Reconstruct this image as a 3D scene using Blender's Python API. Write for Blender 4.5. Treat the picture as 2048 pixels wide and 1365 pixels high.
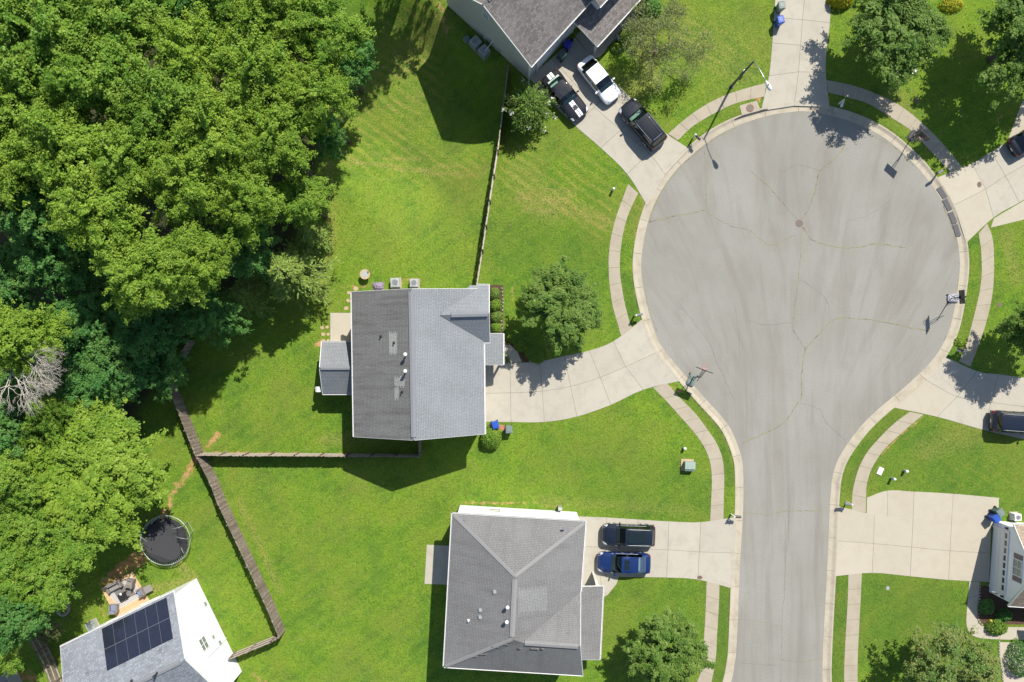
import bpy, math, random
import numpy as np
from mathutils import Vector, Matrix
from mathutils.geometry import tessellate_polygon

for o in list(bpy.data.objects):
    bpy.data.objects.remove(o)
scene = bpy.context.scene
C = scene.collection

# ---------------------------------------------------------------- survey frame
CAM_H = 72.0            # flying height of the drone, metres
S = 22.0                # survey plan units per metre on the ground

def W(u, v, z=0.0):
    """plan reading (u right, v down) of a point z metres above the road -> world position"""
    k = (CAM_H - z) / CAM_H / S
    return Vector(((u - 1024.0) * k, (682.5 - v) * k, z))

# ---------------------------------------------------------------- camera, sky, sun, exposure
cam_d = bpy.data.cameras.new('camera')
cam = bpy.data.objects.new('camera', cam_d)
C.objects.link(cam)
cam.location = (0, 0, CAM_H)
cam.rotation_euler = (0, 0, 0)
cam_d.sensor_width = 36.0
cam_d.lens = CAM_H * 36.0 / (2048.0 / S)
cam_d.clip_start = 0.5
cam_d.clip_end = 3000
scene.camera = cam

SUN_EL = math.radians(51)
SUN_AZ = math.radians(27.9)          # from +Y towards +X
sun_dir = Vector((math.sin(SUN_AZ) * math.cos(SUN_EL), math.cos(SUN_AZ) * math.cos(SUN_EL), math.sin(SUN_EL)))
world = bpy.data.worlds.new('World')
scene.world = world
world.use_nodes = True
wn = world.node_tree.nodes
wl = world.node_tree.links
wn.clear()
sky = wn.new('ShaderNodeTexSky')
sky.sky_type = 'NISHITA'
sky.sun_disc = False
sky.sun_elevation = SUN_EL
sky.sun_rotation = SUN_AZ
sky.air_density = 1.0
sky.dust_density = 0.8
bgn = wn.new('ShaderNodeBackground')
bgn.inputs['Strength'].default_value = 0.10
won = wn.new('ShaderNodeOutputWorld')
wl.new(sky.outputs[0], bgn.inputs[0])
wl.new(bgn.outputs[0], won.inputs[0])

sun_d = bpy.data.lights.new('sun', 'SUN')
sun_d.energy = 4.9
sun_d.angle = math.radians(0.55)
sun_d.color = (1.0, 0.945, 0.86)
sun = bpy.data.objects.new('sun', sun_d)
C.objects.link(sun)
sun.location = (60, 110, 150)
sun.rotation_euler = sun_dir.to_track_quat('Z', 'Y').to_euler()

vs = scene.view_settings
vs.view_transform = 'Standard'
vs.look = 'None'
vs.exposure = 0.66
vs.gamma = 1.0
vs.use_curve_mapping = False
scene.render.engine = 'CYCLES'
scene.cycles.max_bounces = 6
scene.cycles.diffuse_bounces = 3
scene.cycles.glossy_bounces = 3
scene.cycles.transmission_bounces = 4
scene.cycles.transparent_max_bounces = 8

R_ = random.Random(7)

# ---------------------------------------------------------------- node helpers
class NT:
    def __init__(self, name):
        self.m = bpy.data.materials.new(name)
        self.m.use_nodes = True
        self.t = self.m.node_tree
        self.t.nodes.clear()
    def n(self, typ, **kw):
        nd = self.t.nodes.new(typ)
        for k, v in kw.items():
            setattr(nd, k, v)
        return nd
    def put(self, nd, key, val):
        if hasattr(val, 'is_output') or isinstance(val, bpy.types.NodeSocket):
            self.t.links.new(val, nd.inputs[key])
        else:
            nd.inputs[key].default_value = val
    def pos(self):
        return self.n('ShaderNodeNewGeometry').outputs['Position']
    def objc(self):
        return self.n('ShaderNodeTexCoord').outputs['Object']
    def noise(self, vec, scale, detail=4.0, rough=0.55, dist=0.0):
        nd = self.n('ShaderNodeTexNoise')
        self.put(nd, 'Vector', vec)
        nd.inputs['Scale'].default_value = scale
        nd.inputs['Detail'].default_value = detail
        nd.inputs['Roughness'].default_value = rough
        nd.inputs['Distortion'].default_value = dist
        return nd.outputs['Fac']
    def ramp(self, fac, stops, interp='LINEAR'):
        nd = self.n('ShaderNodeValToRGB')
        nd.color_ramp.interpolation = interp
        el = nd.color_ramp.elements
        while len(el) < len(stops):
            el.new(0.5)
        for e, (p, c) in zip(el, stops):
            e.position = p
            if not hasattr(c, '__len__'):
                c = (c, c, c)
            e.color = (c[0], c[1], c[2], 1)
        self.put(nd, 'Fac', fac)
        return nd.outputs['Color']
    def mix(self, fac, a, b, blend='MIX'):
        nd = self.n('ShaderNodeMix', data_type='RGBA', blend_type=blend)
        def st(i, v):
            if isinstance(v, bpy.types.NodeSocket):
                self.t.links.new(v, nd.inputs[i])
            elif hasattr(v, '__len__'):
                nd.inputs[i].default_value = (v[0], v[1], v[2], 1)
            else:
                nd.inputs[i].default_value = v
        st(0, fac); st(6, a); st(7, b)
        return nd.outputs[2]
    def math(self, op, a, b=0.0, clamp=False):
        nd = self.n('ShaderNodeMath', operation=op, use_clamp=clamp)
        self.put(nd, 0, a)
        self.put(nd, 1, b)
        return nd.outputs[0]
    def scale(self, vec, sx, sy, sz, rot=(0, 0, 0), loc=(0, 0, 0)):
        nd = self.n('ShaderNodeMapping')
        self.put(nd, 'Vector', vec)
        nd.inputs['Scale'].default_value = (sx, sy, sz)
        nd.inputs['Rotation'].default_value = rot
        nd.inputs['Location'].default_value = loc
        return nd.outputs[0]
    def attr(self, name):
        return self.n('ShaderNodeAttribute', attribute_name=name).outputs['Fac']
    def rnd(self):
        return self.n('ShaderNodeObjectInfo').outputs['Random']
    def bump(self, h, strength=0.3, dist=0.02):
        nd = self.n('ShaderNodeBump')
        nd.inputs['Strength'].default_value = strength
        nd.inputs['Distance'].default_value = dist
        self.put(nd, 'Height', h)
        return nd.outputs[0]
    def bsdf(self, color, rough=0.8, normal=None, metallic=0.0, coat=0.0, spec=0.4, coat_rough=0.05):
        nd = self.n('ShaderNodeBsdfPrincipled')
        if hasattr(color, '__len__') and not isinstance(color, bpy.types.NodeSocket):
            color = (color[0], color[1], color[2], 1)
        self.put(nd, 'Base Color', color)
        self.put(nd, 'Roughness', rough)
        nd.inputs['Metallic'].default_value = metallic
        nd.inputs['Coat Weight'].default_value = coat
        nd.inputs['Coat Roughness'].default_value = coat_rough
        nd.inputs['Specular IOR Level'].default_value = spec
        if normal is not None:
            self.put(nd, 'Normal', normal)
        return nd
    def out(self, shader):
        o = self.n('ShaderNodeOutputMaterial')
        self.t.links.new(shader if isinstance(shader, bpy.types.NodeSocket) else shader.outputs[0], o.inputs['Surface'])
        return self.m

M = {}
def plain(name, col, rough=0.6, var=0.12, scale=6.0, metallic=0.0, coat=0.0, spec=0.4, bump=0.0):
    col = [x * 0.82 for x in col]
    t = NT(name)
    p = t.pos()
    f = t.noise(p, scale, 5)
    c = t.mix(f, [x * (1 - var) for x in col], [min(1, x * (1 + var)) for x in col])
    nrm = t.bump(t.noise(p, scale * 8, 3), bump, 0.01) if bump else None
    M[name] = t.out(t.bsdf(c, rough, nrm, metallic, coat, spec))
    return M[name]

# ---- lawn: colour shared by the soil sheet and the blades standing on it
def lawn_colour(t, blade=False):
    p = t.pos()
    big = t.noise(p, 0.055, 3, 0.5)
    mid = t.noise(p, 0.42, 5, 0.62)
    fine = t.noise(p, 6.5, 6, 0.74)
    grit = t.noise(p, 16.0, 3, 0.6)
    g = t.mix(t.ramp(big, [(0.36, 0), (0.64, 1)]), (0.088, 0.198, 0.017), (0.138, 0.256, 0.015))
    g = t.mix(t.ramp(mid, [(0.40, 0), (0.70, 1)]), g, (0.178, 0.272, 0.020))
    g = t.mix(t.ramp(mid, [(0.30, 0.65), (0.47, 0)]), g, (0.068, 0.142, 0.016))
    fa = t.ramp(fine, [(0.32, 0.9), (0.47, 0.2), (0.56, 0.0)])
    g = t.mix(fa, g, (0.034, 0.082, 0.012))
    g = t.mix(t.ramp(fine, [(0.54, 0), (0.72, 0.75)]), g, (0.24, 0.345, 0.045))
    # mower passes, faint
    st = t.n('ShaderNodeTexWave', wave_type='BANDS', bands_direction='X')
    t.put(st, 'Vector', t.scale(p, 1, 1, 1, rot=(0, 0, 0.96)))
    st.inputs['Scale'].default_value = 0.30
    st.inputs['Distortion'].default_value = 2.2
    st.inputs['Detail'].default_value = 2
    g = t.mix(t.math('MULTIPLY', st.outputs['Fac'], 0.25), g, (0.175, 0.276, 0.022))
    # scattered straw and weeds
    sv = t.noise(p, 1.5, 5, 0.7)
    g = t.mix(t.ramp(sv, [(0.60, 0), (0.74, 0.65)]), g, (0.29, 0.265, 0.085))
    cl = t.noise(t.scale(p, 1, 1, 1, loc=(31, 7, 0)), 0.6, 6, 0.75)
    g = t.mix(t.ramp(cl, [(0.58, 0), (0.68, 0.55)]), g, (0.066, 0.155, 0.024))
    dry = t.attr('dry')
    g = t.mix(t.math('MULTIPLY', dry, t.ramp(fine, [(0.40, 0.0), (0.62, 1.0)])), g, (0.36, 0.275, 0.09))
    mow = t.attr('mow')
    ms = t.n('ShaderNodeTexWave', wave_type='BANDS', bands_direction='Y')
    t.put(ms, 'Vector', t.scale(p, 1, 1, 1, rot=(0, 0, 0.62)))
    ms.inputs['Scale'].default_value = 0.36
    ms.inputs['Distortion'].default_value = 3.0
    ms.inputs['Detail'].default_value = 3
    mow = t.math('MULTIPLY', mow, t.ramp(t.noise(p, 0.45, 4, 0.65), [(0.36, 0.05), (0.62, 1)]))
    mf = t.math('MULTIPLY', mow, t.ramp(ms.outputs['Fac'], [(0.45, 0), (0.8, 1)]))
    g = t.mix(t.math('MULTIPLY', mf, 0.55), g, (0.085, 0.165, 0.018))
    mf2 = t.math('MULTIPLY', mow, t.ramp(ms.outputs['Fac'], [(0.12, 1), (0.32, 0)]))
    g = t.mix(t.math('MULTIPLY', mf2, t.ramp(fine, [(0.42, 0.1), (0.58, 0.75)])), g, (0.33, 0.265, 0.065))
    lush = t.attr('lush')
    g = t.mix(t.math('MULTIPLY', lush, 0.72), g, t.mix(fine, (0.040, 0.095, 0.014), (0.098, 0.172, 0.024)))
    pt = t.noise(t.scale(p, 1, 1, 1, loc=(11, 53, 0)), 0.17, 5, 0.68, 0.4)
    g = t.mix(t.ramp(pt, [(0.45, 0), (0.68, 0.6)]), g, t.mix(fine, (0.125, 0.165, 0.022), (0.215, 0.245, 0.04)))
    g = t.mix(t.ramp(pt, [(0.28, 0.6), (0.44, 0)]), g, t.mix(fine, (0.048, 0.115, 0.016), (0.120, 0.215, 0.026)))
    br_ = t.noise(t.scale(p, 1, 1, 1, loc=(3, 91, 0)), 0.9, 6, 0.78)
    g = t.mix(t.ramp(br_, [(0.62, 0), (0.76, 0.6)]), g, (0.19, 0.145, 0.06))
    g = t.mix(1.0, g, (0.90, 0.88, 1.05), 'MULTIPLY')
    return g, fine, grit, p

t = NT('lawn_soil')
g, fine, grit, p = lawn_colour(t)
dirt = t.attr('dirt')
dn = t.noise(p, 2.6, 7, 0.75)
dm = t.math('ADD', dirt, t.math('MULTIPLY', t.math('SUBTRACT', dn, 0.5), 2.6))
dm = t.math('MULTIPLY', t.ramp(dm, [(0.42, 0), (0.95, 1)]), t.ramp(dirt, [(0.02, 0), (0.25, 1)]))
clay = t.ramp(t.noise(p, 2.2, 5), [(0.3, (0.40, 0.165, 0.075)), (0.55, (0.46, 0.24, 0.125)), (0.75, (0.36, 0.28, 0.14))])
g = t.mix(dm, g, clay)
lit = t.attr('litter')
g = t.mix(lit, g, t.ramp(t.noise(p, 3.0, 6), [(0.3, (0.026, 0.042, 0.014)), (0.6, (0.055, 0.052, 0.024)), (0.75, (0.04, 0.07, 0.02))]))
mul = t.attr('mulch')
g = t.mix(t.ramp(mul, [(0.35, 0), (0.55, 1)]), g, t.ramp(t.noise(p, 9.0, 6, 0.7), [(0.3, (0.035, 0.022, 0.015)), (0.6, (0.12, 0.075, 0.05)), (0.8, (0.22, 0.15, 0.10))]))
nm = t.bump(t.math('ADD', t.math('MULTIPLY', grit, 0.6), fine), 0.9, 0.10)
M['lawn_soil'] = t.out(t.bsdf(g, 0.95, nm, spec=0.1))

t = NT('grass_blade')
g, fine, grit, p = lawn_colour(t)
rv = t.attr('rnd')
g = t.mix(t.math('MULTIPLY', rv, 0.55), g, (0.04, 0.085, 0.012))
g = t.mix(t.ramp(rv, [(0.0, 0.35), (0.22, 0)]), g, (0.27, 0.30, 0.07))
b1 = t.bsdf(g, 0.6, None, spec=0.25)
tr = t.n('ShaderNodeBsdfTranslucent')
t.put(tr, 'Color', g)
mx = t.n('ShaderNodeMixShader')
mx.inputs[0].default_value = 0.3
t.t.links.new(b1.outputs[0], mx.inputs[1]); t.t.links.new(tr.outputs[0], mx.inputs[2])
M['grass_blade'] = t.out(mx)

# ---- worn asphalt
t = NT('asphalt')
p = t.pos()
base = t.ramp(t.noise(p, 0.11, 4, 0.55), [(0.34, (0.262, 0.248, 0.224)), (0.66, (0.308, 0.296, 0.272))])
ctr = W(1596, 1060)
sub = t.n('ShaderNodeVectorMath', operation='SUBTRACT')
t.put(sub, 0, p); sub.inputs[1].default_value = ctr
sep = t.n('ShaderNodeSeparateXYZ'); t.put(sep, 0, sub.outputs[0])
ang = t.math('ARCTAN2', sep.outputs[0], sep.outputs[1])
ln = t.n('ShaderNodeVectorMath', operation='LENGTH'); t.put(ln, 0, sub.outputs[0])
cmb = t.n('ShaderNodeCombineXYZ')
t.put(cmb, 0, t.math('MULTIPLY', ang, 17.0)); t.put(cmb, 1, t.math('MULTIPLY', ln.outputs['Value'], 0.10))
cmb2 = t.n('ShaderNodeCombineXYZ')
t.put(cmb2, 0, t.math('MULTIPLY', sep.outputs[0], 0.9)); t.put(cmb2, 1, t.math('MULTIPLY', sep.outputs[1], 0.07))
fan = t.noise(cmb.outputs[0], 1.0, 6, 0.62, 0.7)
lin = t.noise(cmb2.outputs[0], 1.0, 6, 0.62, 0.7)
wgt = t.ramp(t.math('MULTIPLY', ln.outputs['Value'], 0.02), [(0.22, 0), (0.42, 1)])
wgt = t.math('MULTIPLY', wgt, t.ramp(t.math('ADD', t.math('MULTIPLY', sep.outputs[1], 0.02), 0.5), [(0.5, 0), (0.66, 1)]))
streak = t.math('ADD', t.math('MULTIPLY', fan, wgt), t.math('MULTIPLY', lin, t.math('SUBTRACT', 1.0, wgt)))
base = t.mix(t.ramp(streak, [(0.48, 0), (0.66, 0.52)]), base, (0.218, 0.196, 0.172))
base = t.mix(t.ramp(streak, [(0.33, 0.16), (0.46, 0)]), base, (0.352, 0.345, 0.328))
blot = t.noise(p, 0.35, 5, 0.65, 0.4)
base = t.mix(t.ramp(blot, [(0.54, 0), (0.76, 0.35)]), base, (0.225, 0.2, 0.176))
agg = t.noise(p, 11.0, 5, 0.8)
base = t.mix(t.ramp(agg, [(0.32, 0.42), (0.54, 0)]), base, (0.15, 0.14, 0.13))
base = t.mix(t.ramp(t.noise(p, 6.0, 4, 0.7), [(0.62, 0), (0.80, 0.35)]), base, (0.34, 0.33, 0.31))
base = t.mix(1.0, base, (0.785, 0.80, 0.775), 'MULTIPLY')
M['asphalt'] = t.out(t.bsdf(base, 0.92, t.bump(agg, 0.5, 0.02), spec=0.2))

# ---- concretes
def concrete(name, a, b, stain, amount):
    a, b, stain = [[x * 0.81 for x in q] for q in (a, b, stain)]
    t = NT(name)
    p = t.pos()
    c = t.mix(t.noise(p, 0.55, 4, 0.6), a, b)
    c = t.mix(t.math('MULTIPLY', t.rnd(), 0.42), c, [x * 0.80 for x in a])
    c = t.mix(t.math('MULTIPLY', t.ramp(t.noise(p, 0.9, 6, 0.68, 0.5), [(0.46, 0), (0.74, 1)]), amount), c, stain)
    c = t.mix(t.ramp(t.noise(p, 8.0, 5, 0.7), [(0.30, 0.16), (0.48, 0)]), c, [x * 0.55 for x in a])
    c = t.mix(t.ramp(t.noise(p, 22.0, 3, 0.7), [(0.58, 0), (0.78, 0.14)]), c, (0.12, 0.10, 0.08))
    M[name] = t.out(t.bsdf(c, 0.9, t.bump(t.noise(p, 34, 3), 0.3, 0.01), spec=0.25))
concrete('concrete_drive', (0.468, 0.437, 0.362), (0.425, 0.395, 0.325), (0.30, 0.27, 0.22), 0.5)
concrete('concrete_new', (0.478, 0.437, 0.345), (0.448, 0.410, 0.325), (0.37, 0.32, 0.245), 0.5)
concrete('concrete_walk', (0.425, 0.378, 0.292), (0.375, 0.330, 0.250), (0.28, 0.235, 0.172), 0.6)
concrete('concrete_curb', (0.475, 0.430, 0.335), (0.42, 0.372, 0.282), (0.28, 0.238, 0.178), 0.75)
plain('joint_dark', (0.095, 0.08, 0.06), 0.95)
t = NT('crack_weed'); p = t.pos()
M['crack_weed'] = t.out(t.bsdf(t.ramp(t.noise(p, 1.6, 5, 0.7), [(0.38, (0.105, 0.092, 0.072)), (0.52, (0.19, 0.18, 0.085)), (0.70, (0.18, 0.205, 0.055))]), 0.95))
t = NT('crack_dark'); p = t.pos()
M['crack_dark'] = t.out(t.bsdf(t.ramp(t.noise(p, 2.0, 5, 0.7), [(0.36, (0.085, 0.078, 0.068)), (0.6, (0.165, 0.155, 0.14))]), 0.95))

# ---- shingles (uv in metres: u along the eave, v up the slope)
def shingles(name, col, contrast=0.18, blot=0.25, streak=0.35, wid=0.32, row=0.145, stain=None):
    col = [x * 0.80 for x in col]; stain = [x * 0.80 for x in stain] if stain else None
    t = NT(name)
    uv = t.n('ShaderNodeTexCoord').outputs['UV']
    br = t.n('ShaderNodeTexBrick')
    t.put(br, 'Vector', uv)
    br.offset = 0.37; br.squash = 0.8; br.squash_frequency = 3
    br.inputs['Scale'].default_value = 1.0
    br.inputs['Brick Width'].default_value = wid
    br.inputs['Row Height'].default_value = row
    br.inputs['Mortar Size'].default_value = 0.012
    br.inputs['Bias'].default_value = 0.0
    br.inputs['Color1'].default_value = [x * (1 - contrast) for x in col] + [1]
    br.inputs['Color2'].default_value = [x * (1 + contrast) for x in col] + [1]
    br.inputs['Mortar'].default_value = [x * 0.45 for x in col] + [1]
    p = t.pos()
    c = br.outputs['Color']
    c = t.mix(t.ramp(t.noise(p, 3.2, 4, 0.7), [(0.35, blot), (0.62, 0)]), c, [x * 0.62 for x in col])
    stn = stain or [x * 0.45 for x in col]
    sv = t.noise(t.scale(uv, 1.1, 0.16, 1), 1.4, 5, 0.65, 0.3)
    c = t.mix(t.ramp(sv, [(0.48, 0), (0.72, streak)]), c, stn)
    c = t.mix(t.ramp(t.noise(p, 0.3, 3), [(0.4, 0), (0.7, 0.25)]), c, [min(1, x * 1.35) for x in col])
    nm = t.bump(br.outputs['Fac'], -0.4, 0.02)
    M[name] = t.out(t.bsdf(c, 0.9, nm, spec=0.25))
shingles('shingle_slate', (0.235, 0.252, 0.268), 0.07, 0.06, 0.25, stain=(0.17, 0.175, 0.18))
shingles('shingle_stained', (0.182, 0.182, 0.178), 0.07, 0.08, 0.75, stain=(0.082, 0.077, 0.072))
shingles('shingle_grey', (0.196, 0.195, 0.194), 0.07, 0.06, 0.55, stain=(0.118, 0.112, 0.107))
shingles('shingle_taupe', (0.205, 0.188, 0.178), 0.32, 0.4, 0.25, 0.30, 0.17)
shingles('shingle_blue', (0.255, 0.275, 0.308), 0.22, 0.25, 0.15, 0.30, 0.17)
shingles('shingle_tan', (0.34, 0.275, 0.21), 0.3, 0.3, 0.3)
shingles('shingle_patch', (0.32, 0.325, 0.31), 0.10, 0.1, 0.2)
shingles('shingle_patch_warm', (0.235, 0.237, 0.236), 0.07, 0.08, 0.2)

# ---- lap siding: real coursing from height
def siding(name, col):
    col = [x * 0.90 for x in col]
    t = NT(name)
    p = t.pos()
    sp = t.n('ShaderNodeSeparateXYZ'); t.put(sp, 0, p)
    fr = t.math('FRACT', t.math('DIVIDE', sp.outputs[2], 0.115))
    c = t.mix(t.ramp(t.noise(t.scale(p, 1, 1, 0.3), 1.4, 5, 0.65), [(0.45, 0), (0.8, 0.3)]), col, [x * 0.72 for x in col])
    c = t.mix(t.ramp(fr, [(0.0, 0.55), (0.1, 0)]), c, [x * 0.4 for x in col])
    M[name] = t.out(t.bsdf(c, 0.5, t.bump(fr, -0.6, 0.02), spec=0.4))
siding('siding_white', (0.86, 0.86, 0.88))
siding('siding_grey', (0.50, 0.49, 0.50))

plain('white_paint', (0.78, 0.78, 0.76), 0.4, 0.05)
plain('white_plastic', (0.72, 0.72, 0.70), 0.45, 0.06)
plain('ridge_cap', (0.20, 0.21, 0.225), 0.9, 0.2, 9)
plain('ridge_cap_grey', (0.23, 0.228, 0.225), 0.9, 0.2, 9)
plain('black_metal', (0.022, 0.023, 0.025), 0.4, 0.2)
plain('black_plastic', (0.03, 0.031, 0.033), 0.55, 0.2)
plain('black_fabric', (0.045, 0.046, 0.05), 0.85, 0.25, 20)
plain('rubber', (0.022, 0.022, 0.022), 0.8, 0.2)
plain('ramp_rubber', (0.13, 0.13, 0.135), 0.8, 0.2)
plain('steel', (0.48, 0.49, 0.50), 0.35, 0.12, 6, metallic=0.8)
plain('galvanised', (0.42, 0.46, 0.43), 0.45, 0.15, 6, metallic=0.4)
plain('iron', (0.17, 0.14, 0.12), 0.8, 0.3, 20)
plain('pole_bronze', (0.075, 0.085, 0.07), 0.55, 0.2)
plain('utility_green', (0.30, 0.385, 0.32), 0.5, 0.12)
plain('bin_green', (0.05, 0.115, 0.09), 0.5, 0.12)
plain('base_grey', (0.36, 0.365, 0.40), 0.5, 0.12)
plain('bin_grey', (0.16, 0.21, 0.195), 0.5, 0.12)
plain('bin_blue', (0.022, 0.085, 0.42), 0.4, 0.12)
plain('bin_indigo', (0.035, 0.03, 0.36), 0.4, 0.12)
plain('wicker', (0.21, 0.185, 0.165), 0.8, 0.35, 30)
plain('cushion_blue', (0.19, 0.235, 0.34), 0.85, 0.12, 12)
plain('cushion_grey', (0.24, 0.225, 0.21), 0.85, 0.15, 12)
plain('deck_tan', (0.55, 0.385, 0.215), 0.85, 0.14, 3)
plain('rug_dark', (0.17, 0.158, 0.15), 0.95, 0.2, 14)
plain('rug_white', (0.62, 0.60, 0.57), 0.95, 0.1, 14)
plain('stone_tan', (0.45, 0.33, 0.205), 0.9, 0.2, 4, bump=0.3)
plain('stone_grey', (0.34, 0.31, 0.27), 0.9, 0.25, 4, bump=0.3)
plain('gravel_pale', (0.46, 0.40, 0.32), 0.95, 0.35, 14, bump=0.8)
plain('purple_tarp', (0.24, 0.20, 0.27), 0.6, 0.25, 9)
plain('red_plastic', (0.62, 0.085, 0.05), 0.4, 0.1)
plain('rim_red', (0.70, 0.20, 0.15), 0.5, 0.1)
plain('shutter', (0.20, 0.16, 0.165), 0.6, 0.15)
plain('flag_red', (0.42, 0.045, 0.05), 0.85, 0.1)
plain('flag_blue', (0.035, 0.05, 0.17), 0.85, 0.1)
plain('flag_plum', (0.36, 0.27, 0.33), 0.85, 0.15)
plain('rust', (0.26, 0.12, 0.065), 0.9, 0.3, 10)
plain('terracotta', (0.38, 0.17, 0.09), 0.8, 0.15)
plain('pot_blue', (0.14, 0.25, 0.46), 0.3, 0.12)
plain('bark', (0.105, 0.085, 0.068), 0.95, 0.3, 8, bump=0.5)
plain('dead_wood', (0.50, 0.46, 0.41), 0.9, 0.22, 8)
plain('twig_brown', (0.26, 0.205, 0.16), 0.9, 0.25, 8)
plain('blossom', (0.80, 0.77, 0.74), 0.7, 0.08)
plain('copper_cover', (0.17, 0.105, 0.085), 0.7, 0.2, 12)
plain('amber_lens', (0.55, 0.22, 0.03), 0.2, 0.05)
plain('tail_red', (0.42, 0.022, 0.025), 0.2, 0.05, coat=0.6)
plain('headlight', (0.62, 0.64, 0.66), 0.1, 0.05, coat=1.0)
plain('seat_leather', (0.50, 0.56, 0.50), 0.7, 0.15)
plain('seat_dark', (0.05, 0.055, 0.055), 0.7, 0.15)
plain('yellow_paint', (0.70, 0.45, 0.08), 0.5, 0.1)

# fence wood: weathered grey
t = NT('fence_wood'); p = t.pos()
c = t.mix(t.rnd(), (0.165, 0.132, 0.105), (0.31, 0.262, 0.212))
c = t.mix(t.ramp(t.noise(t.scale(p, 1, 1, 0.25), 9, 5, 0.7), [(0.4, 0.6), (0.65, 0)]), c, (0.105, 0.08, 0.06))
M['fence_wood'] = t.out(t.bsdf(c, 0.92, t.bump(t.noise(p, 30, 3), 0.4, 0.01), spec=0.15))
plain('fence_rail', (0.46, 0.41, 0.34), 0.92, 0.2, 8)

# solar cells with fine grid from uv
t = NT('solar_cell')
uv = t.n('ShaderNodeTexCoord').outputs['UV']
br = t.n('ShaderNodeTexBrick'); t.put(br, 'Vector', uv)
br.offset = 0
br.inputs['Scale'].default_value = 1
br.inputs['Brick Width'].default_value = 0.16; br.inputs['Row Height'].default_value = 0.16
br.inputs['Mortar Size'].default_value = 0.004
br.inputs['Color1'].default_value = (0.012, 0.014, 0.026, 1); br.inputs['Color2'].default_value = (0.016, 0.018, 0.032, 1)
br.inputs['Mortar'].default_value = (0.03, 0.032, 0.045, 1)
M['solar_cell'] = t.out(t.bsdf(br.outputs['Color'], 0.18, coat=0.6, spec=0.5))

# glass
def glass(name, tint, refl=0.10, rough=0.03):
    t = NT(name)
    tr = t.n('ShaderNodeBsdfTransparent'); tr.inputs[0].default_value = (*tint, 1)
    gl = t.n('ShaderNodeBsdfGlossy'); gl.inputs['Roughness'].default_value = rough
    gl.inputs['Color'].default_value = (0.9, 0.95, 0.97, 1)
    fr = t.n('ShaderNodeFresnel'); fr.inputs[0].default_value = 1.5
    mx = t.n('ShaderNodeMixShader')
    t.put(mx, 0, t.math('ADD', fr.outputs[0], refl, True))
    t.t.links.new(tr.outputs[0], mx.inputs[1]); t.t.links.new(gl.outputs[0], mx.inputs[2])
    M[name] = t.out(mx)
glass('glass_clear', (0.62, 0.80, 0.74), 0.03)
glass('glass_pale', (0.75, 0.85, 0.85), 0.35, 0.12)
glass('glass_tint', (0.10, 0.13, 0.13), 0.05)
glass('board_clear', (0.75, 0.78, 0.78), 0.04)
plain('window_grey', (0.22, 0.25, 0.235), 0.12, 0.2, coat=0.4)
plain('window_dark', (0.05, 0.055, 0.06), 0.08, 0.2, coat=0.4)
# net
t = NT('net_mesh')
tr = t.n('ShaderNodeBsdfTransparent')
df = t.bsdf((0.03, 0.031, 0.034), 0.9)
mx = t.n('ShaderNodeMixShader'); mx.inputs[0].default_value = 0.55
t.t.links.new(tr.outputs[0], mx.inputs[1]); t.t.links.new(df.outputs[0], mx.inputs[2])
M['net_mesh'] = t.out(mx)

def paint(name, col, flake=0.0, rough=0.35):
    t = NT(name)
    c = t.mix(t.noise(t.pos(), 3.0, 3), [x * 0.94 for x in col], [min(1, x * 1.06) for x in col])
    M[name] = t.out(t.bsdf(c, 0.55, None, 0.0, 1.0, 0.08, 0.03))
paint('paint_black', (0.012, 0.013, 0.016), 0.2)
paint('paint_navy', (0.007, 0.011, 0.022), 0.3)
paint('paint_blue', (0.005, 0.019, 0.082), 0.35)
paint('paint_white', (0.76, 0.77, 0.78))
paint('paint_stripe', (0.72, 0.73, 0.76))
paint('paint_charcoal', (0.010, 0.012, 0.017), 0.2)
plain('sunroof_glass', (0.012, 0.022, 0.026), 0.25, 0.1, spec=0.2)

# leaves
def leaf(name, dark, light, tip, trans=0.46):
    t = NT(name)
    rv = t.attr('rnd')
    c = t.ramp(rv, [(0.0, dark), (0.55, light), (0.93, tip), (1.0, tip)])
    hue = t.noise(t.pos(), 0.55, 3, 0.6)
    c = t.mix(t.ramp(hue, [(0.40, 0), (0.66, 0.55)]), c, tip)
    c = t.mix(t.math('MULTIPLY', t.rnd(), 0.22), c, dark)
    b1 = t.bsdf(c, 0.5, None, spec=0.22)
    tr = t.n('ShaderNodeBsdfTranslucent'); t.put(tr, 'Color', c)
    mx = t.n('ShaderNodeMixShader'); mx.inputs[0].default_value = trans
    t.t.links.new(b1.outputs[0], mx.inputs[1]); t.t.links.new(tr.outputs[0], mx.inputs[2])
    M[name] = t.out(mx)
leaf('leaf_mid', (0.073, 0.180, 0.024), (0.170, 0.325, 0.034), (0.314, 0.430, 0.061))
leaf('leaf_lime', (0.085, 0.186, 0.024), (0.213, 0.358, 0.035), (0.348, 0.465, 0.063))
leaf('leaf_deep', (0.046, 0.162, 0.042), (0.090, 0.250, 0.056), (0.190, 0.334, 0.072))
leaf('leaf_maple', (0.045, 0.125, 0.019), (0.112, 0.219, 0.031), (0.249, 0.342, 0.076))
leaf('leaf_pale', (0.119, 0.160, 0.053), (0.219, 0.269, 0.094), (0.319, 0.356, 0.144))
leaf('leaf_autumn', (0.071, 0.157, 0.038), (0.162, 0.275, 0.057), (0.323, 0.304, 0.104))
leaf('leaf_yellow', (0.220, 0.240, 0.015), (0.420, 0.400, 0.020), (0.520, 0.470, 0.030))
leaf('needle_olive', (0.117, 0.203, 0.038), (0.228, 0.336, 0.061), (0.331, 0.431, 0.094), 0.25)
leaf('leaf_shrub', (0.066, 0.161, 0.022), (0.150, 0.285, 0.031), (0.260, 0.377, 0.048))

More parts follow.
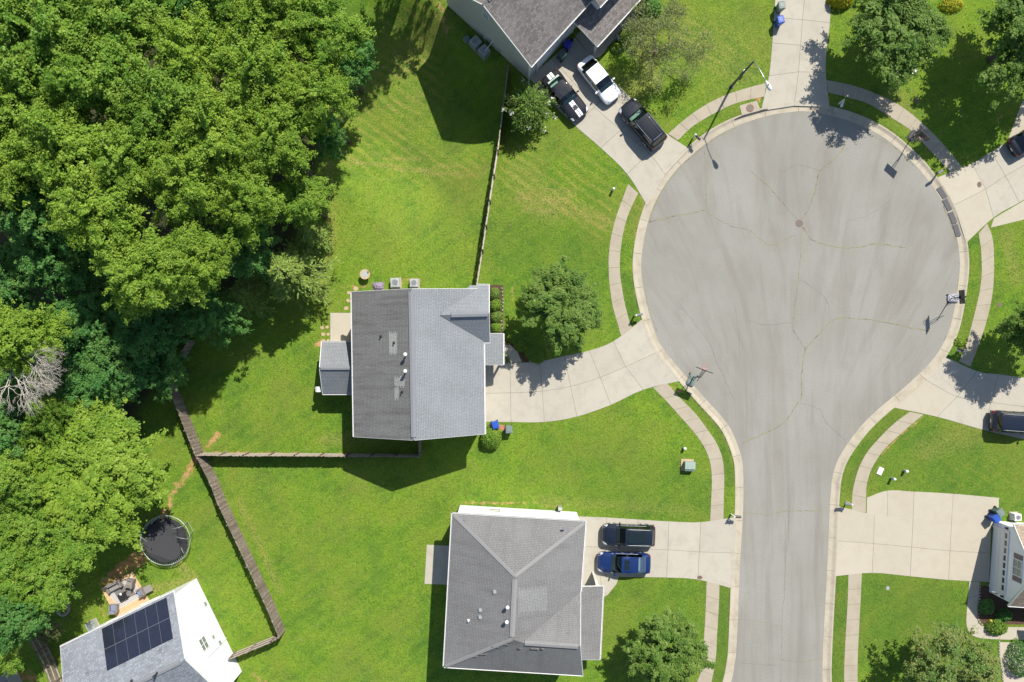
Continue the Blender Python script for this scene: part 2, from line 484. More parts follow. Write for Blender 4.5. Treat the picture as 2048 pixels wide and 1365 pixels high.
# ---------------------------------------------------------------- mesh helpers
def abs_loc(o):
    v = Vector((0, 0, 0))
    while o is not None:
        v = v + o.location
        o = o.parent
    return v

class MB:
    """collects shapes for ONE mesh object"""
    def __init__(self):
        self.v = []; self.f = []; self.uv = {}
    def add(self, vs, fs, uvs=None):
        b = len(self.v)
        self.v.extend([tuple(x) for x in vs])
        for i, f in enumerate(fs):
            if uvs is not None:
                self.uv[len(self.f)] = [uvs[k] for k in f]
            self.f.append([b + k for k in f])
        return self
    def box(self, c, s, rz=0.0, taper=1.0, rx=0.0):
        cx, cy, cz = c; hx, hy, hz = s[0] / 2, s[1] / 2, s[2] / 2
        co, si = math.cos(rz), math.sin(rz)
        vs = []
        for z, k in ((-hz, 1.0), (hz, taper)):
            for x, y in ((-hx, -hy), (hx, -hy), (hx, hy), (-hx, hy)):
                x2, y2 = x * k, y * k
                vs.append((cx + x2 * co - y2 * si, cy + x2 * si + y2 * co, cz + z + rx * y2))
        return self.add(vs, [(3, 2, 1, 0), (4, 5, 6, 7), (0, 1, 5, 4), (1, 2, 6, 5), (2, 3, 7, 6), (3, 0, 4, 7)])
    def tube(self, pts, rad, n=8, cap=True):
        pts = [Vector(p) for p in pts]
        if not hasattr(rad, '__len__'):
            rad = [rad] * len(pts)
        rings = []
        prev = None
        for i, p in enumerate(pts):
            if i == 0: d = pts[1] - p
            elif i == len(pts) - 1: d = p - pts[i - 1]
            else: d = pts[i + 1] - pts[i - 1]
            if d.length < 1e-6: d = Vector((0, 0, 1))
            d.normalize()
            a = Vector((0, 0, 1)) if abs(d.z) < 0.9 else Vector((1, 0, 0))
            if prev is not None: a = prev
            x = (a - d * a.dot(d))
            if x.length < 1e-5: x = d.orthogonal()
            x.normalize(); y = d.cross(x); prev = x
            rings.append([p + (x * math.cos(2 * math.pi * k / n) + y * math.sin(2 * math.pi * k / n)) * rad[i] for k in range(n)])
        vs = [q for r in rings for q in r]
        fs = []
        for i in range(len(pts) - 1):
            for k in range(n):
                a, b = i * n + k, i * n + (k + 1) % n
                fs.append((a, b, b + n, a + n))
        if cap:
            fs.append(tuple(range(n - 1, -1, -1)))
            fs.append(tuple(range((len(pts) - 1) * n, len(pts) * n)))
        return self.add(vs, fs)
    def disc(self, c, r, h, n=20, r2=None):
        r2 = r if r2 is None else r2
        vs = [(c[0] + r * math.cos(2 * math.pi * k / n), c[1] + r * math.sin(2 * math.pi * k / n), c[2]) for k in range(n)]
        vs += [(c[0] + r2 * math.cos(2 * math.pi * k / n), c[1] + r2 * math.sin(2 * math.pi * k / n), c[2] + h) for k in range(n)]
        fs = [tuple(range(n - 1, -1, -1)), tuple(range(n, 2 * n))]
        fs += [(k, (k + 1) % n, n + (k + 1) % n, n + k) for k in range(n)]
        return self.add(vs, fs)
    def ring(self, c, r0, r1, h, n=32):
        vs = []
        for z in (0, h):
            for r in (r0, r1):
                vs += [(c[0] + r * math.cos(2 * math.pi * k / n), c[1] + r * math.sin(2 * math.pi * k / n), c[2] + z) for k in range(n)]
        fs = []
        for k in range(n):
            j = (k + 1) % n
            fs += [(2 * n + k, 3 * n + k, 3 * n + j, 2 * n + j), (n + k, n + j, 3 * n + j, 3 * n + k), (k, 2 * n + k, 2 * n + j, j), (k, j, n + j, n + k)]
        return self.add(vs, fs)
    def torus(self, c, R, r, n=32, m=8, axis=(0, 0, 1)):
        q = Vector(axis).to_track_quat('Z', 'Y')
        pts = [Vector(c) + q @ Vector((R * math.cos(2 * math.pi * k / n), R * math.sin(2 * math.pi * k / n), 0)) for k in range(n)]
        vs = []; fs = []
        az = q @ Vector((0, 0, 1))
        for k in range(n):
            o = (pts[k] - Vector(c)).normalized()
            for j in range(m):
                a = 2 * math.pi * j / m
                vs.append(pts[k] + o * r * math.cos(a) + az * r * math.sin(a))
        for k in range(n):
            for j in range(m):
                k2, j2 = (k + 1) % n, (j + 1) % m
                fs.append((k * m + j, k2 * m + j, k2 * m + j2, k * m + j2))
        return self.add(vs, fs)
    def prism(self, poly, z0, z1):
        """vertical prism of a plan polygon (world xy), triangulated caps so concave outlines work"""
        poly = [(p[0], p[1]) for p in poly]
        a = sum(poly[i][0] * poly[(i + 1) % len(poly)][1] - poly[(i + 1) % len(poly)][0] * poly[i][1] for i in range(len(poly)))
        if a < 0: poly = poly[::-1]
        n = len(poly)
        vs = [(x, y, z0) for x, y in poly] + [(x, y, z1) for x, y in poly]
        fs = []
        for tri in tessellate_polygon([[Vector((x, y, 0)) for x, y in poly]]):
            i, j, k = tri
            cr = (poly[j][0] - poly[i][0]) * (poly[k][1] - poly[i][1]) - (poly[j][1] - poly[i][1]) * (poly[k][0] - poly[i][0])
            if cr < 0: i, k = k, i
            fs.append((n + i, n + j, n + k)); fs.append((k, j, i))
        fs += [(i, (i + 1) % n, n + (i + 1) % n, n + i) for i in range(n)]
        return self.add(vs, fs)
    def slab3(self, pts, thick, fl=True):
        """sloping plate: top polygon in 3-D, extruded straight down; uv in metres along eave and slope"""
        pts = [Vector(p) for p in pts]
        nrm = Vector((0, 0, 0))
        for i in range(len(pts)):
            a, b = pts[i], pts[(i + 1) % len(pts)]
            nrm += Vector(((a.y - b.y) * (a.z + b.z), (a.z - b.z) * (a.x + b.x), (a.x - b.x) * (a.y + b.y)))
        if nrm.z < 0:
            pts = pts[::-1]; nrm = -nrm
        nrm.normalize()
        e = Vector((0, 0, 1)).cross(nrm)
        if e.length < 1e-3: e = Vector((1, 0, 0))
        e.normalize(); s = nrm.cross(e)
        uv = [(p.dot(e), p.dot(s)) for p in pts]
        n = len(pts)
        vs = pts + [p - Vector((0, 0, thick)) for p in pts]
        fs = [tuple(range(n)), tuple(range(2 * n - 1, n - 1, -1))] + [(j, (j + n), ((j + 1) % n + n), (j + 1) % n) for j in range(n)]
        return self.add(vs, fs, uv + uv)
    def build(self, name, mat, parent=None, world=True, smooth=False):
        off = abs_loc(parent) if (parent is not None and world) else Vector((0, 0, 0))
        me = bpy.data.meshes.new(name)
        me.from_pydata([(x - off.x, y - off.y, z - off.z) for x, y, z in self.v], [], self.f)
        if self.uv:
            ul = me.uv_layers.new(name='UVMap')
            for pi, po in enumerate(me.polygons):
                if pi in self.uv:
                    for li, u in zip(po.loop_indices, self.uv[pi]):
                        ul.data[li].uv = u
        if smooth:
            me.polygons.foreach_set('use_smooth', [True] * len(me.polygons))
        me.materials.append(M[mat] if isinstance(mat, str) else mat)
        o = bpy.data.objects.new(name, me)
        C.objects.link(o)
        if parent is not None:
            o.parent = parent
        return o

def tag(o, label=None, cat=None, group=None, kind=None):
    if label: o['label'] = label
    if cat: o['category'] = cat
    if group: o['group'] = group
    if kind: o['kind'] = kind
    return o
def thing(name, loc, label, cat, group=None, rz=0.0):
    o = bpy.data.objects.new(name, None)
    o.empty_display_size = 0.3
    C.objects.link(o)
    o.location = loc
    o.rotation_euler = (0, 0, rz)
    return tag(o, label, cat, group)
def copy_tree(o, parent=None):
    c = o.copy(); C.objects.link(c); c.parent = parent
    for ch in list(o.children):
        copy_tree(ch, c)
    return c

def catmull(pts, sub):
    """smooth polyline through pts, sub steps per span"""
    out = []
    P = [Vector(p) for p in pts]
    n = len(P)
    for i in range(n - 1):
        p0 = P[i - 1] if i > 0 else P[i] * 2 - P[i + 1]
        p1, p2 = P[i], P[i + 1]
        p3 = P[i + 2] if i + 2 < n else P[i + 1] * 2 - P[i]
        for k in range(sub):
            t = k / sub
            out.append(0.5 * ((2 * p1) + (p2 - p0) * t + (2 * p0 - 5 * p1 + 4 * p2 - p3) * t * t + (3 * p1 - p0 - 3 * p2 + p3) * t ** 3))
    out.append(P[-1])
    return out
def resample(pts, n):
    P = [Vector(p) for p in pts]
    d = [0]
    for a, b in zip(P, P[1:]): d.append(d[-1] + (b - a).length)
    out = []
    j = 0
    for k in range(n + 1):
        s = d[-1] * k / n
        while j < len(P) - 2 and d[j + 1] < s: j += 1
        t = (s - d[j]) / max(1e-9, d[j + 1] - d[j])
        out.append(P[j].lerp(P[j + 1], min(1, max(0, t))))
    return out
def plen(pts):
    return sum((Vector(b) - Vector(a)).length for a, b in zip(pts, pts[1:]))
def inset(poly, g):
    P = [Vector((p[0], p[1])) for p in poly]
    n = len(P)
    area = sum(P[i].x * P[(i + 1) % n].y - P[(i + 1) % n].x * P[i].y for i in range(n))
    sgn = 1 if area > 0 else -1
    out = []
    for i in range(n):
        a, b, c = P[i - 1], P[i], P[(i + 1) % n]
        e1 = (b - a); e2 = (c - b)
        if e1.length < 1e-6 or e2.length < 1e-6:
            out.append(b); continue
        e1.normalize(); e2.normalize()
        n1 = Vector((-e1.y, e1.x)) * sgn; n2 = Vector((-e2.y, e2.x)) * sgn
        m = n1 + n2
        k = g / max(0.35, 1 + n1.dot(n2)) if m.length > 1e-6 else 0
        out.append(b + m * k)
    return out
def inside(poly, X, Y):
    """vectorised point in polygon"""
    r = np.zeros(X.shape, bool)
    n = len(poly)
    xs = [p[0] for p in poly]; ys = [p[1] for p in poly]
    j = n - 1
    for i in range(n):
        if ys[i] != ys[j]:
            c = ((ys[i] > Y) != (ys[j] > Y)) & (X < (xs[j] - xs[i]) * (Y - ys[i]) / (ys[j] - ys[i]) + xs[i])
            r ^= c
        j = i
    return r
def segdist(pts, X, Y):
    d = np.full(X.shape, 1e9)
    for a, b in zip(pts, pts[1:]):
        dx, dy = b[0] - a[0], b[1] - a[1]
        L = dx * dx + dy * dy + 1e-12
        t = np.clip(((X - a[0]) * dx + (Y - a[1]) * dy) / L, 0, 1)
        d = np.minimum(d, np.hypot(X - a[0] - t * dx, Y - a[1] - t * dy))
    return d
def sstep(x, a, b):
    t = np.clip((x - a) / (b - a), 0, 1)
    return t * t * (3 - 2 * t)
def PW(lst, z=0.0):
    return [W(u, v, z) for u, v in lst]

# ---------------------------------------------------------------- road outline
EDGE = [(1330, 1600), (1395, 1500), (1440, 1420), (1462, 1365), (1469, 1330), (1472.5, 1304), (1476, 1225), (1480, 1127), (1485.8, 1031), (1487, 980), (1486, 938),
        (1482, 912), (1468.7, 874), (1449.6, 841), (1402.7, 789), (1367.6, 748), (1326.5, 698), (1309, 663), (1293, 607), (1284, 560), (1282.3, 525),
        (1286.8, 485), (1296, 444), (1309, 408), (1327.7, 374), (1352.7, 340), (1390, 305), (1428, 276), (1472, 253), (1534, 232.5), (1583, 224.5), (1612, 223.5), (1652, 229.5),
        (1700, 243), (1740, 260), (1780, 285), (1827, 327), (1859, 366), (1885, 404), (1902, 441.5), (1914.7, 481), (1919.5, 528), (1915.5, 575), (1903.7, 642), (1888, 684), (1866, 719),
        (1832, 754), (1797.5, 784.6), (1763, 813), (1726, 848), (1695.4, 887), (1675, 921.5), (1664.6, 956), (1661.5, 985), (1659, 1022), (1655, 1121),
        (1649.5, 1223), (1645, 1319), (1645, 1365), (1648, 1420), (1642, 1500), (1615, 1600)]
road_line = catmull(PW(EDGE), 5)
n_curb = int(plen(road_line) / 0.5)
road_line = resample(road_line, n_curb)
def normals(line):
    out = []
    for i in range(len(line)):
        a = line[max(0, i - 2)]; b = line[min(len(line) - 1, i + 2)]
        d = (b - a).normalized()
        out.append(Vector((-d.y, d.x, 0)))
    return out
road_n = normals(road_line)
road_poly = [(p.x, p.y) for p in road_line]
curb_poly = [(p + n * 0.82) for p, n in zip(road_line, road_n)]

# dip of the back yard beside the house at the top edge
def terrain(X, Y):
    U = X * S + 1024.0; V = 682.5 - Y * S
    d = (U - 895) * -0.674 + (V - 12) * 0.739
    s = (U - 895) * 0.739 + (V - 12) * 0.674
    dip = 2.7 * sstep(d, 6, 105) * (1 - sstep(d, 270, 430)) * sstep(s, -260, -50) * (1 - sstep(s, 200, 335))
    return 0.10 - dip
def gz(u, v):
    p = W(u, v)
    return float(terrain(np.array([p.x]), np.array([p.y]))[0])

# ---------------------------------------------------------------- pavements (each slab a part)
PAVED = []
def pave(name, stations, mat, cat_sub=4, z=0.125, light=None, lightmat='concrete_new', gap=0.022, kerb=None):
    """stations: list of rows of plan points; slabs between neighbouring rows and columns"""
    stations = [list(r) for r in stations]
    for e, q in ((0, 1), (-1, -2)):
        if kerb == e:
            for j in range(len(stations[0])):
                (u0, v0), (u1, v1) = stations[e][j], stations[q][j]
                L_ = math.hypot(u0 - u1, v0 - v1)
                stations[e][j] = (u0 + (u0 - u1) / L_ * 4.5, v0 + (v0 - v1) / L_ * 4.5)
    cols = []
    nc = len(stations[0])
    for j in range(nc):
        cols.append(catmull([W(*s[j]) for s in stations], cat_sub))
    out = [(p.x, p.y) for p in cols[0]] + [(p.x, p.y) for p in W_row(stations[-1])[1:-1]] + [(p.x, p.y) for p in cols[-1][::-1]] + [(p.x, p.y) for p in W_row(stations[0])[::-1][1:-1]]
    PAVED.append(out)
    root = MB().prism(inset(out, 0.012), 0.0, z - 0.022).build(name, 'joint_dark')
    tag(root, kind='structure')
    ns = len(stations) - 1
    for i in range(ns):
        for j in range(nc - 1):
            a = cols[j][i * cat_sub:(i + 1) * cat_sub + 1]
            b = cols[j + 1][i * cat_sub:(i + 1) * cat_sub + 1]
            poly = inset([(p.x, p.y) for p in a] + [(p.x, p.y) for p in b[::-1]], gap / 2)
            m = lightmat if (light and (i, j) in light) else mat
            MB().prism(poly, 0.01, z + R_.uniform(-0.004, 0.004)).build('slab', m, root)
    return root
def W_row(row):
    return [W(*p) for p in row]
def walk(name, left, right, mat='concrete_walk', step=1.42, z=0.121):
    a = catmull(PW(left), 5); b = catmull(PW(right), 5)
    for q in (a, b):
        q[0] = q[0] + (q[0] - q[1]).normalized() * 0.12; q[-1] = q[-1] + (q[-1] - q[-2]).normalized() * 0.12
    n = max(1, round((plen(a) + plen(b)) / 2 / step))
    A = resample(a, n * 3); B = resample(b, n * 3)
    out = [(p.x, p.y) for p in A] + [(p.x, p.y) for p in B[::-1]]
    PAVED.append(out)
    root = MB().prism(inset(out, 0.012), 0.0, z - 0.022).build(name, 'joint_dark')
    tag(root, kind='structure')
    for i in range(n):
        poly = [(p.x, p.y) for p in A[3 * i:3 * i + 4]] + [(p.x, p.y) for p in B[3 * i:3 * i + 4][::-1]]
        MB().prism(inset(poly, 0.011), 0.01, z + R_.uniform(-0.005, 0.005)).build('slab', mat, root)
    return root

road = MB().prism(inset(road_poly, -0.06), -0.3, 0.0).build('road', 'asphalt')
tag(road, kind='structure')

# curb and gutter in cast lengths
PROF = [(0.0, -0.2), (0.0, 0.010), (0.40, 0.004), (0.52, 0.045), (0.66, 0.115), (0.72, 0.128), (0.80, 0.130), (0.80, -0.2)]
curb = MB().prism([(p + n * 0.03) for p, n in zip(road_line[:2], road_n[:2])] + [(p + n * 0.78) for p, n in zip(road_line[:2], road_n[:2])][::-1], -0.25, -0.2).build('curb', 'joint_dark')
tag(curb, kind='structure')
i = 0
while i < len(road_line) - 1:
    j = min(i + 6, len(road_line) - 1)
    seg = MB()
    vs = []; fs = []
    m = len(PROF)
    for k in range(i, j + 1):
        p, n = road_line[k], road_n[k]
        if k == i: p = p + (road_line[k + 1] - p).normalized() * 0.012
        if k == j: p = p + (road_line[k - 1] - p).normalized() * 0.012
        for d, z in PROF:
            q = p + n * d
            vs.append((q.x, q.y, z))
    for k in range(j - i):
        for l in range(m - 1):
            a = k * m + l
            fs.append((a, a + m, a + m + 1, a + 1))
    fs.append(tuple(range(m))); fs.append(tuple(range((j - i) * m + m - 1, (j - i) * m - 1, -1)))
    seg.add(vs, fs).build('curb_segment', 'concrete_curb', curb)
    i = j

pave('driveway', [[(966, 731), (966, 787), (966, 844)], [(1020, 727), (1021, 786), (1022, 844.4)], [(1079.5, 723), (1084.5, 782.4), (1088.7, 844.4)],
     [(1128, 712.4), (1141, 773), (1154, 833.5)], [(1178, 701.5), (1200, 755), (1221.5, 810)], [(1226.4, 682.8), (1250.8, 733.6), (1286, 780)],
     [(1281, 641), (1312, 706), (1357, 763)]], 'concrete_drive', light={(6, 0)}, kerb=-1)
pave('driveway', [[(1157, 1032.5), (1157, 1092), (1157, 1152)], [(1213, 1034.7), (1212, 1094.5), (1211, 1153)], [(1276, 1038.8), (1274, 1097), (1272, 1154)],
     [(1337, 1042.5), (1335.6, 1099.4), (1332.5, 1155)], [(1401, 1044), (1398, 1103.4), (1395, 1159)], [(1468.5, 1034), (1465, 1105.6), (1461, 1176)]], 'concrete_drive', kerb=-1)
pave('driveway', [[(1679, 1013), (1676, 1081.7), (1672.7, 1152)], [(1747.5, 1028.8), (1746, 1087), (1743, 1145.6)], [(1825, 1036), (1822, 1094), (1819, 1152.5)],
     [(1901.7, 1042), (1898.6, 1101.4), (1895.5, 1159.6)], [(1981, 1049), (1979, 1106), (1977, 1164)]], 'concrete_new', kerb=0)
pave('driveway_extension', [[(1733, 995), (1732, 1027)], [(1774, 981), (1774, 1034)], [(1827, 983), (1825, 1038)], [(1905, 987.4), (1901.7, 1044)], [(1997, 995.5), (1994, 1052)]], 'concrete_new', z=0.115)
pave('driveway', [[(1894, 716), (1853.5, 762), (1787.5, 815.8)], [(1953, 742.5), (1913, 793.8), (1872.6, 834)], [(1995, 748.7), (1980.7, 804.8), (1965, 860)],
     [(2060, 757), (2055, 815), (2050, 880)], [(2130, 765), (2125, 825), (2120, 900)]], 'concrete_drive', light={(0, 1)}, kerb=0)
pave('driveway', [[(1878, 354), (1911, 409), (1934, 484)], [(1942, 328), (1969.5, 379), (1985.7, 436)], [(1980.8, 304.5), (2009.4, 353), (2037, 406)],
     [(2058, 256), (2082, 311), (2108, 364)], [(2128, 212), (2152, 266), (2178, 318)]], 'concrete_drive', light={(0, 0), (0, 1)}, kerb=0)
pave('driveway_extension', [[(1979.5, 456.5), (1986, 437.5)], [(2060, 437), (2060, 393.5)]], 'concrete_new')
pave('driveway_extension', [[(2014, 281), (2060, 253.5)], [(2030, 238), (2062, 222)], [(2043, 204), (2064, 190)]], 'concrete_new')
pave('driveway', [[(1556, -120), (1615, -120), (1667, -120)], [(1553, -60), (1611, -60), (1664, -60)], [(1550, -8), (1608, -5), (1661, 0)], [(1547, 36), (1604, 41), (1659, 47)], [(1543.5, 87), (1600, 92), (1653, 95)],
     [(1537, 153), (1596, 145), (1650.6, 146)], [(1521.8, 219), (1587.7, 208.5), (1658, 211)]], 'concrete_drive', kerb=-1)
pave('driveway', [[(1058, 157), (1103, 118), (1150, 76)], [(1096, 200), (1144, 163), (1188, 120)], [(1149, 252), (1189, 215), (1232, 168)], [(1201, 297), (1241, 261), (1281, 216)],
     [(1253.6, 349), (1297.6, 307.6), (1330, 266)], [(1291.5, 409), (1327, 346.5), (1374.5, 296)]], 'concrete_drive', kerb=-1)
pave('back_patio', [[(661, 626), (661, 692)], [(714, 626), (714, 692)]], 'concrete_new')
pave('back_patio', [[(853.8, 1089), (849, 1167.5)], [(915, 1092), (912, 1170)]], 'concrete_drive')
walk('sidewalk', [(1255, 371), (1240, 410.7), (1228.8, 444), (1221, 478.5), (1217, 512.7), (1217, 548), (1220, 582.6), (1226, 618), (1235.4, 650), (1241, 670)],
     [(1275, 390), (1262, 416.5), (1251, 447), (1244, 480), (1240, 513), (1240, 548), (1244.6, 581), (1251, 614), (1259, 644), (1262.5, 653)])
walk('sidewalk', [(1307, 777), (1332.4, 803), (1358.8, 832.6), (1385, 862), (1405.7, 891), (1417.4, 917.6), (1421.8, 941), (1422.7, 960), (1422.3, 980), (1419.5, 1040)],
     [(1336, 769), (1355.8, 791.5), (1391, 828), (1414.5, 859), (1432, 885), (1443.8, 914.6), (1447.3, 941), (1448, 960), (1447.7, 980), (1446.3, 1037)])
walk('sidewalk', [(1412.4, 1164.5), (1410.5, 1214), (1408, 1262), (1402.6, 1332.7), (1392.7, 1365), (1376, 1410), (1340, 1470)],
     [(1438.4, 1172), (1437.3, 1211), (1433.6, 1273.5), (1431.3, 1313), (1422.3, 1365), (1406, 1420), (1366, 1486)])
walk('sidewalk', [(1695.5, 1151.5), (1693.8, 1205.7), (1690.4, 1262), (1687.6, 1318.6), (1687, 1365), (1690, 1450)],
     [(1722.8, 1148.5), (1720, 1205.7), (1717, 1262), (1714.4, 1318.6), (1714.4, 1365), (1717, 1450)])
walk('sidewalk', [(1816, 825), (1783.6, 849.7), (1755, 878.5), (1734, 903), (1718, 931.8), (1707.7, 964.6), (1703, 992), (1702.6, 1017)],
     [(1844, 831), (1818.5, 851.8), (1773, 893), (1754, 917.4), (1740.5, 942), (1732.3, 970.8), (1731.5, 994), (1730.5, 1023)])
walk('sidewalk', [(1956, 470), (1960.5, 502.6), (1961.6, 546.5), (1956.8, 586.8), (1944, 641.8), (1931, 689), (1917.6, 721)],
     [(1974, 450), (1984, 477), (1987, 521), (1985, 576), (1977, 623.4), (1962, 674.7), (1940.5, 731.5)])
walk('sidewalk', [(1654, 161.4), (1700.6, 170.9), (1751, 188), (1798.7, 212), (1843, 246.8), (1881, 284.8), (1922, 334)],
     [(1658.5, 187), (1700.6, 197.8), (1738.6, 210.4), (1779.7, 235.8), (1820.9, 262.7), (1855.7, 299), (1897, 343)])
walk('sidewalk', [(1337.5, 267), (1366.4, 241.6), (1395.7, 220), (1427, 201.6), (1459, 188), (1493.4, 177), (1530, 167.4)],
     [(1357.6, 280), (1380, 258), (1407.4, 239.6), (1437.7, 223), (1467, 209.4), (1499, 200.6), (1525.5, 195)])
walk('front_walk', [(1005, 687), (1017, 688), (1029, 698), (1041, 712), (1043, 722)], [(1005, 706), (1012, 706), (1018, 712), (1021, 719), (1021, 724)], 'concrete_drive', 1.5)
walk('front_walk', [(1166, 1151), (1190, 1151.5), (1212, 1152), (1235, 1153)], [(1166, 1197), (1190, 1197), (1211, 1193), (1231, 1170)], 'concrete_drive', 1.5)
walk('front_walk', [(1937, 1165), (1933, 1210), (1931, 1245), (1936, 1263), (1950, 1274), (1985, 1278), (2060, 1280)],
     [(1958, 1166), (1955, 1210), (1953, 1238), (1957, 1248), (1965, 1252), (1990, 1253), (2060, 1254)], 'concrete_new', 1.3)
walk('front_walk', [(1152, 72), (1170, 56), (1195, 34), (1250, -16)], [(1188, 118), (1206, 112), (1214, 96), (1274, 40)], 'concrete_drive', 2.0)

# ---------------------------------------------------------------- ground sheet
MULCH = [[(976, 574), (1003, 574), (1006, 668), (976, 670)], [(1005, 664), (1024, 668), (1062, 712), (1058, 724), (1044, 722), (1030, 696), (1016, 687), (1005, 687)],
         [(1957, 1168), (2060, 1168), (2060, 1250), (1966, 1250), (1955, 1238)], [(972, 846), (990, 846), (994, 872), (972, 874)]]
WOODS = [(-400, -300), (690, -300), (700, 0), (735, 60), (715, 200), (665, 300), (640, 400), (625, 470), (560, 590), (430, 640), (355, 730), (335, 790), (300, 830), (325, 950), (300, 1010), (215, 1060), (180, 1130), (100, 1200), (55, 1290), (-60, 1420), (-400, 1500)]
DIRT = [([(436, 868), (424, 884)], 6, 0.85), ([(416, 892), (402, 906)], 5, 0.6), ([(392, 918), (380, 940)], 6, 0.85), ([(376, 950), (352, 976)], 9, 0.62), ([(345, 985), (338, 1018)], 5, 0.75), ([(222, 1158), (245, 1138), (280, 1118)], 14, 0.78), ([(272, 1112), (262, 1128)], 12, 0.7), ([(205, 1165), (225, 1150)], 8, 0.7), ([(880, 8), (886, 40), (893, 60)], 4, 0.7),
        ([(635, 690), (645, 686)], 5, 1.0), ([(690, 575), (760, 568), (845, 560)], 4, 0.55), ([(925, 1003), (1040, 1008), (1120, 1012)], 3, 0.65), ([(1020, 560), (1030, 610)], 3, 0.5),
        ([(1330, 770), (1366, 786)], 3, 0.8), ([(1790, 150), (1815, 156)], 9, 0.55), ([(1515, 196), (1526, 214)], 3, 0.9), ([(1482, 200), (1512, 196)], 2, 0.8), ([(630, 470), (640, 440)], 6, 0.5),
        ([(1370, 912), (1366, 945)], 4, 0.4), ([(205, 1205), (212, 1240)], 6, 0.5), ([(507, 1350), (530, 1365)], 6, 0.6), ([(1845, 832), (1800, 872), (1765, 905)], 2.5, 0.7), ([(330, 1020), (326, 1040)], 6, 0.8), ([(420, 905), (600, 903)], 2.5, 0.7), ([(2000, 225), (1995, 250)], 8, 0.45), ([(10, 1362), (60, 1355)], 14, 0.7)]
DRY = [([(700, 420), (930, 420)], 90, 0.12), ([(760, 150), (850, 300)], 80, 0.16), ([(1330, 60), (1480, 120)], 60, 0.25), ([(690, 316), (820, 328), (960, 345)], 4, 1.0), ([(735, 300), (840, 308)], 3, 0.8), ([(860, 318), (985, 330)], 3, 0.7), ([(790, 130), (850, 95)], 3, 0.8), ([(760, 200), (830, 175)], 3, 0.6), ([(800, 90), (880, 45)], 22, 0.5), ([(745, 140), (840, 100)], 18, 0.4), ([(1040, 395), (1130, 402)], 9, 1.0), ([(1050, 418), (1110, 424)], 6, 1.0), ([(1120, 410), (1210, 445)], 12, 0.8), ([(1060, 380), (1150, 385)], 5, 0.7),
       ([(1040, 350), (1100, 420)], 26, 0.4), ([(1290, 90), (1300, 160), (1260, 180)], 22, 0.6), ([(1350, 60), (1480, 140)], 30, 0.45), ([(1290, 400), (1270, 470)], 5, 0.7), ([(1820, 250), (1790, 190)], 14, 0.4), ([(1960, 860), (1850, 900)], 20, 0.5),
       ([(1400, 800), (1470, 900)], 4, 0.4), ([(640, 590), (665, 480), (655, 330)], 8, 0.6), ([(480, 1000), (560, 1180)], 5, 0.6), ([(860, 860), (650, 880)], 10, 0.4), ([(1080, 1000), (1380, 1020)], 8, 0.35), ([(2010, 470), (2030, 560)], 10, 0.5), ([(360, 1130), (390, 1160), (300, 1180)], 8, 0.7)]
LUSH = [([(1700, 880), (2048, 960)], 70, 0.5), ([(1700, 1200), (1900, 1260)], 80, 0.7), ([(1450, 1180), (1440, 1365)], 16, 0.9), ([(1460, 960), (1440, 860), (1380, 790)], 10, 0.9), ([(1700, 980), (1720, 910), (1790, 830)], 10, 0.9), ([(1250, 560), (1270, 640)], 12, 0.6),
        ([(1680, 1170), (1675, 1365)], 12, 0.9), ([(1120, 920), (1380, 1000)], 60, 0.4), ([(1290, 1200), (1380, 1240)], 60, 0.4), ([(1030, 480), (1180, 520)], 50, 0.45), ([(1960, 460), (1950, 600), (1920, 700)], 10, 0.4)]

MOW = [([(745, 250), (850, 60)], 70, 1.0), ([(700, 300), (960, 330)], 30, 0.8), ([(1060, 330), (1220, 410)], 60, 0.9), ([(1330, 40), (1480, 120)], 40, 0.5), ([(1900, 960), (2040, 940)], 30, 0.4)]
def axis(lo, hi, step):
    c = list(np.arange(lo, hi + step * 0.5, step))
    e = []; d = step * 2; x = hi
    while x < 900:
        x += d; e.append(x); d *= 1.6
    b = []; d = step * 2; x = lo
    while x > -900:
        x -= d; b.append(x); d *= 1.6
    return np.array(b[::-1] + c + e)
gx = axis(-50, 50, 0.35); gy = axis(-35, 35, 0.35)
GX, GY = np.meshgrid(gx, gy)
def masks(X, Y):
    U = X * S + 1024.0; V = 682.5 - Y * S
    def acc(lst):
        r = np.zeros(X.shape)
        for pts, w, s in lst:
            d = segdist(pts, U, V)
            r = np.maximum(r, s * (1 - sstep(d, w * 0.5, w * 1.9)))
        return r
    dirt = acc(DIRT); dry = acc(DRY); lush = acc(LUSH); mow = acc(MOW)
    mul = np.zeros(X.shape)
    for pl in MULCH:
        mul = np.maximum(mul, inside(pl, U, V) * 1.0)
    w = inside(WOODS, U, V)
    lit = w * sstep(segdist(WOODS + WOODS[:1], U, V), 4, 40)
    return dirt, dry, lush, mul, lit, mow
rd = segdist(road_poly + road_poly[:1], GX, GY)
rin = inside(road_poly, GX, GY)
sd = np.where(rin, -rd, rd)
GZ = terrain(GX, GY) - 0.32 * (1 - sstep(sd, 0.38, 0.74))
ny, nx = GX.shape
gv = np.stack([GX.ravel(), GY.ravel(), GZ.ravel()], 1)
idx = np.arange(nx * ny).reshape(ny, nx)
gf = np.stack([idx[:-1, :-1].ravel(), idx[:-1, 1:].ravel(), idx[1:, 1:].ravel(), idx[1:, :-1].ravel()], 1)

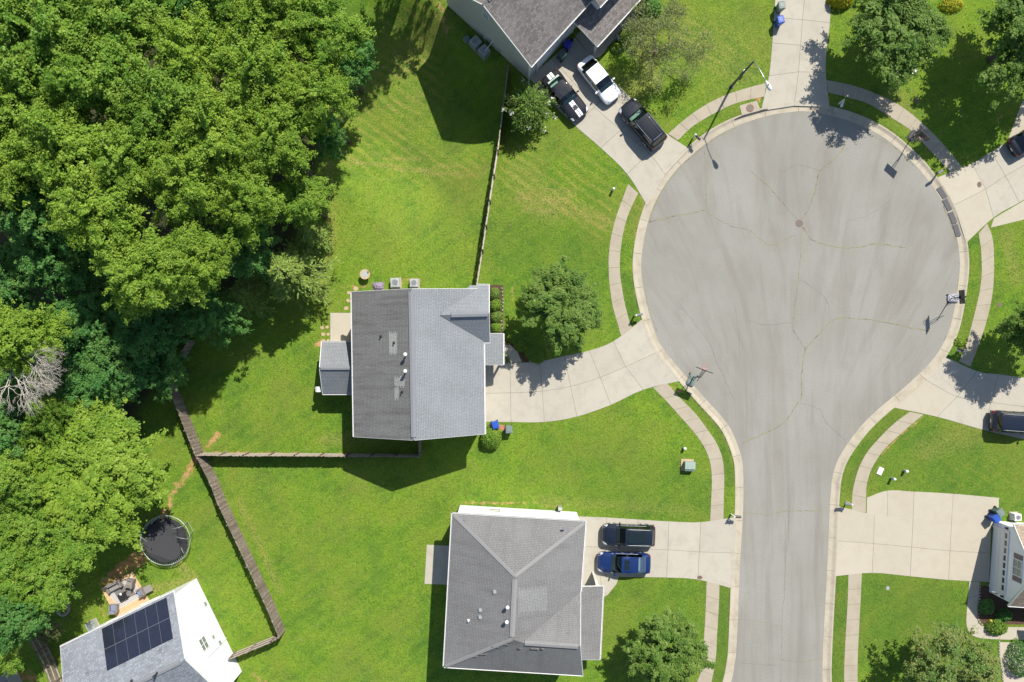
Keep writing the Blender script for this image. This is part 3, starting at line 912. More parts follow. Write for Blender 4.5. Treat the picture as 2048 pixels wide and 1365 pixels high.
def np_mesh(name, verts, faces, mat, attrs=None, smooth=False):
    """numpy arrays -> mesh; faces (n,k); attrs: name -> (domain, array)"""
    me = bpy.data.meshes.new(name)
    k = faces.shape[1]
    me.vertices.add(len(verts)); me.vertices.foreach_set('co', verts.astype(np.float32).ravel())
    me.loops.add(faces.size); me.loops.foreach_set('vertex_index', faces.astype(np.int32).ravel())
    me.polygons.add(len(faces))
    me.polygons.foreach_set('loop_start', np.arange(0, faces.size, k, dtype=np.int32))
    if smooth: me.polygons.foreach_set('use_smooth', np.ones(len(faces), bool))
    for an, (dom, arr) in (attrs or {}).items():
        a = me.attributes.new(an, 'FLOAT', dom)
        a.data.foreach_set('value', arr.astype(np.float32).ravel())
    me.materials.append(M[mat])
    me.update(calc_edges=True)
    return me
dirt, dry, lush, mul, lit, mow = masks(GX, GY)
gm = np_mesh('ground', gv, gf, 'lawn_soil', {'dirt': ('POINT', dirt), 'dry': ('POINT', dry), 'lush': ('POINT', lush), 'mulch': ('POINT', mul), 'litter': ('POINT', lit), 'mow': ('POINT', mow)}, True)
ground = bpy.data.objects.new('ground', gm); C.objects.link(ground)
tag(ground, kind='structure')

# cracks in the asphalt, thin mats of dirt and weed a few mm proud
def crack(pts, w, mat):
    rr = random.Random(int(pts[0][0] * 7 + pts[0][1]))
    L = catmull(PW(pts), 8)
    n = max(4, int(plen(L) / 0.22))
    L = resample(L, n)
    nn = normals(L)
    vs = []; fs = []
    off = 0
    for p, q in zip(L, nn):
        off = off * 0.7 + rr.uniform(-0.05, 0.05)
        ww = w * rr.uniform(0.25, 1.0)
        a = p + q * (off + ww); b = p + q * (off - ww)
        vs += [(a.x, a.y, 0.004), (b.x, b.y, 0.004)]
    fs = [(2 * k, 2 * k + 1, 2 * k + 3, 2 * k + 2) for k in range(len(L) - 1)]
    MB().add(vs, fs).build('crack', mat, road)
for pts, w, m in [([(1408, 296), (1411, 340), (1411.5, 420)], 0.035, 'crack_weed'), ([(1411, 420), (1365, 430), (1299, 444)], 0.05, 'crack_weed'), ([(1411, 420), (1430, 437), (1470, 455), (1500, 462), (1540, 490), (1590, 470)], 0.03, 'crack_weed'),
                  ([(1500, 342), (1536, 370), (1552, 389), (1579, 421), (1597, 440)], 0.035, 'crack_weed'), ([(1694, 282), (1672, 316), (1640, 342), (1634, 370), (1618, 418), (1602, 440)], 0.05, 'crack_weed'),
                  ([(1605, 455), (1622, 478), (1650, 490), (1700, 497), (1760, 489), (1810, 496)], 0.05, 'crack_weed'), ([(1604, 455), (1602, 500), (1596, 560), (1590, 610), (1585, 650)], 0.035, 'crack_weed'),
                  ([(1585, 650), (1590, 668), (1611, 697)], 0.045, 'crack_dark'), ([(1611, 697), (1604, 730), (1603, 770), (1599, 800), (1565, 848), (1520, 872), (1484, 888)], 0.05, 'crack_weed'), ([(1611, 697), (1640, 668), (1660, 645), (1690, 637), (1760, 643), (1860, 663)], 0.045, 'crack_weed'),
                  ([(1660, 645), (1656, 610), (1640, 585), (1600, 560)], 0.02, 'crack_dark'), ([(1584, 647), (1530, 650), (1490, 640)], 0.018, 'crack_dark'), ([(1600, 805), (1640, 820), (1655, 850), (1690, 880)], 0.02, 'crack_dark'),
                  ([(1487, 1026), (1540, 1031), (1570, 1023), (1660, 1022)], 0.035, 'crack_weed'), ([(1578, 975), (1576, 1050), (1570, 1150), (1565, 1250), (1560, 1365), (1556, 1420)], 0.022, 'crack_dark'), ([(1476, 1238), (1510, 1243), (1560, 1252)], 0.02, 'crack_weed'),
                  ([(1473, 1323), (1510, 1328), (1558, 1330)], 0.018, 'crack_dark'), ([(1560, 1320), (1600, 1322), (1645, 1318)], 0.03, 'crack_weed'), ([(1360, 610), (1384, 640), (1420, 690), (1440, 740), (1470, 800)], 0.022, 'crack_dark'), ([(1470, 600), (1480, 700), (1478, 730)], 0.016, 'crack_dark'),
                  ([(1780, 400), (1740, 430), (1700, 440)], 0.014, 'crack_dark'), ([(1640, 342), (1600, 330), (1560, 345)], 0.016, 'crack_dark')]:
    crack(pts, w, m)
for pts, w in [([(1298, 448), (1312, 405), (1330, 374), (1356, 340), (1392, 306), (1430, 278), (1474, 255)], 0.05), ([(1887, 412), (1903, 446), (1913, 482)], 0.06), ([(1917, 560), (1906, 640), (1890, 684)], 0.05), ([(1700, 248), (1780, 289), (1830, 333)], 0.03), ([(1286, 560), (1296, 610), (1312, 664)], 0.025)]:
    crack(pts, w, 'crack_weed')

# ---------------------------------------------------------------- houses
FOOT = []
def v3(u, v, z): return W(u, v, z)
def roof_plane(h, pts, mat, thick=0.16, name='roof_slope'):
    return MB().slab3(pts, thick).build(name, mat, h)
def bar(h, name, a, b, w, hgt, mat, dz=0.0, parent=None):
    """box beam from a to b"""
    a = Vector(a); b = Vector(b)
    d = (b - a); L = d.length; d.normalize()
    s = Vector((-d.y, d.x, 0))
    if s.length < 1e-6: s = Vector((1, 0, 0))
    s.normalize()
    up = d.cross(s); up = up if up.z > 0 else -up
    vs = []
    for p in (a, b):
        for k, l in ((-1, 0), (1, 0), (1, 1), (-1, 1)):
            vs.append(p + s * (w / 2 * k) + up * (hgt * l + dz))
    return MB().add(vs, [(0, 1, 2, 3), (7, 6, 5, 4), (0, 4, 5, 1), (1, 5, 6, 2), (2, 6, 7, 3), (3, 7, 4, 0)]).build(name, mat, parent or h)
def ridge_vent(h, a, b, mat='ridge_cap', w=0.42, hgt=0.07):
    """bent cap along a ridge"""
    a = Vector(a); b = Vector(b)
    d = (b - a).normalized(); s = Vector((-d.y, d.x, 0)).normalized()
    vs = []
    for p in (a, b):
        vs += [p - s * w / 2 + Vector((0, 0, -0.06)), p - s * w / 2 + Vector((0, 0, 0.015)), p + Vector((0, 0, hgt)), p + s * w / 2 + Vector((0, 0, 0.015)), p + s * w / 2 + Vector((0, 0, -0.06))]
    fs = [(k, k + 1, k + 6, k + 5) for k in range(4)] + [(4, 3, 2, 1, 0), (5, 6, 7, 8, 9)]
    return MB().add(vs, fs).build('ridge_vent', mat, h)
def gutter(h, a, b, out):
    """open trough hung on an eave; out = unit vector away from the house"""
    a = Vector(a) + Vector((0, 0, -0.05)); b = Vector(b) + Vector((0, 0, -0.05)); out = Vector(out)
    pr = [(0.005, 0.0), (0.005, -0.11), (0.07, -0.12), (0.115, -0.02), (0.115, 0.012), (0.095, 0.012), (0.065, -0.095), (0.025, -0.09), (0.025, 0.0)]
    vs = []
    for p in (a, b):
        vs += [p + out * x + Vector((0, 0, z)) for x, z in pr]
    n = len(pr)
    fs = [(k, (k + 1) % n, (k + 1) % n + n, k + n) for k in range(n)] + [tuple(range(n - 1, -1, -1)), tuple(range(n, 2 * n))]
    g = MB().add(vs, fs).build('gutter', 'white_paint', h)
    L = (b - a).length; d = (b - a).normalized()
    k = 0.5
    while k < L - 0.3:
        p = a + d * k
        MB().box(tuple(p + out * 0.06 + Vector((0, 0, 0.012))), (0.10, 0.025, 0.012), math.atan2(out.y, out.x)).build('hanger', 'white_paint', g)
        k += 1.1
    return g
def downspout(h, p, z0, z1):
    MB().box((p[0], p[1], (z0 + z1) / 2), (0.08, 0.07, z1 - z0)).build('downspout', 'white_paint', h)
def vent_pipe(h, p, r=0.05, hgt=0.4, mat='black_plastic'):
    o = MB().tube([(p[0], p[1], p[2] - 0.1), (p[0], p[1], p[2] + hgt)], r, 10).build('vent_pipe', mat, h)
    MB().disc((p[0], p[1], p[2] + 0.02), r * 2.4, 0.05, 12, r * 1.2).build('flashing', mat, o)
    return o
def flue(h, p, hgt=0.95):
    o = MB().tube([(p[0], p[1], p[2] - 0.1), (p[0], p[1], p[2] + hgt - 0.25)], 0.075, 12).build('flue_pipe', 'steel', h)
    MB().disc((p[0], p[1], p[2] + hgt - 0.25), 0.13, 0.16, 14).disc((p[0], p[1], p[2] + hgt - 0.09), 0.155, 0.05, 14, 0.10).build('flue_cap', 'white_plastic', o)
    return o
def box_vent(h, p, rz, mat='galvanised', s=0.29):
    o = MB().box((p[0], p[1], p[2] + 0.06), (s, s * 0.9, 0.14), rz, 0.82).build('roof_vent', mat, h)
    MB().box((p[0], p[1], p[2] + 0.012), (s * 1.35, s * 1.25, 0.02), rz).build('flashing', 'steel', o)
    return o
def wall_frame(a, b):
    a = Vector((a[0], a[1], 0)); b = Vector((b[0], b[1], 0))
    d = (b - a).normalized(); n = Vector((d.y, -d.x, 0))
    return a, b, d, n
def window(h, a, b, t, z, w, hh, panes=1, sh=False, label=None):
    """framed window on wall a->b (outside to the right of a->b), t along it, sill height z"""
    a, b, d, n = wall_frame(a, b)
    c = a.lerp(b, t); rz = math.atan2(d.y, d.x)
    win = MB()
    fr = 0.07
    for k in (-1, 1):
        p = c + d * (k * (w / 2 + fr / 2)) + n * 0.035
        win.box((p.x, p.y, z + hh / 2), (fr, 0.07, hh + 2 * fr), rz)
    for zz in (z - fr / 2, z + hh + fr / 2):
        p = c + n * 0.035
        win.box((p.x, p.y, zz), (w, 0.07, fr), rz)
    f = win.build('window', 'white_paint', h)
    if label: f['label'] = label
    pw = w / panes
    for k in range(panes):
        p = c + d * ((k - (panes - 1) / 2) * pw) + n * 0.012
        MB().box((p.x, p.y, z + hh / 2), (pw - 0.05, 0.02, hh), rz).build('pane', 'window_grey', f)
    for k in range(panes - 1):
        p = c + d * ((k + 1 - panes / 2) * pw) + n * 0.03
        MB().box((p.x, p.y, z + hh / 2), (0.05, 0.05, hh), rz).build('mullion', 'white_paint', f)
    p = c + n * 0.03
    MB().box((p.x, p.y, z + hh * 0.5), (w, 0.045, 0.04), rz).build('meeting_rail', 'white_paint', f)
    if sh:
        for k in (-1, 1):
            p = c + d * (k * (w / 2 + 0.32)) + n * 0.02
            MB().box((p.x, p.y, z + hh / 2), (0.42, 0.04, hh + 0.1), rz).build('shutter', 'shutter', f)
    return f
def garage_door(h, a, b, t0, t1, hgt, lights=8):
    a, b, d, n = wall_frame(a, b)
    L = (b - a).length
    p0 = a + d * (L * t0); p1 = a + d * (L * t1)
    w = (p1 - p0).length; c = (p0 + p1) / 2; rz = math.atan2(d.y, d.x)
    fr = MB()
    for k in (-1, 1):
        q = c + d * (k * (w / 2 + 0.09)) + n * 0.04
        fr.box((q.x, q.y, 0.1 + hgt / 2 + 0.06), (0.18, 0.09, hgt + 0.1), rz)
    q = c + n * 0.045
    fr.box((q.x, q.y, 0.1 + hgt + 0.11), (w + 0.36, 0.10, 0.18), rz)
    g = fr.build('garage_door', 'white_paint', h)
    ph = hgt / 4
    for k in range(4):
        q = c + n * 0.015
        pn = MB().box((q.x, q.y, 0.12 + ph * (k + 0.5)), (w, 0.03, ph - 0.02), rz)
        pn.build('door_panel', 'white_paint', g)
        if k == 3:
            for j in range(lights):
                q2 = c + d * ((j + 0.5) / lights - 0.5) * w + n * 0.034
                MB().box((q2.x, q2.y, 0.12 + ph * (k + 0.5)), (w / lights * 0.72, 0.012, ph * 0.55), rz).build('door_light', 'window_dark', g)
    return g
def door(h, a, b, t, mat='white_paint', w=0.95, hgt=2.05, z=0.14):
    a, b, d, n = wall_frame(a, b)
    c = a.lerp(b, t); rz = math.atan2(d.y, d.x)
    p = c + n * 0.02
    o = MB().box((p.x, p.y, z + hgt / 2), (w, 0.05, hgt), rz).build('door', mat, h)
    q = c + n * 0.06 + d * (w * 0.4)
    MB().disc((q.x, q.y, z + 1.0), 0.03, 0.06, 10).build('door_handle', 'steel', o)
def ac_unit(u, v, rz, label, z=None, s=0.72, hgt=0.75, mat='galvanised'):
    z = gz(u, v) if z is None else z
    p = W(u, v, z)
    t = thing('air_conditioner', p, label, 'air conditioner', 'outdoor air conditioning units', rz)
    MB().box((0, 0, 0.03), (s * 1.25, s * 1.25, 0.07)).build('pad', 'concrete_walk', t, False)
    b = MB()
    b.box((0, 0, 0.065 + hgt * 0.04), (s, s, hgt * 0.08))
    for k in range(9):
        b.box((0, 0, 0.14 + k * hgt * 0.092), (s, s, hgt * 0.055))
        b.box((0, 0, 0.14 + (k + .5) * hgt * 0.092), (s * 0.93, s * 0.93, hgt * 0.05))
    b.build('body', mat, t, False)
    zt = 0.14 + 8.5 * hgt * 0.092
    tp = MB().ring((0, 0, zt), s * 0.36, s * 0.47, 0.05, 24).build('top_rim', mat, t, False)
    g = MB()
    for r in (0.10, 0.18, 0.26, 0.33):
        g.ring((0, 0, zt + 0.045), s * r, s * r + 0.014, 0.012, 20)
    for k in range(8):
        a = k * math.pi / 8
        g.box((0, 0, zt + 0.045), (s * 0.74, 0.014, 0.012), a)
    g.build('fan_grille', 'steel', t, False)
    MB().disc((0, 0, zt - 0.03), s * 0.36, 0.03, 20).build('fan_well', 'black_metal', t, False)
    f = MB()
    for k in range(4):
        a = k * math.pi / 2 + 0.4
        f.box((math.cos(a) * s * 0.18, math.sin(a) * s * 0.18, zt + 0.012), (s * 0.28, s * 0.16, 0.012), a, rx=0.15)
    f.disc((0, 0, zt), s * 0.07, 0.035, 12)
    f.build('fan_blade', 'steel', t, False)
    return t

# ---- house with the long gable roof in the middle of the picture
hA = thing('house', W(840, 725, 0.1), 'slate grey gabled house with stained back slope in the middle of the picture', 'house', 'houses of the cul-de-sac')
EA, RA = 5.3, 8.0
tl, tr = v3(703.5, 584, EA), v3(952, 578.5, EA)
bl, br = v3(708, 874, EA), v3(969.5, 868.5, EA)
rt, rb = v3(821.5, 578, RA), v3(827.5, 881, RA)
er_top = v3(966, 578, EA)
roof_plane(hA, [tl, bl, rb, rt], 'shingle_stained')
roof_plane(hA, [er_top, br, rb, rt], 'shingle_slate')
ridge_vent(hA, rt.lerp(rb, 0.02), rt.lerp(rb, 0.98))
# cross gable towards the street
EC, RC = 5.28, 7.0
c_tl, c_tr, c_br, c_bl = v3(940, 571, EC), v3(978.5, 571, EC), v3(980, 684, EC), v3(958, 684, EC)
c_re, c_rw = v3(978.5, 628, RC), v3(881, 630.5, RC + 0.02)
roof_plane(hA, [c_tl, c_tr, c_re, c_rw], 'shingle_slate', 0.15)
roof_plane(hA, [c_bl, c_br, c_re, c_rw], 'shingle_slate', 0.15)
ridge_vent(hA, c_rw.lerp(c_re, 0.22), c_rw.lerp(c_re, 0.97))
# walls
def inset_rect(pts, g):
    return [(p.x, p.y) for p in inset([(q.x, q.y) for q in pts], g)]
fa = inset_rect([tl, bl, br, er_top], 0.30)
FOOT.append(fa)
wa = MB().prism(fa, -0.1, EA - 0.02)
wa.add([(fa[0][0], fa[0][1], EA - 0.03), (fa[1][0], fa[1][1], EA - 0.03), (fa[2][0], fa[2][1], EA - 0.03), (fa[3][0], fa[3][1], EA - 0.03),
        (rt.x, rt.y - 0.3, RA - 0.22), (rb.x, rb.y + 0.3, RA - 0.22)], [(0, 1, 5, 4), (2, 3, 4, 5), (1, 2, 5), (3, 0, 4)])
wa.build('wall', 'siding_grey', hA)
fc = inset_rect([c_tl, c_bl, c_br, c_tr], 0.25)
FOOT.append(fc)
wc = MB().prism(fc, -0.1, EC - 0.02)
wc.add([(fc[3][0], fc[3][1], EC - 0.03), (fc[2][0], fc[2][1], EC - 0.03), (c_re.x - 0.25, c_re.y, RC - 0.2)], [(0, 1, 2)])
wc.build('bay_wall', 'siding_grey', hA)
gutter(hA, tl, bl, (-1, 0, 0)); gutter(hA, br, v3(967.5, 686, EA), (1, 0, 0))
gutter(hA, c_bl.lerp(c_br, 0.35), c_br, (0, -1, 0)); gutter(hA, c_tl.lerp(c_tr, 0.35), c_tr, (0, 1, 0))
for a, b in ((tl, rt), (rt, er_top), (bl, rb), (rb, br), (c_tr, c_re), (c_re, c_br)):
    bar(hA, 'rake_board', a + Vector((0, 0, -0.19)), b + Vector((0, 0, -0.19)), 0.05, 0.16, 'white_paint')
# porch roof over the front door
pz0, pz1 = 3.45, 2.9
pp = [v3(967.5, 667.5, pz1 + 0.5), v3(1006.5, 667.5, pz1), v3(1006.5, 730, pz1), v3(967.5, 730, pz1 + 0.5)]
roof_plane(hA, pp, 'shingle_slate', 0.15, 'porch_roof')
gutter(hA, pp[1], pp[2], (1, 0, 0))
bar(hA, 'fascia', pp[0] + Vector((0, 0, -.17)), pp[1] + Vector((0, 0, -.17)), 0.05, 0.15, 'white_paint')
bar(hA, 'fascia', pp[3] + Vector((0, 0, -.17)), pp[2] + Vector((0, 0, -.17)), 0.05, 0.15, 'white_paint')
for v in (673, 725):
    p = W(1002, v, 2.7)
    MB().box((p.x, p.y, 1.43), (0.16, 0.16, 2.66)).build('porch_post', 'white_paint', hA)
# back room with its own small gable
eB, rB = 2.75, 4.35
b_tl, b_tr, b_bl, b_br = v3(642.8, 685, eB), v3(716, 685, eB), v3(644.8, 787.7, eB), v3(718, 787.7, eB)
b_rl, b_rr = v3(638.6, 736.5, rB), v3(716, 736.5, rB)
roof_plane(hA, [b_tl, b_tr, b_rr, b_rl], 'shingle_slate', 0.14, 'back_room_roof')
roof_plane(hA, [b_bl, b_br, b_rr, b_rl], 'shingle_slate', 0.14, 'back_room_roof')
ridge_vent(hA, b_rl.lerp(b_rr, 0.04), b_rl.lerp(b_rr, 0.9), 'ridge_cap', 0.3, 0.05)
fb = inset_rect([b_tl, b_bl, b_br, b_tr], 0.25)
FOOT.append(fb)
wb = MB().prism(fb, -0.1, eB - 0.02)
wb.add([(fb[0][0], fb[0][1], eB - 0.03), (fb[1][0], fb[1][1], eB - 0.03), (fb[2][0], fb[2][1], eB - 0.03), (fb[3][0], fb[3][1], eB - 0.03), (b_rl.x + .25, b_rl.y, rB - 0.2), (b_rr.x, b_rr.y, rB - 0.2)], [(0, 1, 4), (1, 2, 5, 4), (3, 0, 4, 5)])
wb.build('back_room_wall', 'siding_white', hA)
gutter(hA, b_bl, b_br, (0, -1, 0)); gutter(hA, b_tl, b_tr, (0, 1, 0))
for a, b in ((b_tl, b_rl), (b_bl, b_rl)):
    bar(hA, 'rake_board', a + Vector((0, 0, -0.17)), b + Vector((0, 0, -0.17)), 0.05, 0.14, 'white_paint')
# things on the back slope
def onplane(u, v, p0, p1, p2):
    """point of the slope p0 p1 p2 that reads (u, v) on the plan"""
    n = (p1 - p0).cross(p2 - p0)
    cam_p = Vector((0, 0, CAM_H)); g0 = W(u, v, 0.0)
    d = g0 - cam_p
    t_ = n.dot(p0 - cam_p) / n.dot(d)
    return cam_p + d * t_
for (u, v) in ((762, 673), (788.5, 686), (804.5, 784)):
    vent_pipe(hA, onplane(u, v, tl, bl, rt), 0.055, 0.32)
for (u, v) in ((813, 709), (813, 742)):
    flue(hA, onplane(u, v, tl, bl, rt), 0.9)
def roof_patch(h, quad, p0, p1, p2, mat, teeth=3):
    """replaced shingles: plate 8 mm proud with stepped ends"""
    up = Vector((0, 0, 0.02))
    q = [onplane(u, v, p0, p1, p2) + up for u, v in quad]
    MB().slab3(q, 0.03).build('shingle_patch', mat, h)
    for (a, b, s) in ((q[0], q[1], 1), (q[3], q[2], -1)):
        o = (q[0] - q[3]).normalized() * s
        for k in range(teeth):
            x0 = a.lerp(b, (k + 0.1) / teeth); x1 = a.lerp(b, (k + 0.6) / teeth)
            MB().slab3([x0 - o * 0.02, x1 - o * 0.02, x1 + o * 0.15, x0 + o * 0.15], 0.028).build('shingle_patch', mat, h)
roof_patch(hA, [(778, 667), (794, 667), (794, 708), (778, 708)], tl, bl, rt, 'shingle_patch', 4)
roof_patch(hA, [(789, 756), (810, 756), (810, 773), (789, 773)], tl, bl, rt, 'shingle_patch', 4)
roof_patch(hA, [(789, 775), (798, 775), (798, 798), (789, 798)], tl, bl, rt, 'shingle_patch', 2)
garage_door(hA, fa[2], fa[3], 0.10, 0.42, 2.15, 8)
door(hA, fa[2], fa[3], 0.50)
window(hA, fc[2], fc[3], 0.5, 0.9, 1.7, 1.4, 2, True); window(hA, fc[2], fc[3], 0.5, 3.5, 1.7, 1.3, 2, True)
window(hA, fa[2], fa[3], 0.25, 3.6, 1.5, 1.2, 2, True)
window(hA, fa[1], fa[2], 0.3, 3.6, 0.9, 1.3, 1); window(hA, fa[1], fa[2], 0.7, 3.6, 0.9, 1.3, 1)
window(hA, fa[0], fa[1], 0.2, 3.6, 0.9, 1.3, 1); window(hA, fa[0], fa[1], 0.85, 3.6, 0.9, 1.3, 1)
window(hA, fb[0], fb[1], 0.5, 0.8, 1.6, 1.2, 2); window(hA, fb[1], fb[2], 0.45, 0.8, 1.2, 1.2, 1)
downspout(hA, (fa[1][0] - 0.05, fa[1][1] + 0.1), 0.1, EA - .1)

# ---- hip roofed house at the bottom
hB = thing('house', W(1030, 1170, 0.1), 'light grey hip roofed house with two cars parked in front', 'house', 'houses of the cul-de-sac')
EB = 5.3
TL, TR, BL = v3(905, 1028, EB), v3(1171.5, 1044, EB), v3(888, 1334, EB)
VR = v3(1161.5, 1184, EB)                # foot of the valley on the street eave
BR = v3(1166, 1351, EB)
R1, R2 = v3(1030, 1152.5, 7.75), v3(1024, 1279, 7.75)
def onplane(u, v, p0, p1, p2):
    """point of the slope p0 p1 p2 that reads (u, v) on the plan"""
    n = (p1 - p0).cross(p2 - p0)
    cam_p = Vector((0, 0, CAM_H)); g0 = W(u, v, 0.0)
    d = g0 - cam_p
    return cam_p + d * (n.dot(p0 - cam_p) / n.dot(d))
VR = onplane(1161.5, 1184, TR, R1, R2)
X1 = onplane(1046, 1286, TR, R1, R2)
X2 = v3(1161, 1293.5, X1.z - 0.02)
roof_plane(hB, [TL, BL, R2, R1], 'shingle_grey')
roof_plane(hB, [TL, R1, TR], 'shingle_grey')
roof_plane(hB, [TR, R1, R2, X1, VR], 'shingle_grey')
roof_plane(hB, [VR, X1, X2], 'shingle_grey')
roof_plane(hB, [BL, R2, X1, X2, BR], 'shingle_grey')
ridge_vent(hB, R1.lerp(R2, 0.06), R1.lerp(R2, 0.96), 'ridge_cap_grey')
ridge_vent(hB, X1.lerp(X2, 0.03), X1.lerp(X2, 0.96), 'ridge_cap_grey')
for a, b in ((TL, R1), (TR, R1), (BL, R2)):
    ridge_vent(hB, a.lerp(b, 0.02), b, 'ridge_cap_grey', 0.3, 0.03)['label'] = 'pale hip cap shingles'
fB = inset_rect([TL, BL, BR, VR, TR], 0.32)
FOOT.append(fB)
MB().prism(fB, -0.1, EB - 0.04).build('wall', 'siding_white', hB)
MB().add([(fB[2][0], fB[2][1], EB - 0.05), (fB[3][0], fB[3][1], EB - 0.05), (X2.x - 0.3, X2.y, 6.7)], [(0, 1, 2), (2, 1, 0)]).build('gable_wall', 'siding_white', hB)
dTR = (TR - TL).normalized()
gutter(hB, TL, BL, Vector((-dTR.x, -dTR.y, 0)) if False else (-1, 0.05, 0)); gutter(hB, VR, TR, (1, -0.06, 0))
gutter(hB, TL, TR, (0.06, 1, 0)); gutter(hB, BL, BR, (-0.06, -1, 0))
for a, b in ((VR, X2), (X2, BR)):
    bar(hB, 'rake_board', a + Vector((0, 0, -0.19)), b + Vector((0, 0, -0.19)), 0.05, 0.16, 'white_paint')
q = [v3(1160.5, 1174, 3.5), v3(1206.5, 1173, 2.85), v3(1199.5, 1320, 2.85), v3(1155, 1320, 3.5)]
roof_plane(hB, q, 'shingle_grey', 0.15, 'porch_roof')
gutter(hB, q[1], q[2], (1, -0.04, 0))
for a, b in ((q[0], q[1]), (q[3], q[2])):
    bar(hB, 'fascia', a + Vector((0, 0, -.17)), b + Vector((0, 0, -.17)), 0.05, 0.15, 'white_paint')
for (u, v) in ((1198, 1180), (1195, 1240), (1192, 1312)):
    p = W(u, v, 2.7)
    MB().box((p.x, p.y, 1.40), (0.18, 0.18, 2.6)).build('porch_post', 'white_paint', hB)
# angled white trellis at the porch corner
tp = W(1190, 1160, 1.2)
MB().box((tp.x, tp.y, 1.3), (0.12, 0.9, 2.3), 0.25).build('porch_trellis', 'white_paint', hB)
for (u, v) in ((989.7, 1184), (961, 1220.6), (960.6, 1234.7)):
    box_vent(hB, onplane(u, v, TL, BL, R2), 0.05)
vent_pipe(hB, onplane(937, 1241, TL, BL, R2), 0.05, 0.3, 'white_plastic')
for (u, v) in ((1015, 1210), (1013.5, 1239)):
    flue(hB, onplane(u, v, TL, BL, R2), 0.8)
for (u, v) in ((931, 1040.5), (975.5, 1070)):
    p = onplane(u, v, TL, R1, TR); MB().box((p.x, p.y, p.z + 0.0), (0.3, 0.10, 0.14), 0.06).build('roof_vent', 'ridge_cap', hB)
for (u, v) in ((1127.5, 1058), (1120, 1231), (1138, 1266)):
    p = onplane(u, v, TR, R1, R2) if v < 1100 else onplane(u, v, VR, X1, X2)
    MB().box((p.x, p.y, p.z + 0.0), (0.3, 0.10, 0.14), 0.06).build('roof_vent', 'ridge_cap', hB)
roof_patch(hB, [(1036, 1180), (1094, 1174), (1094, 1222), (1036, 1226)], TR, R1, R2, 'shingle_patch_warm', 7)
for (a, b) in (((1012, 1284), (1021, 1284)), ((1009, 1289), (1017, 1289.5)), ((983, 1294), (998, 1294.5)), ((960, 1309), (974, 1308.5)), ((946, 1313.5), (955, 1313)), ((1062, 1297.5), (1078, 1298)), ((1082, 1297.5), (1088, 1297.8)), ((1036, 1297), (1043, 1297))):
    p0, p1 = onplane(*a, BL, R2, BR), onplane(*b, BL, R2, BR)
    bar(hB, 'lifted_shingle', p0, p1, 0.11, 0.035, 'crack_dark')
window(hB, fB[4], fB[0], 0.35, 3.6, 0.9, 1.3, 1); window(hB, fB[4], fB[0], 0.7, 1.0, 0.9, 1.3, 1)
window(hB, fB[0], fB[1], 0.3, 3.6, 0.9, 1.3, 1); window(hB, fB[0], fB[1], 0.7, 3.6, 0.9, 1.3, 1); window(hB, fB[0], fB[1], 0.62, 0.9, 1.5, 1.3, 2)
window(hB, fB[1], fB[2], 0.3, 3.6, 0.9, 1.3, 1); window(hB, fB[1], fB[2], 0.7, 3.6, 0.9, 1.3, 1); window(hB, fB[1], fB[2], 0.5, 0.9, 0.9, 1.3, 1)
garage_door(hB, fB[3], fB[4], 0.12, 0.88, 2.15, 8)
window(hB, fB[2], fB[3], 0.5, 3.6, 1.6, 1.3, 2, True); window(hB, fB[3], fB[4], 0.5, 3.6, 1.5, 1.2, 2, True); door(hB, fB[2], fB[3], 0.8)
p = W(1120, 1018, 0.7)
MB().box((p.x, p.y + .05, 0.55), (0.35, 0.3, 0.9)).build('meter_box', 'galvanised', hB)

# ---- taupe roofed house at the top edge
hC = thing('house', W(1080, 20, 0.1), 'taupe shingled house with tall pale gable wall at the top edge', 'house', 'houses of the cul-de-sac')
a0 = W(895.4, 12.3); a1 = W(1057.4, 160)                     # foot of the gable wall
e1 = (a1 - a0).normalized(); e2 = Vector((-e1.y, e1.x, 0))   # e2 points away from the gable, into the house
if e2.y < 0: e2 = -e2
LC = 19.0; EH, PH = 4.7, 8.6; ov = 0.35
mid = (a0 + a1) / 2
halfw = (a1 - a0).length / 2
f1 = a1; f2 = a1 + e2 * LC; f3 = a0 + e2 * LC; f4 = a0
FOOT.append([(p.x, p.y) for p in (f4, f1, f2, f3)])
slope_k = (PH - EH) / (halfw + ov)
def rC(s, l, z): # s across from the ridge (+ = street side), l along from the gable
    p = mid + e1 * s + e2 * l
    return Vector((p.x, p.y, z))
Ec1, Ec2 = rC(halfw + ov, -0.25, EH), rC(halfw + ov, LC, EH)
Pc1, Pc2 = rC(0, -0.25, PH), rC(0, LC, PH)
Wc1, Wc2 = rC(-halfw - ov, -0.25, EH), rC(-halfw - ov, LC, EH)
roof_plane(hC, [Ec1, Ec2, Pc2, Pc1], 'shingle_taupe')
roof_plane(hC, [Wc1, Wc2, Pc2, Pc1], 'shingle_taupe')
ridge_vent(hC, Pc1.lerp(Pc2, 0.03), Pc2, 'ridge_cap_grey')
zz = EH + slope_k * ov - 0.18
wcm = MB().prism([(p.x, p.y) for p in (f4, f1, f2, f3)], -0.6, EH - 0.02)
pk = rC(0, 0, PH - 0.17); pk2 = rC(0, LC, PH - 0.17)
wcm.add([(a0.x, a0.y, EH - 0.02), (a1.x, a1.y, EH - 0.02), tuple(pk), (f2.x, f2.y, EH - 0.02), (f3.x, f3.y, EH - 0.02), tuple(pk2)], [(0, 1, 2), (1, 3, 5, 2), (4, 0, 2, 5), (3, 4, 5)])
wcm.build('wall', 'siding_grey', hC)
gutter(hC, Ec1, Ec2, e1)
for a, b in ((Wc1, Pc1), (Pc1, Ec1)):
    bar(hC, 'rake_board', a + Vector((0, 0, -0.19)), b + Vector((0, 0, -0.19)), 0.05, 0.16, 'white_paint')
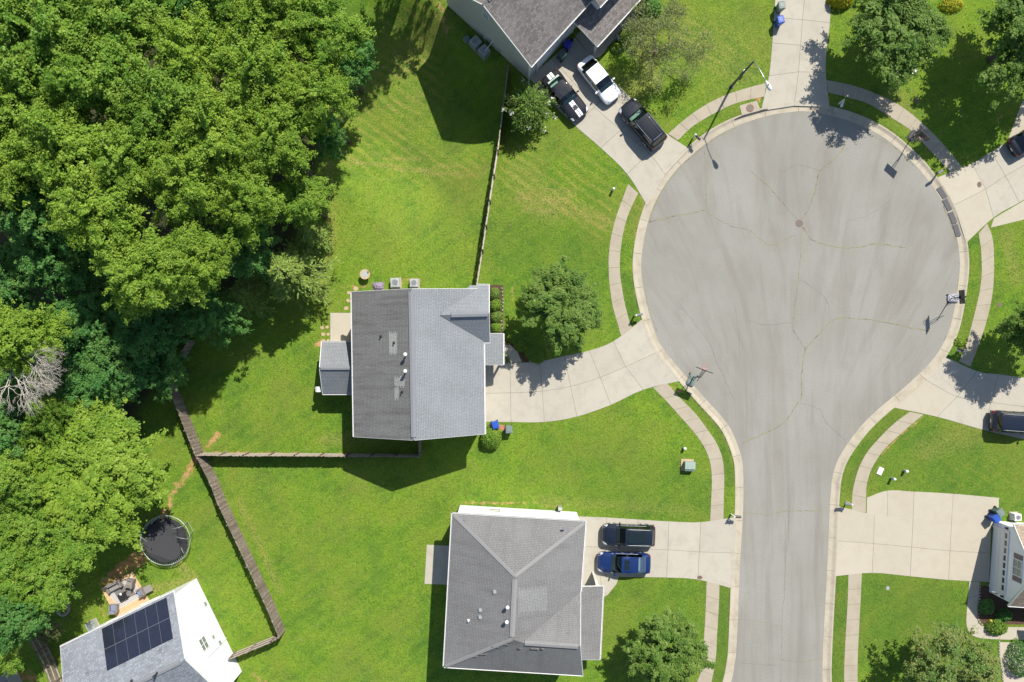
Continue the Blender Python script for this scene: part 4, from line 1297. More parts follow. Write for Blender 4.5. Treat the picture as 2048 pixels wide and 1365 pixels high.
MB().box((a1.x, a1.y, EH / 2), (0.14, 0.14, EH - 0.1), math.atan2(e1.y, e1.x)).build('corner_board', 'white_paint', hC)
# small upper bay and porch roof on the street side
lb = (W(1191, 8, 4.7) - Ec1).dot(e2)
bay = [rC(halfw - 1.0, lb, 0), rC(halfw + 1.0, lb, 0), rC(halfw + 1.0, lb + 6, 0), rC(halfw - 1.0, lb + 6, 0)]
MB().prism([(p.x, p.y) for p in bay], 2.6, 5.0).build('bay_wall', 'siding_white', hC)
roof_plane(hC, [rC(halfw + 1.3, lb - .3, 4.95), rC(halfw + 1.3, lb + 6, 4.95), rC(halfw - 1.4, lb + 6, 6.6), rC(halfw - 1.4, lb - .3, 6.6)], 'shingle_taupe', 0.15, 'bay_roof')
gutter(hC, rC(halfw + 1.3, lb - .3, 4.95), rC(halfw + 1.3, lb + 6, 4.95), e1)
pc0, pc1 = W(1150.7, 49, 3.3), W(1189.7, 97.4, 2.75)
l0 = (pc0 - Vector((mid.x, mid.y, 0))).dot(e2)
so = (pc1 - Vector((mid.x, mid.y, 0))).dot(e1)
pr_ = [rC(halfw - 0.05, l0, 3.6), rC(so, l0 + 0.05, 2.75), rC(so, LC, 2.75), rC(halfw - 0.05, LC, 3.6)]
roof_plane(hC, pr_, 'shingle_taupe', 0.15, 'porch_roof')
gutter(hC, pr_[1], pr_[2], e1)
bar(hC, 'fascia', pr_[0] + Vector((0, 0, -.18)), pr_[1] + Vector((0, 0, -.18)), 0.05, 0.16, 'white_paint')
for l in (0.3, 3.8, 7.3):
    p = rC(so - 0.22, l0 + l, 0)
    MB().box((p.x, p.y, 1.36), (0.15, 0.15, 2.5), math.atan2(e1.y, e1.x)).build('porch_post', 'white_paint', hC)
ga, gb = (f1.x, f1.y), (f2.x, f2.y)
garage_door(hC, ga, gb, 0.06, 0.30, 2.1, 8)
door(hC, ga, gb, 0.42)
window(hC, ga, gb, 0.55, 0.9, 1.4, 1.3, 2)
window(hC, (a0.x, a0.y), (a1.x, a1.y), 0.5, 5.6, 0.6, 0.7, 1)
p = rC(0.3, 1.6, 0); p = Vector((p.x, p.y, PH - 0.3 * slope_k))
MB().box((p.x, p.y, p.z + 0.06), (0.12, 0.9, 0.06), math.atan2(e1.y, e1.x)).build('ridge_bracket', 'black_metal', hC)
pq = W(976, 112, 0.9); pq.z = 1.3
MB().tube([(a0 + e1 * 5.55)[:2] + (1.3,) if False else ((a0 + e1 * 5.6).x, (a0 + e1 * 5.6).y, 1.5), ((a0 + e1 * 5.6 - e2 * 1.1).x, (a0 + e1 * 5.6 - e2 * 1.1).y, 1.2)], 0.03, 8).build('downspout', 'white_paint', hC)
for k, (l, z, s) in enumerate(((6.4, 0.9, 0.3), (4.7, 0.7, 0.35), (5.2, 1.2, 0.25))):
    p = a0 + e1 * l - e2 * 0.08
    MB().box((p.x, p.y, z), (s, 0.16, s * 1.4), math.atan2(e1.y, e1.x)).build('meter_box', 'galvanised', hC)

# ---- white house with solar panels, bottom left
hD = thing('house', W(330, 1300, 0.1), 'white house with solar panels on a blue grey roof', 'house', 'houses of the cul-de-sac')
d0 = W(401.6, 1153.5); d1 = W(505, 1365.5)
g1 = (d1 - d0).normalized(); g2 = Vector((g1.y, -g1.x, 0))
if g2.x > 0: g2 = -g2                                        # g2 along the ridge, away from the white gable
ED, PD = 5.3, 8.35
ne = v3(347, 1184, ED); pkE = v3(369.5, 1320, PD)
HWD = (Vector((pkE.x, pkE.y, 0)) - Vector((ne.x, ne.y, 0))).dot(g1)
nw = v3(120, 1293.5, ED)
LD = (nw - ne).dot(g2)
def rD(s, l, z): # s along the gable from the north eave, l along the ridge
    p = Vector((ne.x, ne.y, 0)) + g1 * s + g2 * l
    return Vector((p.x, p.y, z))
Nn = [rD(0, 0, ED), rD(0, LD, ED), rD(HWD, LD, PD), rD(HWD, 0, PD)]
roof_plane(hD, Nn, 'shingle_blue')
roof_plane(hD, [rD(2 * HWD, 0, ED), rD(2 * HWD, LD, ED), rD(HWD, LD, PD), rD(HWD, 0, PD)], 'shingle_blue')
ridge_vent(hD, rD(HWD, 0.4, PD), rD(HWD, LD - 0.4, PD), 'ridge_cap')
oD = 0.30
cD = [rD(oD, oD, 0), rD(2 * HWD - oD, oD, 0), rD(2 * HWD - oD, LD - oD, 0), rD(oD, LD - oD, 0)]
FOOT.append([(p.x, p.y) for p in cD])
wd = MB().prism([(p.x, p.y) for p in cD], -0.1, ED - 0.02)
wd.add([(cD[0].x, cD[0].y, ED - .03), (cD[1].x, cD[1].y, ED - .03), tuple(rD(HWD, oD, PD - .2)), (cD[2].x, cD[2].y, ED - .03), (cD[3].x, cD[3].y, ED - .03), tuple(rD(HWD, LD - oD, PD - .2))], [(0, 1, 2), (1, 3, 5, 2), (4, 0, 2, 5), (3, 4, 5)])
wd.build('wall', 'siding_white', hD)
gutter(hD, rD(0, 0, ED), rD(0, LD, ED), -g1)
for a, b in ((rD(0, 0, ED), rD(HWD, 0, PD)), (rD(HWD, 0, PD), rD(2 * HWD, 0, ED)), (rD(0, LD, ED), rD(HWD, LD, PD))):
    bar(hD, 'rake_board', a + Vector((0, 0, -0.19)), b + Vector((0, 0, -0.19)), 0.05, 0.16, 'white_paint')
# 2 x 6 solar panels
pcs = [onplane(u, v, Nn[0], Nn[1], Nn[2]) for u, v in ((204.7, 1257.8), (334.4, 1195), (347.5, 1278), (215.6, 1342.8))]
nD = (Nn[1] - Nn[0]).cross(Nn[3] - Nn[0]); nD = (nD if nD.z > 0 else -nD).normalized()
arr = MB()
for t_ in (0.1, 0.4, 0.6, 0.9):
    arr.tube([pcs[0].lerp(pcs[3], t_) + nD * 0.05, pcs[1].lerp(pcs[2], t_) + nD * 0.05], 0.025, 6)
sol = arr.build('solar_array', 'steel', hD)
for r in range(2):
    for c in range(6):
        def q_(i, j):
            return pcs[0].lerp(pcs[1], i / 6).lerp(pcs[3].lerp(pcs[2], i / 6), j / 2)
        g_ = 0.014
        quad = [q_(c + g_, r + g_ * 1.2), q_(c + 1 - g_, r + g_ * 1.2), q_(c + 1 - g_, r + 1 - g_ * 1.2), q_(c + g_, r + 1 - g_ * 1.2)]
        MB().slab3([p + nD * 0.11 for p in quad], 0.04).build('solar_panel', 'solar_cell', sol)
        
for k_ in range(1, 6):
    bar(hD, 'panel_rail', q_(k_, 0) + nD * 0.075, q_(k_, 2) + nD * 0.075, 0.05, 0.02, 'steel')
bar(hD, 'panel_rail', q_(0, 1) + nD * 0.085, q_(6, 1) + nD * 0.085, 0.05, 0.03, 'steel')
wa_, wb_ = (cD[1].x, cD[1].y), (cD[0].x, cD[0].y)
def tD(u, v, z):  # fraction along the wall of a plan reading
    p = W(u, v, z)
    return (Vector((p.x, p.y, 0)) - cD[1]).dot((cD[0] - cD[1]).normalized()) / (cD[0] - cD[1]).length
window(hD, wa_, wb_, tD(409, 1287, 4.0), 3.4, 1.0, 1.25, 2)
for (u, v, z, s) in ((419, 1204, 0.9, 0.3), (433, 1271, 2.2, 0.25), (447, 1282, 1.6, 0.3)):
    t_ = tD(u, v, z)
    p = cD[1].lerp(cD[0], t_)
    MB().box((p.x - g2.x * .06, p.y - g2.y * .06, z), (s, 0.14, s * 1.2), math.atan2(g1.y, g1.x)).build('meter_box', 'galvanised', hD)
t_ = tD(440, 1290, 1.5); p = cD[1].lerp(cD[0], t_) - g2 * 0.04
MB().box((p.x, p.y, 2.3), (0.06, 0.06, 4.4)).build('downspout', 'white_paint', hD)
window(hD, (cD[0].x, cD[0].y), (cD[3].x, cD[3].y), 0.45, 0.5, 1.8, 1.9, 2); window(hD, (cD[0].x, cD[0].y), (cD[3].x, cD[3].y), 0.8, 0.9, 1.0, 1.2, 1); window(hD, (cD[0].x, cD[0].y), (cD[3].x, cD[3].y), 0.3, 3.5, 1.0, 1.2, 1)
for (u, v) in ((175, 1349), (250, 1329), (321, 1303)):
    box_vent(hD, onplane(u, v, Nn[0], Nn[1], Nn[2]), math.atan2(g1.y, g1.x), 'ridge_cap', 0.24)
vent_pipe(hD, onplane(315, 1346, Nn[0], Nn[1], Nn[2]), 0.07, 0.8)
vent_pipe(hD, onplane(264, 1362, Nn[0], Nn[1], Nn[2]), 0.06, 0.6)

# ---- tan roofed house with a white garage, right edge
hE = thing('house', W(2000, 1115, 0.1), 'tan roofed house with white garage door at the right edge', 'house', 'houses of the cul-de-sac')
n0, s0 = W(1983, 1041), W(1973.5, 1183)
k1 = (s0 - n0).normalized(); k2 = Vector((-k1.y, k1.x, 0))
if k2.x < 0: k2 = -k2
hw = (s0 - n0).length / 2
EE, PE = 3.0, 6.1
def rE(s, l, z):
    p = (n0 + s0) / 2 + k1 * s + k2 * l
    return Vector((p.x, p.y, z))
kE = (PE - EE) / (hw + .3)
for sg in (-1, 1):
    roof_plane(hE, [rE(sg * (hw + .3), 0.12, EE), rE(sg * (hw + .3), 16, EE), rE(0, 16, PE), rE(0, 0.12, PE)], 'shingle_tan')
    bar(hE, 'rake_board', rE(sg * (hw + .3), 0.10, EE - .15), rE(0, 0.10, PE - .15), 0.05, 0.16, 'white_paint')
    gutter(hE, rE(sg * (hw + .3), 0.12, EE), rE(sg * (hw + .3), 16, EE), k1 * sg)
fE = [rE(-hw, 0.15, 0), rE(hw, 0.15, 0), rE(hw, 16, 0), rE(-hw, 16, 0)]
FOOT.append([(p.x, p.y) for p in fE])
we = MB().prism([(p.x, p.y) for p in fE], -0.1, EE - 0.02)
we.add([(fE[0].x, fE[0].y, EE - .03), (fE[1].x, fE[1].y, EE - .03), tuple(rE(0, 0.15, PE - .2)), (fE[2].x, fE[2].y, EE - .03), (fE[3].x, fE[3].y, EE - .03), tuple(rE(0, 16, PE - .2))], [(0, 1, 2), (1, 3, 5, 2), (4, 0, 2, 5)])
we.build('wall', 'siding_white', hE)
garage_door(hE, (fE[0].x, fE[0].y), (fE[1].x, fE[1].y), 0.09, 0.90, 2.2, 8)
window(hE, (fE[0].x, fE[0].y), (fE[1].x, fE[1].y), 0.5, 3.3, 1.3, 1.1, 2, True)
for tt in (0.035, 0.965):
    p = fE[0].lerp(fE[1], tt) - k2 * 0.1
    MB().box((p.x, p.y, 2.1), (0.14, 0.14, 0.3)).build('wall_lantern', 'black_metal', hE)
# main block behind with a lower roof to the south
q = [rE(hw - 0.2, 4.5, 5.0), rE(hw + 3.4, 4.5, 3.0), rE(hw + 3.4, 16, 3.0), rE(hw - 0.2, 16, 5.0)]
roof_plane(hE, q, 'shingle_tan', 0.15, 'porch_roof')
gutter(hE, q[1], q[2], k1)
bar(hE, 'rake_board', q[0] + Vector((0, 0, -.17)), q[1] + Vector((0, 0, -.17)), 0.05, 0.16, 'white_paint')
pq = [rE(hw, 5.2, 0), rE(hw + 1.5, 5.2, 0), rE(hw + 1.5, 16, 0), rE(hw, 16, 0)]
FOOT.append([(p.x, p.y) for p in pq])
MB().prism([(p.x, p.y) for p in pq], -0.1, 3.3).build('front_wall', 'siding_white', hE)
MB().box(tuple(rE(hw + 3.2, 4.8, 1.5)), (0.15, 0.15, 2.7)).build('porch_post', 'white_paint', hE)

ac_unit(792, 567, 0.05, 'round fan air conditioner beside the purple tarp, behind the middle house', s=0.8)
ac_unit(829.5, 567.5, 0.0, 'air conditioner nearest the roof ridge end of the middle house', s=0.72)
ac_unit(951.8, 89, 0.74, 'upper of two shaded air conditioners beside the tall pale gable', s=0.85)
ac_unit(969, 106.5, 0.74, 'lower of two shaded air conditioners beside the tall pale gable', s=0.85)
ac_unit(188, 1248, 0.45, 'air conditioner behind the solar panel house', s=0.7)
p_ = W(2022, 1029, 0.4)
ac_unit(2026, 1032, 0.0, 'pale air conditioner beside the white garage wall at right', s=0.62, mat='white_plastic')
p_ = W(933.5, 81, gz(933, 81))
ub = thing('utility_box', p_, 'small grey box on shaded grass left of the air conditioners', 'utility box')
MB().box((0, 0, 0.2), (0.55, 0.45, 0.4), 0.6, 0.95).build('body', 'galvanised', ub, False)
MB().box((0, 0, 0.42), (0.58, 0.48, 0.05), 0.6).build('lid', 'bin_grey', ub, False)

# ---------------------------------------------------------------- fences
def fence(label, pts, hgt, rails_left=True, seed=1, tall_var=0.03):
    """board fence along plan points; every picket, rail and post its own part"""
    L = [Vector((p.x, p.y, 0)) for p in PW(pts)]
    t = thing('fence', (L[0].x, L[0].y, 0), label, 'fence', 'timber yard fences')
    rr = random.Random(seed)
    pm = {}
    for a, b in zip(L, L[1:]):
        d = (b - a); ln = d.length; d.normalize()
        s = Vector((-d.y, d.x, 0)) * (1 if rails_left else -1)
        rz = math.atan2(d.y, d.x)
        n = max(1, int(ln / 0.144))
        for k in range(n):
            p = a + d * ((k + 0.5) * ln / n)
            z = float(terrain(np.array([p.x]), np.array([p.y]))[0])
            key = rr.randrange(4)
            if (key) not in pm:
                w = 0.15; hh = hgt + (key - 1.5) * tall_var * 0.6
                m = MB().add([(-w / 2, -.01, 0), (w / 2, -.01, 0), (w / 2, .01, 0), (-w / 2, .01, 0), (-w / 2, -.01, hh - .05), (w / 2, -.01, hh - .05), (w / 2, .01, hh - .05), (-w / 2, .01, hh - .05),
                              (-w / 4, -.01, hh), (w / 4, -.01, hh), (w / 4, .01, hh), (-w / 4, .01, hh)],
                             [(0, 1, 5, 9, 8, 4), (3, 7, 11, 10, 6, 2), (0, 4, 7, 3), (1, 2, 6, 5), (4, 8, 11, 7), (5, 6, 10, 9), (8, 9, 10, 11)])
                o = m.build('picket', 'fence_wood', t, False)
                pm[key] = o.data
            else:
                o = bpy.data.objects.new('picket', pm[key]); C.objects.link(o); o.parent = t
            o.location = Vector((p.x, p.y, z)) + s * (0.012 * (k % 2)) - t.location
            o.rotation_euler = (rr.uniform(-0.02, 0.02), rr.uniform(-0.004, 0.004), rz + rr.uniform(-0.04, 0.04))
        m = max(1, round(ln / 2.4))
        for k in range(m + 1):
            p = a + d * (ln * k / m) + s * 0.09
            z = float(terrain(np.array([p.x]), np.array([p.y]))[0])
            MB().box((p.x, p.y, z + (hgt + 0.04) / 2), (0.10, 0.10, hgt + 0.04), rz).build('post', 'fence_wood', t)
        for zz in (0.25, hgt / 2, hgt - 0.22):
            for k in range(m):
                pa = a + d * (ln * k / m) + s * 0.04; pb = a + d * (ln * (k + 1) / m) + s * 0.04
                za = float(terrain(np.array([pa.x]), np.array([pa.y]))[0]); zb = float(terrain(np.array([pb.x]), np.array([pb.y]))[0])
                bar(None, 'rail', (pa.x, pa.y, za + zz), (pb.x, pb.y, zb + zz), 0.045, 0.09, 'fence_rail', parent=t)
    return t
def topline(pts, h):
    """plan reading of a fence top -> plan reading of its foot"""
    out = []
    for u, v in pts:
        z = h + gz(u, v)
        p = W(u, v, z)
        out.append((p.x * S + 1024, 682.5 - p.y * S))
    return out
fence('weathered board fence running down the lawn from the pale gable', topline([(1015, 131), (1006, 205), (994, 300), (978, 400), (963, 500), (951, 574)], 1.8), 1.8, True, 3)
fence('long weathered board fence slanting past the trampoline to a corner', [(354, 768), (407, 900), (437, 958), (453, 1000), (491, 1080), (548, 1203), (571, 1258)], 2.0, False, 4)
fence('straight board fence below the middle house', [(408, 906), (500, 907), (600, 907), (700, 908), (843, 909), (843, 880)], 1.8, True, 5)
fence('short board fence joining the white solar panel house', [(571, 1261), (556, 1269), (474, 1303)], 1.9, False, 6)
fence('dark board fence half hidden under the shaded trees', [(352, 764), (364, 730), (392, 684)], 1.8, True, 7)
fence('board fence with pale rails left of the solar panel house', [(82, 1262), (97, 1290), (112, 1320), (124, 1352), (134, 1385)], 1.8, True, 8)

# ---------------------------------------------------------------- street lamp
p = W(1462, 174)
lamp = thing('street_lamp', (p.x, p.y, 0.1), 'tall dark street lamp post with long arm and pale lamp head', 'street lamp')
top = W(1508, 127, 6.6); hd = W(1534, 170, 6.75)
tp = Vector((0.25, -0.15, 6.5))
MB().tube([(0, 0, 0), (0, 0, 0.5), (0.02, 0, 3.0), (0.05, -0.02, 6.55)], [0.14, 0.11, 0.095, 0.07], 14).build('pole', 'pole_bronze', lamp, False, True)
MB().disc((0, 0, -0.05), 0.26, 0.12, 16, 0.2).build('base_flange', 'pole_bronze', lamp, False)
hv = Vector((hd.x - p.x, hd.y - p.y, 6.72))
arm = MB().tube([(0.05, -0.02, 6.35), (0.05 + (hv.x) * 0.35, hv.y * 0.35, 6.72), (hv.x * 0.72, hv.y * 0.72, 6.82), (hv.x * 0.9, hv.y * 0.9, 6.82)], 0.032, 10).build('arm', 'steel', lamp, False, True)
dr = Vector((hv.x, hv.y, 0)).normalized()
c0 = Vector((hv.x * 0.86, hv.y * 0.86, 6.80))
pts = [c0, c0 + dr * 0.12, c0 + dr * 0.35, c0 + dr * 0.62, c0 + dr * 0.82, c0 + dr * 0.90]
MB().tube(pts, [0.06, 0.11, 0.15, 0.19, 0.15, 0.05], 14).build('lamp_head', 'white_plastic', lamp, False, True)
pc = c0 + dr * 0.40 + Vector((0, 0, 0.15))
MB().disc(tuple(pc), 0.05, 0.09, 12).build('photocell', 'black_plastic', lamp, False)

# ---------------------------------------------------------------- hoops, mailboxes, bins, posts
def hoop(u, v, head, label, base_mat, board='board_clear', rim='rim_red', back=1.15, frame_mat='black_metal', boardsize=(1.2, 0.8)):
    """portable basketball hoop; head = plan direction the hoop faces; (u, v) centre of the base"""
    p = W(u, v)
    rz = math.atan2(-head[1], head[0])
    t = thing('basketball_hoop', (p.x, p.y, 0.01), label, 'basketball hoop', 'portable basketball hoops at the kerb', rz)
    b = MB()
    # tank with rounded plan and stepped top
    def tank(sx, sy, z0, z1, k):
        n = 20; vs = []
        for z, q in ((z0, 1.0), (z1, k)):
            for i in range(n):
                a = 2 * math.pi * i / n
                x = math.copysign(abs(math.cos(a)) ** 0.5, math.cos(a)) * sx / 2 * q
                y = math.copysign(abs(math.sin(a)) ** 0.5, math.sin(a)) * sy / 2 * q * (1.0 - 0.12 * (x > 0))
                vs.append((x, y, z))
        b.add(vs, [tuple(range(n - 1, -1, -1)), tuple(range(n, 2 * n))] + [(i, (i + 1) % n, n + (i + 1) % n, n + i) for i in range(n)])
    tank(1.12, 0.82, 0.03, 0.16, 0.97); tank(0.98, 0.68, 0.15, 0.23, 0.9)
    b.build('base_tank', base_mat, t, False)
    d = MB().box((-0.05, 0, 0.235), (0.8, 0.05, 0.03)).box((0.12, 0.16, 0.235), (0.42, 0.04, 0.025), 0.5).box((0.12, -0.16, 0.235), (0.42, 0.04, 0.025), -0.5)
    d.build('base_ribs', 'black_plastic', t, False)
    for s in (-1, 1):
        w = MB().tube([(0.5, s * 0.34, 0.08), (0.5, s * 0.40, 0.08)], 0.08, 12).build('wheel', 'rubber', t, False)
    x0 = 0.28
    pole = MB().tube([(x0, 0, 0.15), (x0 + 0.05, 0, 1.4), (x0 + 0.10, 0, 2.75)], [0.045, 0.042, 0.04], 12).build('pole', frame_mat, t, False, True)
    MB().tube([(-0.35, 0.12, 0.2), (x0 + 0.04, 0.02, 1.0)], 0.016, 6).tube([(-0.35, -0.12, 0.2), (x0 + 0.04, -0.02, 1.0)], 0.016, 6).build('pole_strut', frame_mat, t, False)
    bx = x0 + back * 0.65
    MB().tube([(x0 + 0.08, 0.06, 2.35), (bx, 0.10, 3.05)], 0.02, 6).tube([(x0 + 0.08, -0.06, 2.35), (bx, -0.10, 3.05)], 0.02, 6).tube([(x0 + 0.09, 0.06, 2.7), (bx, 0.10, 3.35)], 0.02, 6).tube([(x0 + 0.09, -0.06, 2.7), (bx, -0.10, 3.35)], 0.02, 6).tube([(x0 - 0.3, 0, 2.2), (x0 + 0.08, 0, 2.5)], 0.025, 6).build('lift_arm', frame_mat, t, False)
    bw, bh = boardsize
    bb = MB()
    for y in (-bw / 2, bw / 2): bb.box((bx + 0.03, y, 3.3), (0.035, 0.045, bh))
    for z in (3.3 - bh / 2, 3.3 + bh / 2): bb.box((bx + 0.03, 0, z), (0.035, bw + 0.045, 0.045))
    for y in (-0.23, 0.23): bb.box((bx + 0.03, y, 3.15), (0.03, 0.03, 0.45))
    bb.box((bx + 0.03, 0, 3.37), (0.03, 0.46, 0.03))
    fr = bb.build('backboard', frame_mat, t, False)
    MB().box((bx + 0.03, 0, 3.3), (0.012, bw - 0.045, bh - 0.045)).build('board_panel', board, fr, False)
    rm = MB().torus((bx + 0.33, 0, 3.0), 0.228, 0.014, 28, 6).box((bx + 0.08, 0, 2.98), (0.10, 0.14, 0.07)).build('rim', rim, t, False)
    nt = MB()
    for k in range(12):
        a0, a1_ = 2 * math.pi * k / 12, 2 * math.pi * (k + 0.5) / 12
        for sg in (-1, 1):
            pts = []
            for q in range(4):
                f = q / 3; a = a0 + sg * f * 0.5; r = 0.225 * (1 - 0.42 * f)
                pts.append((bx + 0.33 + r * math.cos(a), r * math.sin(a), 3.0 - 0.4 * f))
            nt.tube(pts, 0.006, 3, False)
    nt.build('net', 'white_plastic', rm, False)
    return t
hoop(1383, 760, (0.36, -0.93), 'basketball hoop with pale grey base below the curved driveway', 'bin_grey', rim='rim_red', boardsize=(1.4, 0.85))
hoop(1906, 597, (-1.0, 0.06), 'basketball hoop with light grey base on the right kerb', 'base_grey', rim='black_metal', boardsize=(1.15, 0.8))
hoop(1824, 273, (-0.66, 0.75), 'basketball hoop with dark base on the upper right verge', 'black_plastic', 'board_clear', 'red_plastic', boardsize=(1.15, 0.8))

def mailbox(u, v, head, label, post='white_plastic', box='black_metal', flag=True):
    p = W(u, v)
    rz = math.atan2(-head[1], head[0])
    t = thing('mailbox', (p.x, p.y, 0.1), label, 'mailbox', 'mailboxes along the kerb', rz)
    MB().box((0, 0, 0.6), (0.11, 0.11, 1.25)).build('post', post, t, False)
    MB().box((0, 0, 1.25), (0.15, 0.15, 0.05), 0, 0.6).build('post_cap', post, t, False)
    MB().box((0.22, 0, 0.93), (0.62, 0.09, 0.09)).build('arm', post, t, False)
    MB().tube([(0.05, 0, 0.62), (0.4, 0, 0.9)], 0.03, 6).build('brace', post, t, False)
    n = 10; vs = []
    for x in (0.08, 0.60):
        vs += [(x, -0.10, 0.98), (x, -0.10, 1.12)] + [(x, -0.10 * math.cos(math.pi * k / n), 1.12 + 0.10 * math.sin(math.pi * k / n)) for k in range(1, n)] + [(x, 0.10, 1.12), (x, 0.10, 0.98)]
    m = len(vs) // 2
    fs = [(k, (k + 1) % m, (k + 1) % m + m, k + m) for k in range(m)] + [tuple(range(m)), tuple(range(2 * m - 1, m - 1, -1))]
    b = MB().add(vs, fs).build('box', box, t, False)
    MB().box((0.605, 0, 1.09), (0.012, 0.19, 0.2)).build('door', box, b, False)
    if flag:
        MB().box((0.3, -0.115, 1.18), (0.03, 0.012, 0.18)).box((0.34, -0.115, 1.25), (0.10, 0.012, 0.05)).build('flag', 'red_plastic', b, False)
    return t
mailbox(1385, 277, (0.7, 0.7), 'black mailbox on white cross post beside the parked black SUV driveway')
mailbox(1268, 632, (0.97, -0.2), 'grey mailbox on pale post above the curved driveway', 'white_plastic', 'ridge_cap')
mailbox(1461, 1028, (1, 0.05), 'mailbox on white post at the hip roofed house driveway')
mailbox(1692, 1004, (-1, -0.12), 'mailbox on white post at the bottom right wide driveway', 'white_plastic', 'ridge_cap')
mailbox(1913, 702, (-0.9, -0.4), 'black mailbox with white post beside the lime green weeds', 'white_plastic', 'black_metal')
mailbox(1873, 346, (-0.80, 0.52), 'dark mailbox on dark post by the driveway with rubber ramps', 'black_metal', 'ridge_cap')
mailbox(1676, 209, (-0.3, 0.95), 'white mailbox standing in tree shade beside the top driveway', 'white_plastic', 'white_plastic')

def bin_(u, v, rz, label, mat, lid=None, z=0.12, s=1.0):
    p = W(u, v)
    t = thing('trash_bin', (p.x, p.y, z), label, 'trash bin', 'wheeled trash and recycling bins', rz)
    b = MB()
    b.box((0, 0, 0.52 * s), (0.44 * s, 0.50 * s, 0.98 * s), 0, 1.26)
    b.build('body', mat, t, False)
    l = MB()
    vs = [(-0.31, -0.34, 1.02), (0.31, -0.34, 1.02), (0.31, 0.33, 1.05), (-0.31, 0.33, 1.05), (-0.24, -0.26, 1.09), (0.24, -0.26, 1.09), (0.24, 0.28, 1.11), (-0.24, 0.28, 1.11)]
    l.add([(x * s, y * s, zz * s) for x, y, zz in vs], [(3, 2, 1, 0), (4, 5, 6, 7), (0, 1, 5, 4), (1, 2, 6, 5), (2, 3, 7, 6), (3, 0, 4, 7)])
    l.box((0, 0.02, 1.10 * s), (0.26 * s, 0.34 * s, 0.03))
    l.build('lid', lid or mat, t, False)
    MB().tube([(-0.22 * s, 0.37 * s, 1.02 * s), (0.22 * s, 0.37 * s, 1.02 * s)], 0.02, 8).build('handle', lid or mat, t, False)
    for k in (-1, 1):
        MB().tube([(k * 0.24 * s, 0.25 * s, 0.12), (k * 0.30 * s, 0.25 * s, 0.12)], 0.12, 14).build('wheel', 'rubber', t, False)
    return t
bin_(1134, 97, 2.4, 'indigo recycling bin in shade beside the garage at top', 'bin_indigo')
bin_(1123, 118, 2.3, 'dark green trash bin in shade beside the garage at top', 'bin_green')
bin_(1555, 22, 0.15, 'grey trash bin on the edge of the top driveway', 'bin_grey')
bin_(1553, 50, 0.25, 'blue recycling bin on the edge of the top driveway', 'bin_blue')
bin_(991, 848, 0.3, 'blue recycling bin by the round shrub at the middle house corner', 'bin_blue')
bin_(1018, 857, 0.05, 'grey green trash bin on the lawn beside the middle house', 'bin_grey')
bin_(1978, 1033, 0.6, 'blue recycling bin at the corner of the white garage', 'bin_blue')
bin_(1986, 1021, 0.6, 'green trash bin behind the blue bin at the white garage', 'bin_green', 'bin_grey')

def marker(u, v, label, hgt=0.75, r=0.10, mat='white_plastic', tilt=(0.02, 0.0)):
    p = W(u, v)
    z = gz(u, v)
    t = thing('utility_pedestal', (p.x, p.y, z), label, 'utility post', 'cable and telephone pedestals')
    MB().tube([(0, 0, 0), (tilt[0] * hgt, tilt[1] * hgt, hgt)], [r, r * 0.95], 12).build('body', 'utility_green' if mat == 'mix' else mat, t, False)
    MB().disc((tilt[0] * hgt, tilt[1] * hgt, hgt - 0.16), r * 1.12, 0.14, 12).disc((tilt[0] * hgt, tilt[1] * hgt, hgt - 0.02), r * 1.12, 0.06, 12, r * 0.6).build('cap', 'white_plastic', t, False)
    return t
marker(1225, 381, 'white utility post on the lawn left of the upper sidewalk')
marker(1367, 896, 'short white utility post above the green transformer box', 0.55, 0.12, 'mix')
marker(1484, 148, 'white capped utility post behind the street lamp pole', 0.7, 0.13, 'mix')
marker(1784, 153, 'left white utility post beside the white pad in tree shade edge', 0.9, 0.09)
marker(1809, 154, 'right white utility post beside the white pad', 0.75, 0.11, 'mix')
marker(1807, 941, 'upper white utility post right of the lower right sidewalk', 0.6, 0.12, 'mix')
marker(1781, 956, 'lower white utility post right of the lower right sidewalk', 0.75, 0.11, 'mix')
def pad(u, v, rz, label, s=(0.75, 0.5)):
    p = W(u, v)
    t = thing('meter_vault', (p.x, p.y, 0.1), label, 'utility lid', 'utility vault lids in the lawns', rz)
    MB().box((0, 0, 0.02), (s[0], s[1], 0.07)).build('vault_rim', 'concrete_walk', t, False)
    MB().box((0, 0, 0.065), (s[0] * 0.88, s[1] * 0.86, 0.03)).build('lid', 'white_plastic', t, False)
pad(1824.5, 144.5, -0.42, 'white utility lid in the lawn at upper right')
pad(1759, 942, 1.15, 'pale utility lid in the lawn right of the sidewalk')
def cover(u, v, r, label, z=0.13, mat='copper_cover', sq=1.0):
    p = W(u, v)
    t = thing('access_cover', (p.x, p.y, z), label, 'manhole cover', 'round access covers')
    MB().ring((0, 0, 0), r * 0.86, r, 0.012, 24).build('rim', 'iron', t, False)
    o = MB().disc((0, 0, 0), r * 0.85, 0.008, 24)
    o.build('plate', mat, t, False)
    k = MB()
    for i in range(-3, 4):
        w = math.sqrt(max(0.01, 0.7 ** 2 - (i * 0.2) ** 2)) * r
        k.box((0, i * 0.2 * r, 0.010), (w * 2, r * 0.06, 0.008))
    k.build('tread', mat, t, False)
    t.scale = (1, sq, 1)
cover(1598.5, 447, 0.34, 'round iron manhole cover in the middle of the road circle', 0.006, 'iron')
cover(1957, 370, 0.2, 'small brown valve cover in the upper right driveway', 0.131, sq=1.3)
cover(1399, 1154.5, 0.24, 'small brown valve cover in the hip roofed house driveway', 0.131, sq=0.7)
cover(1774.5, 1176, 0.2, 'small grey valve cover in the bottom right lawn', 0.108, 'galvanised')
cover(1832, 203, 0.22, 'small brown cover in the lawn beyond the upper right sidewalk', 0.108)
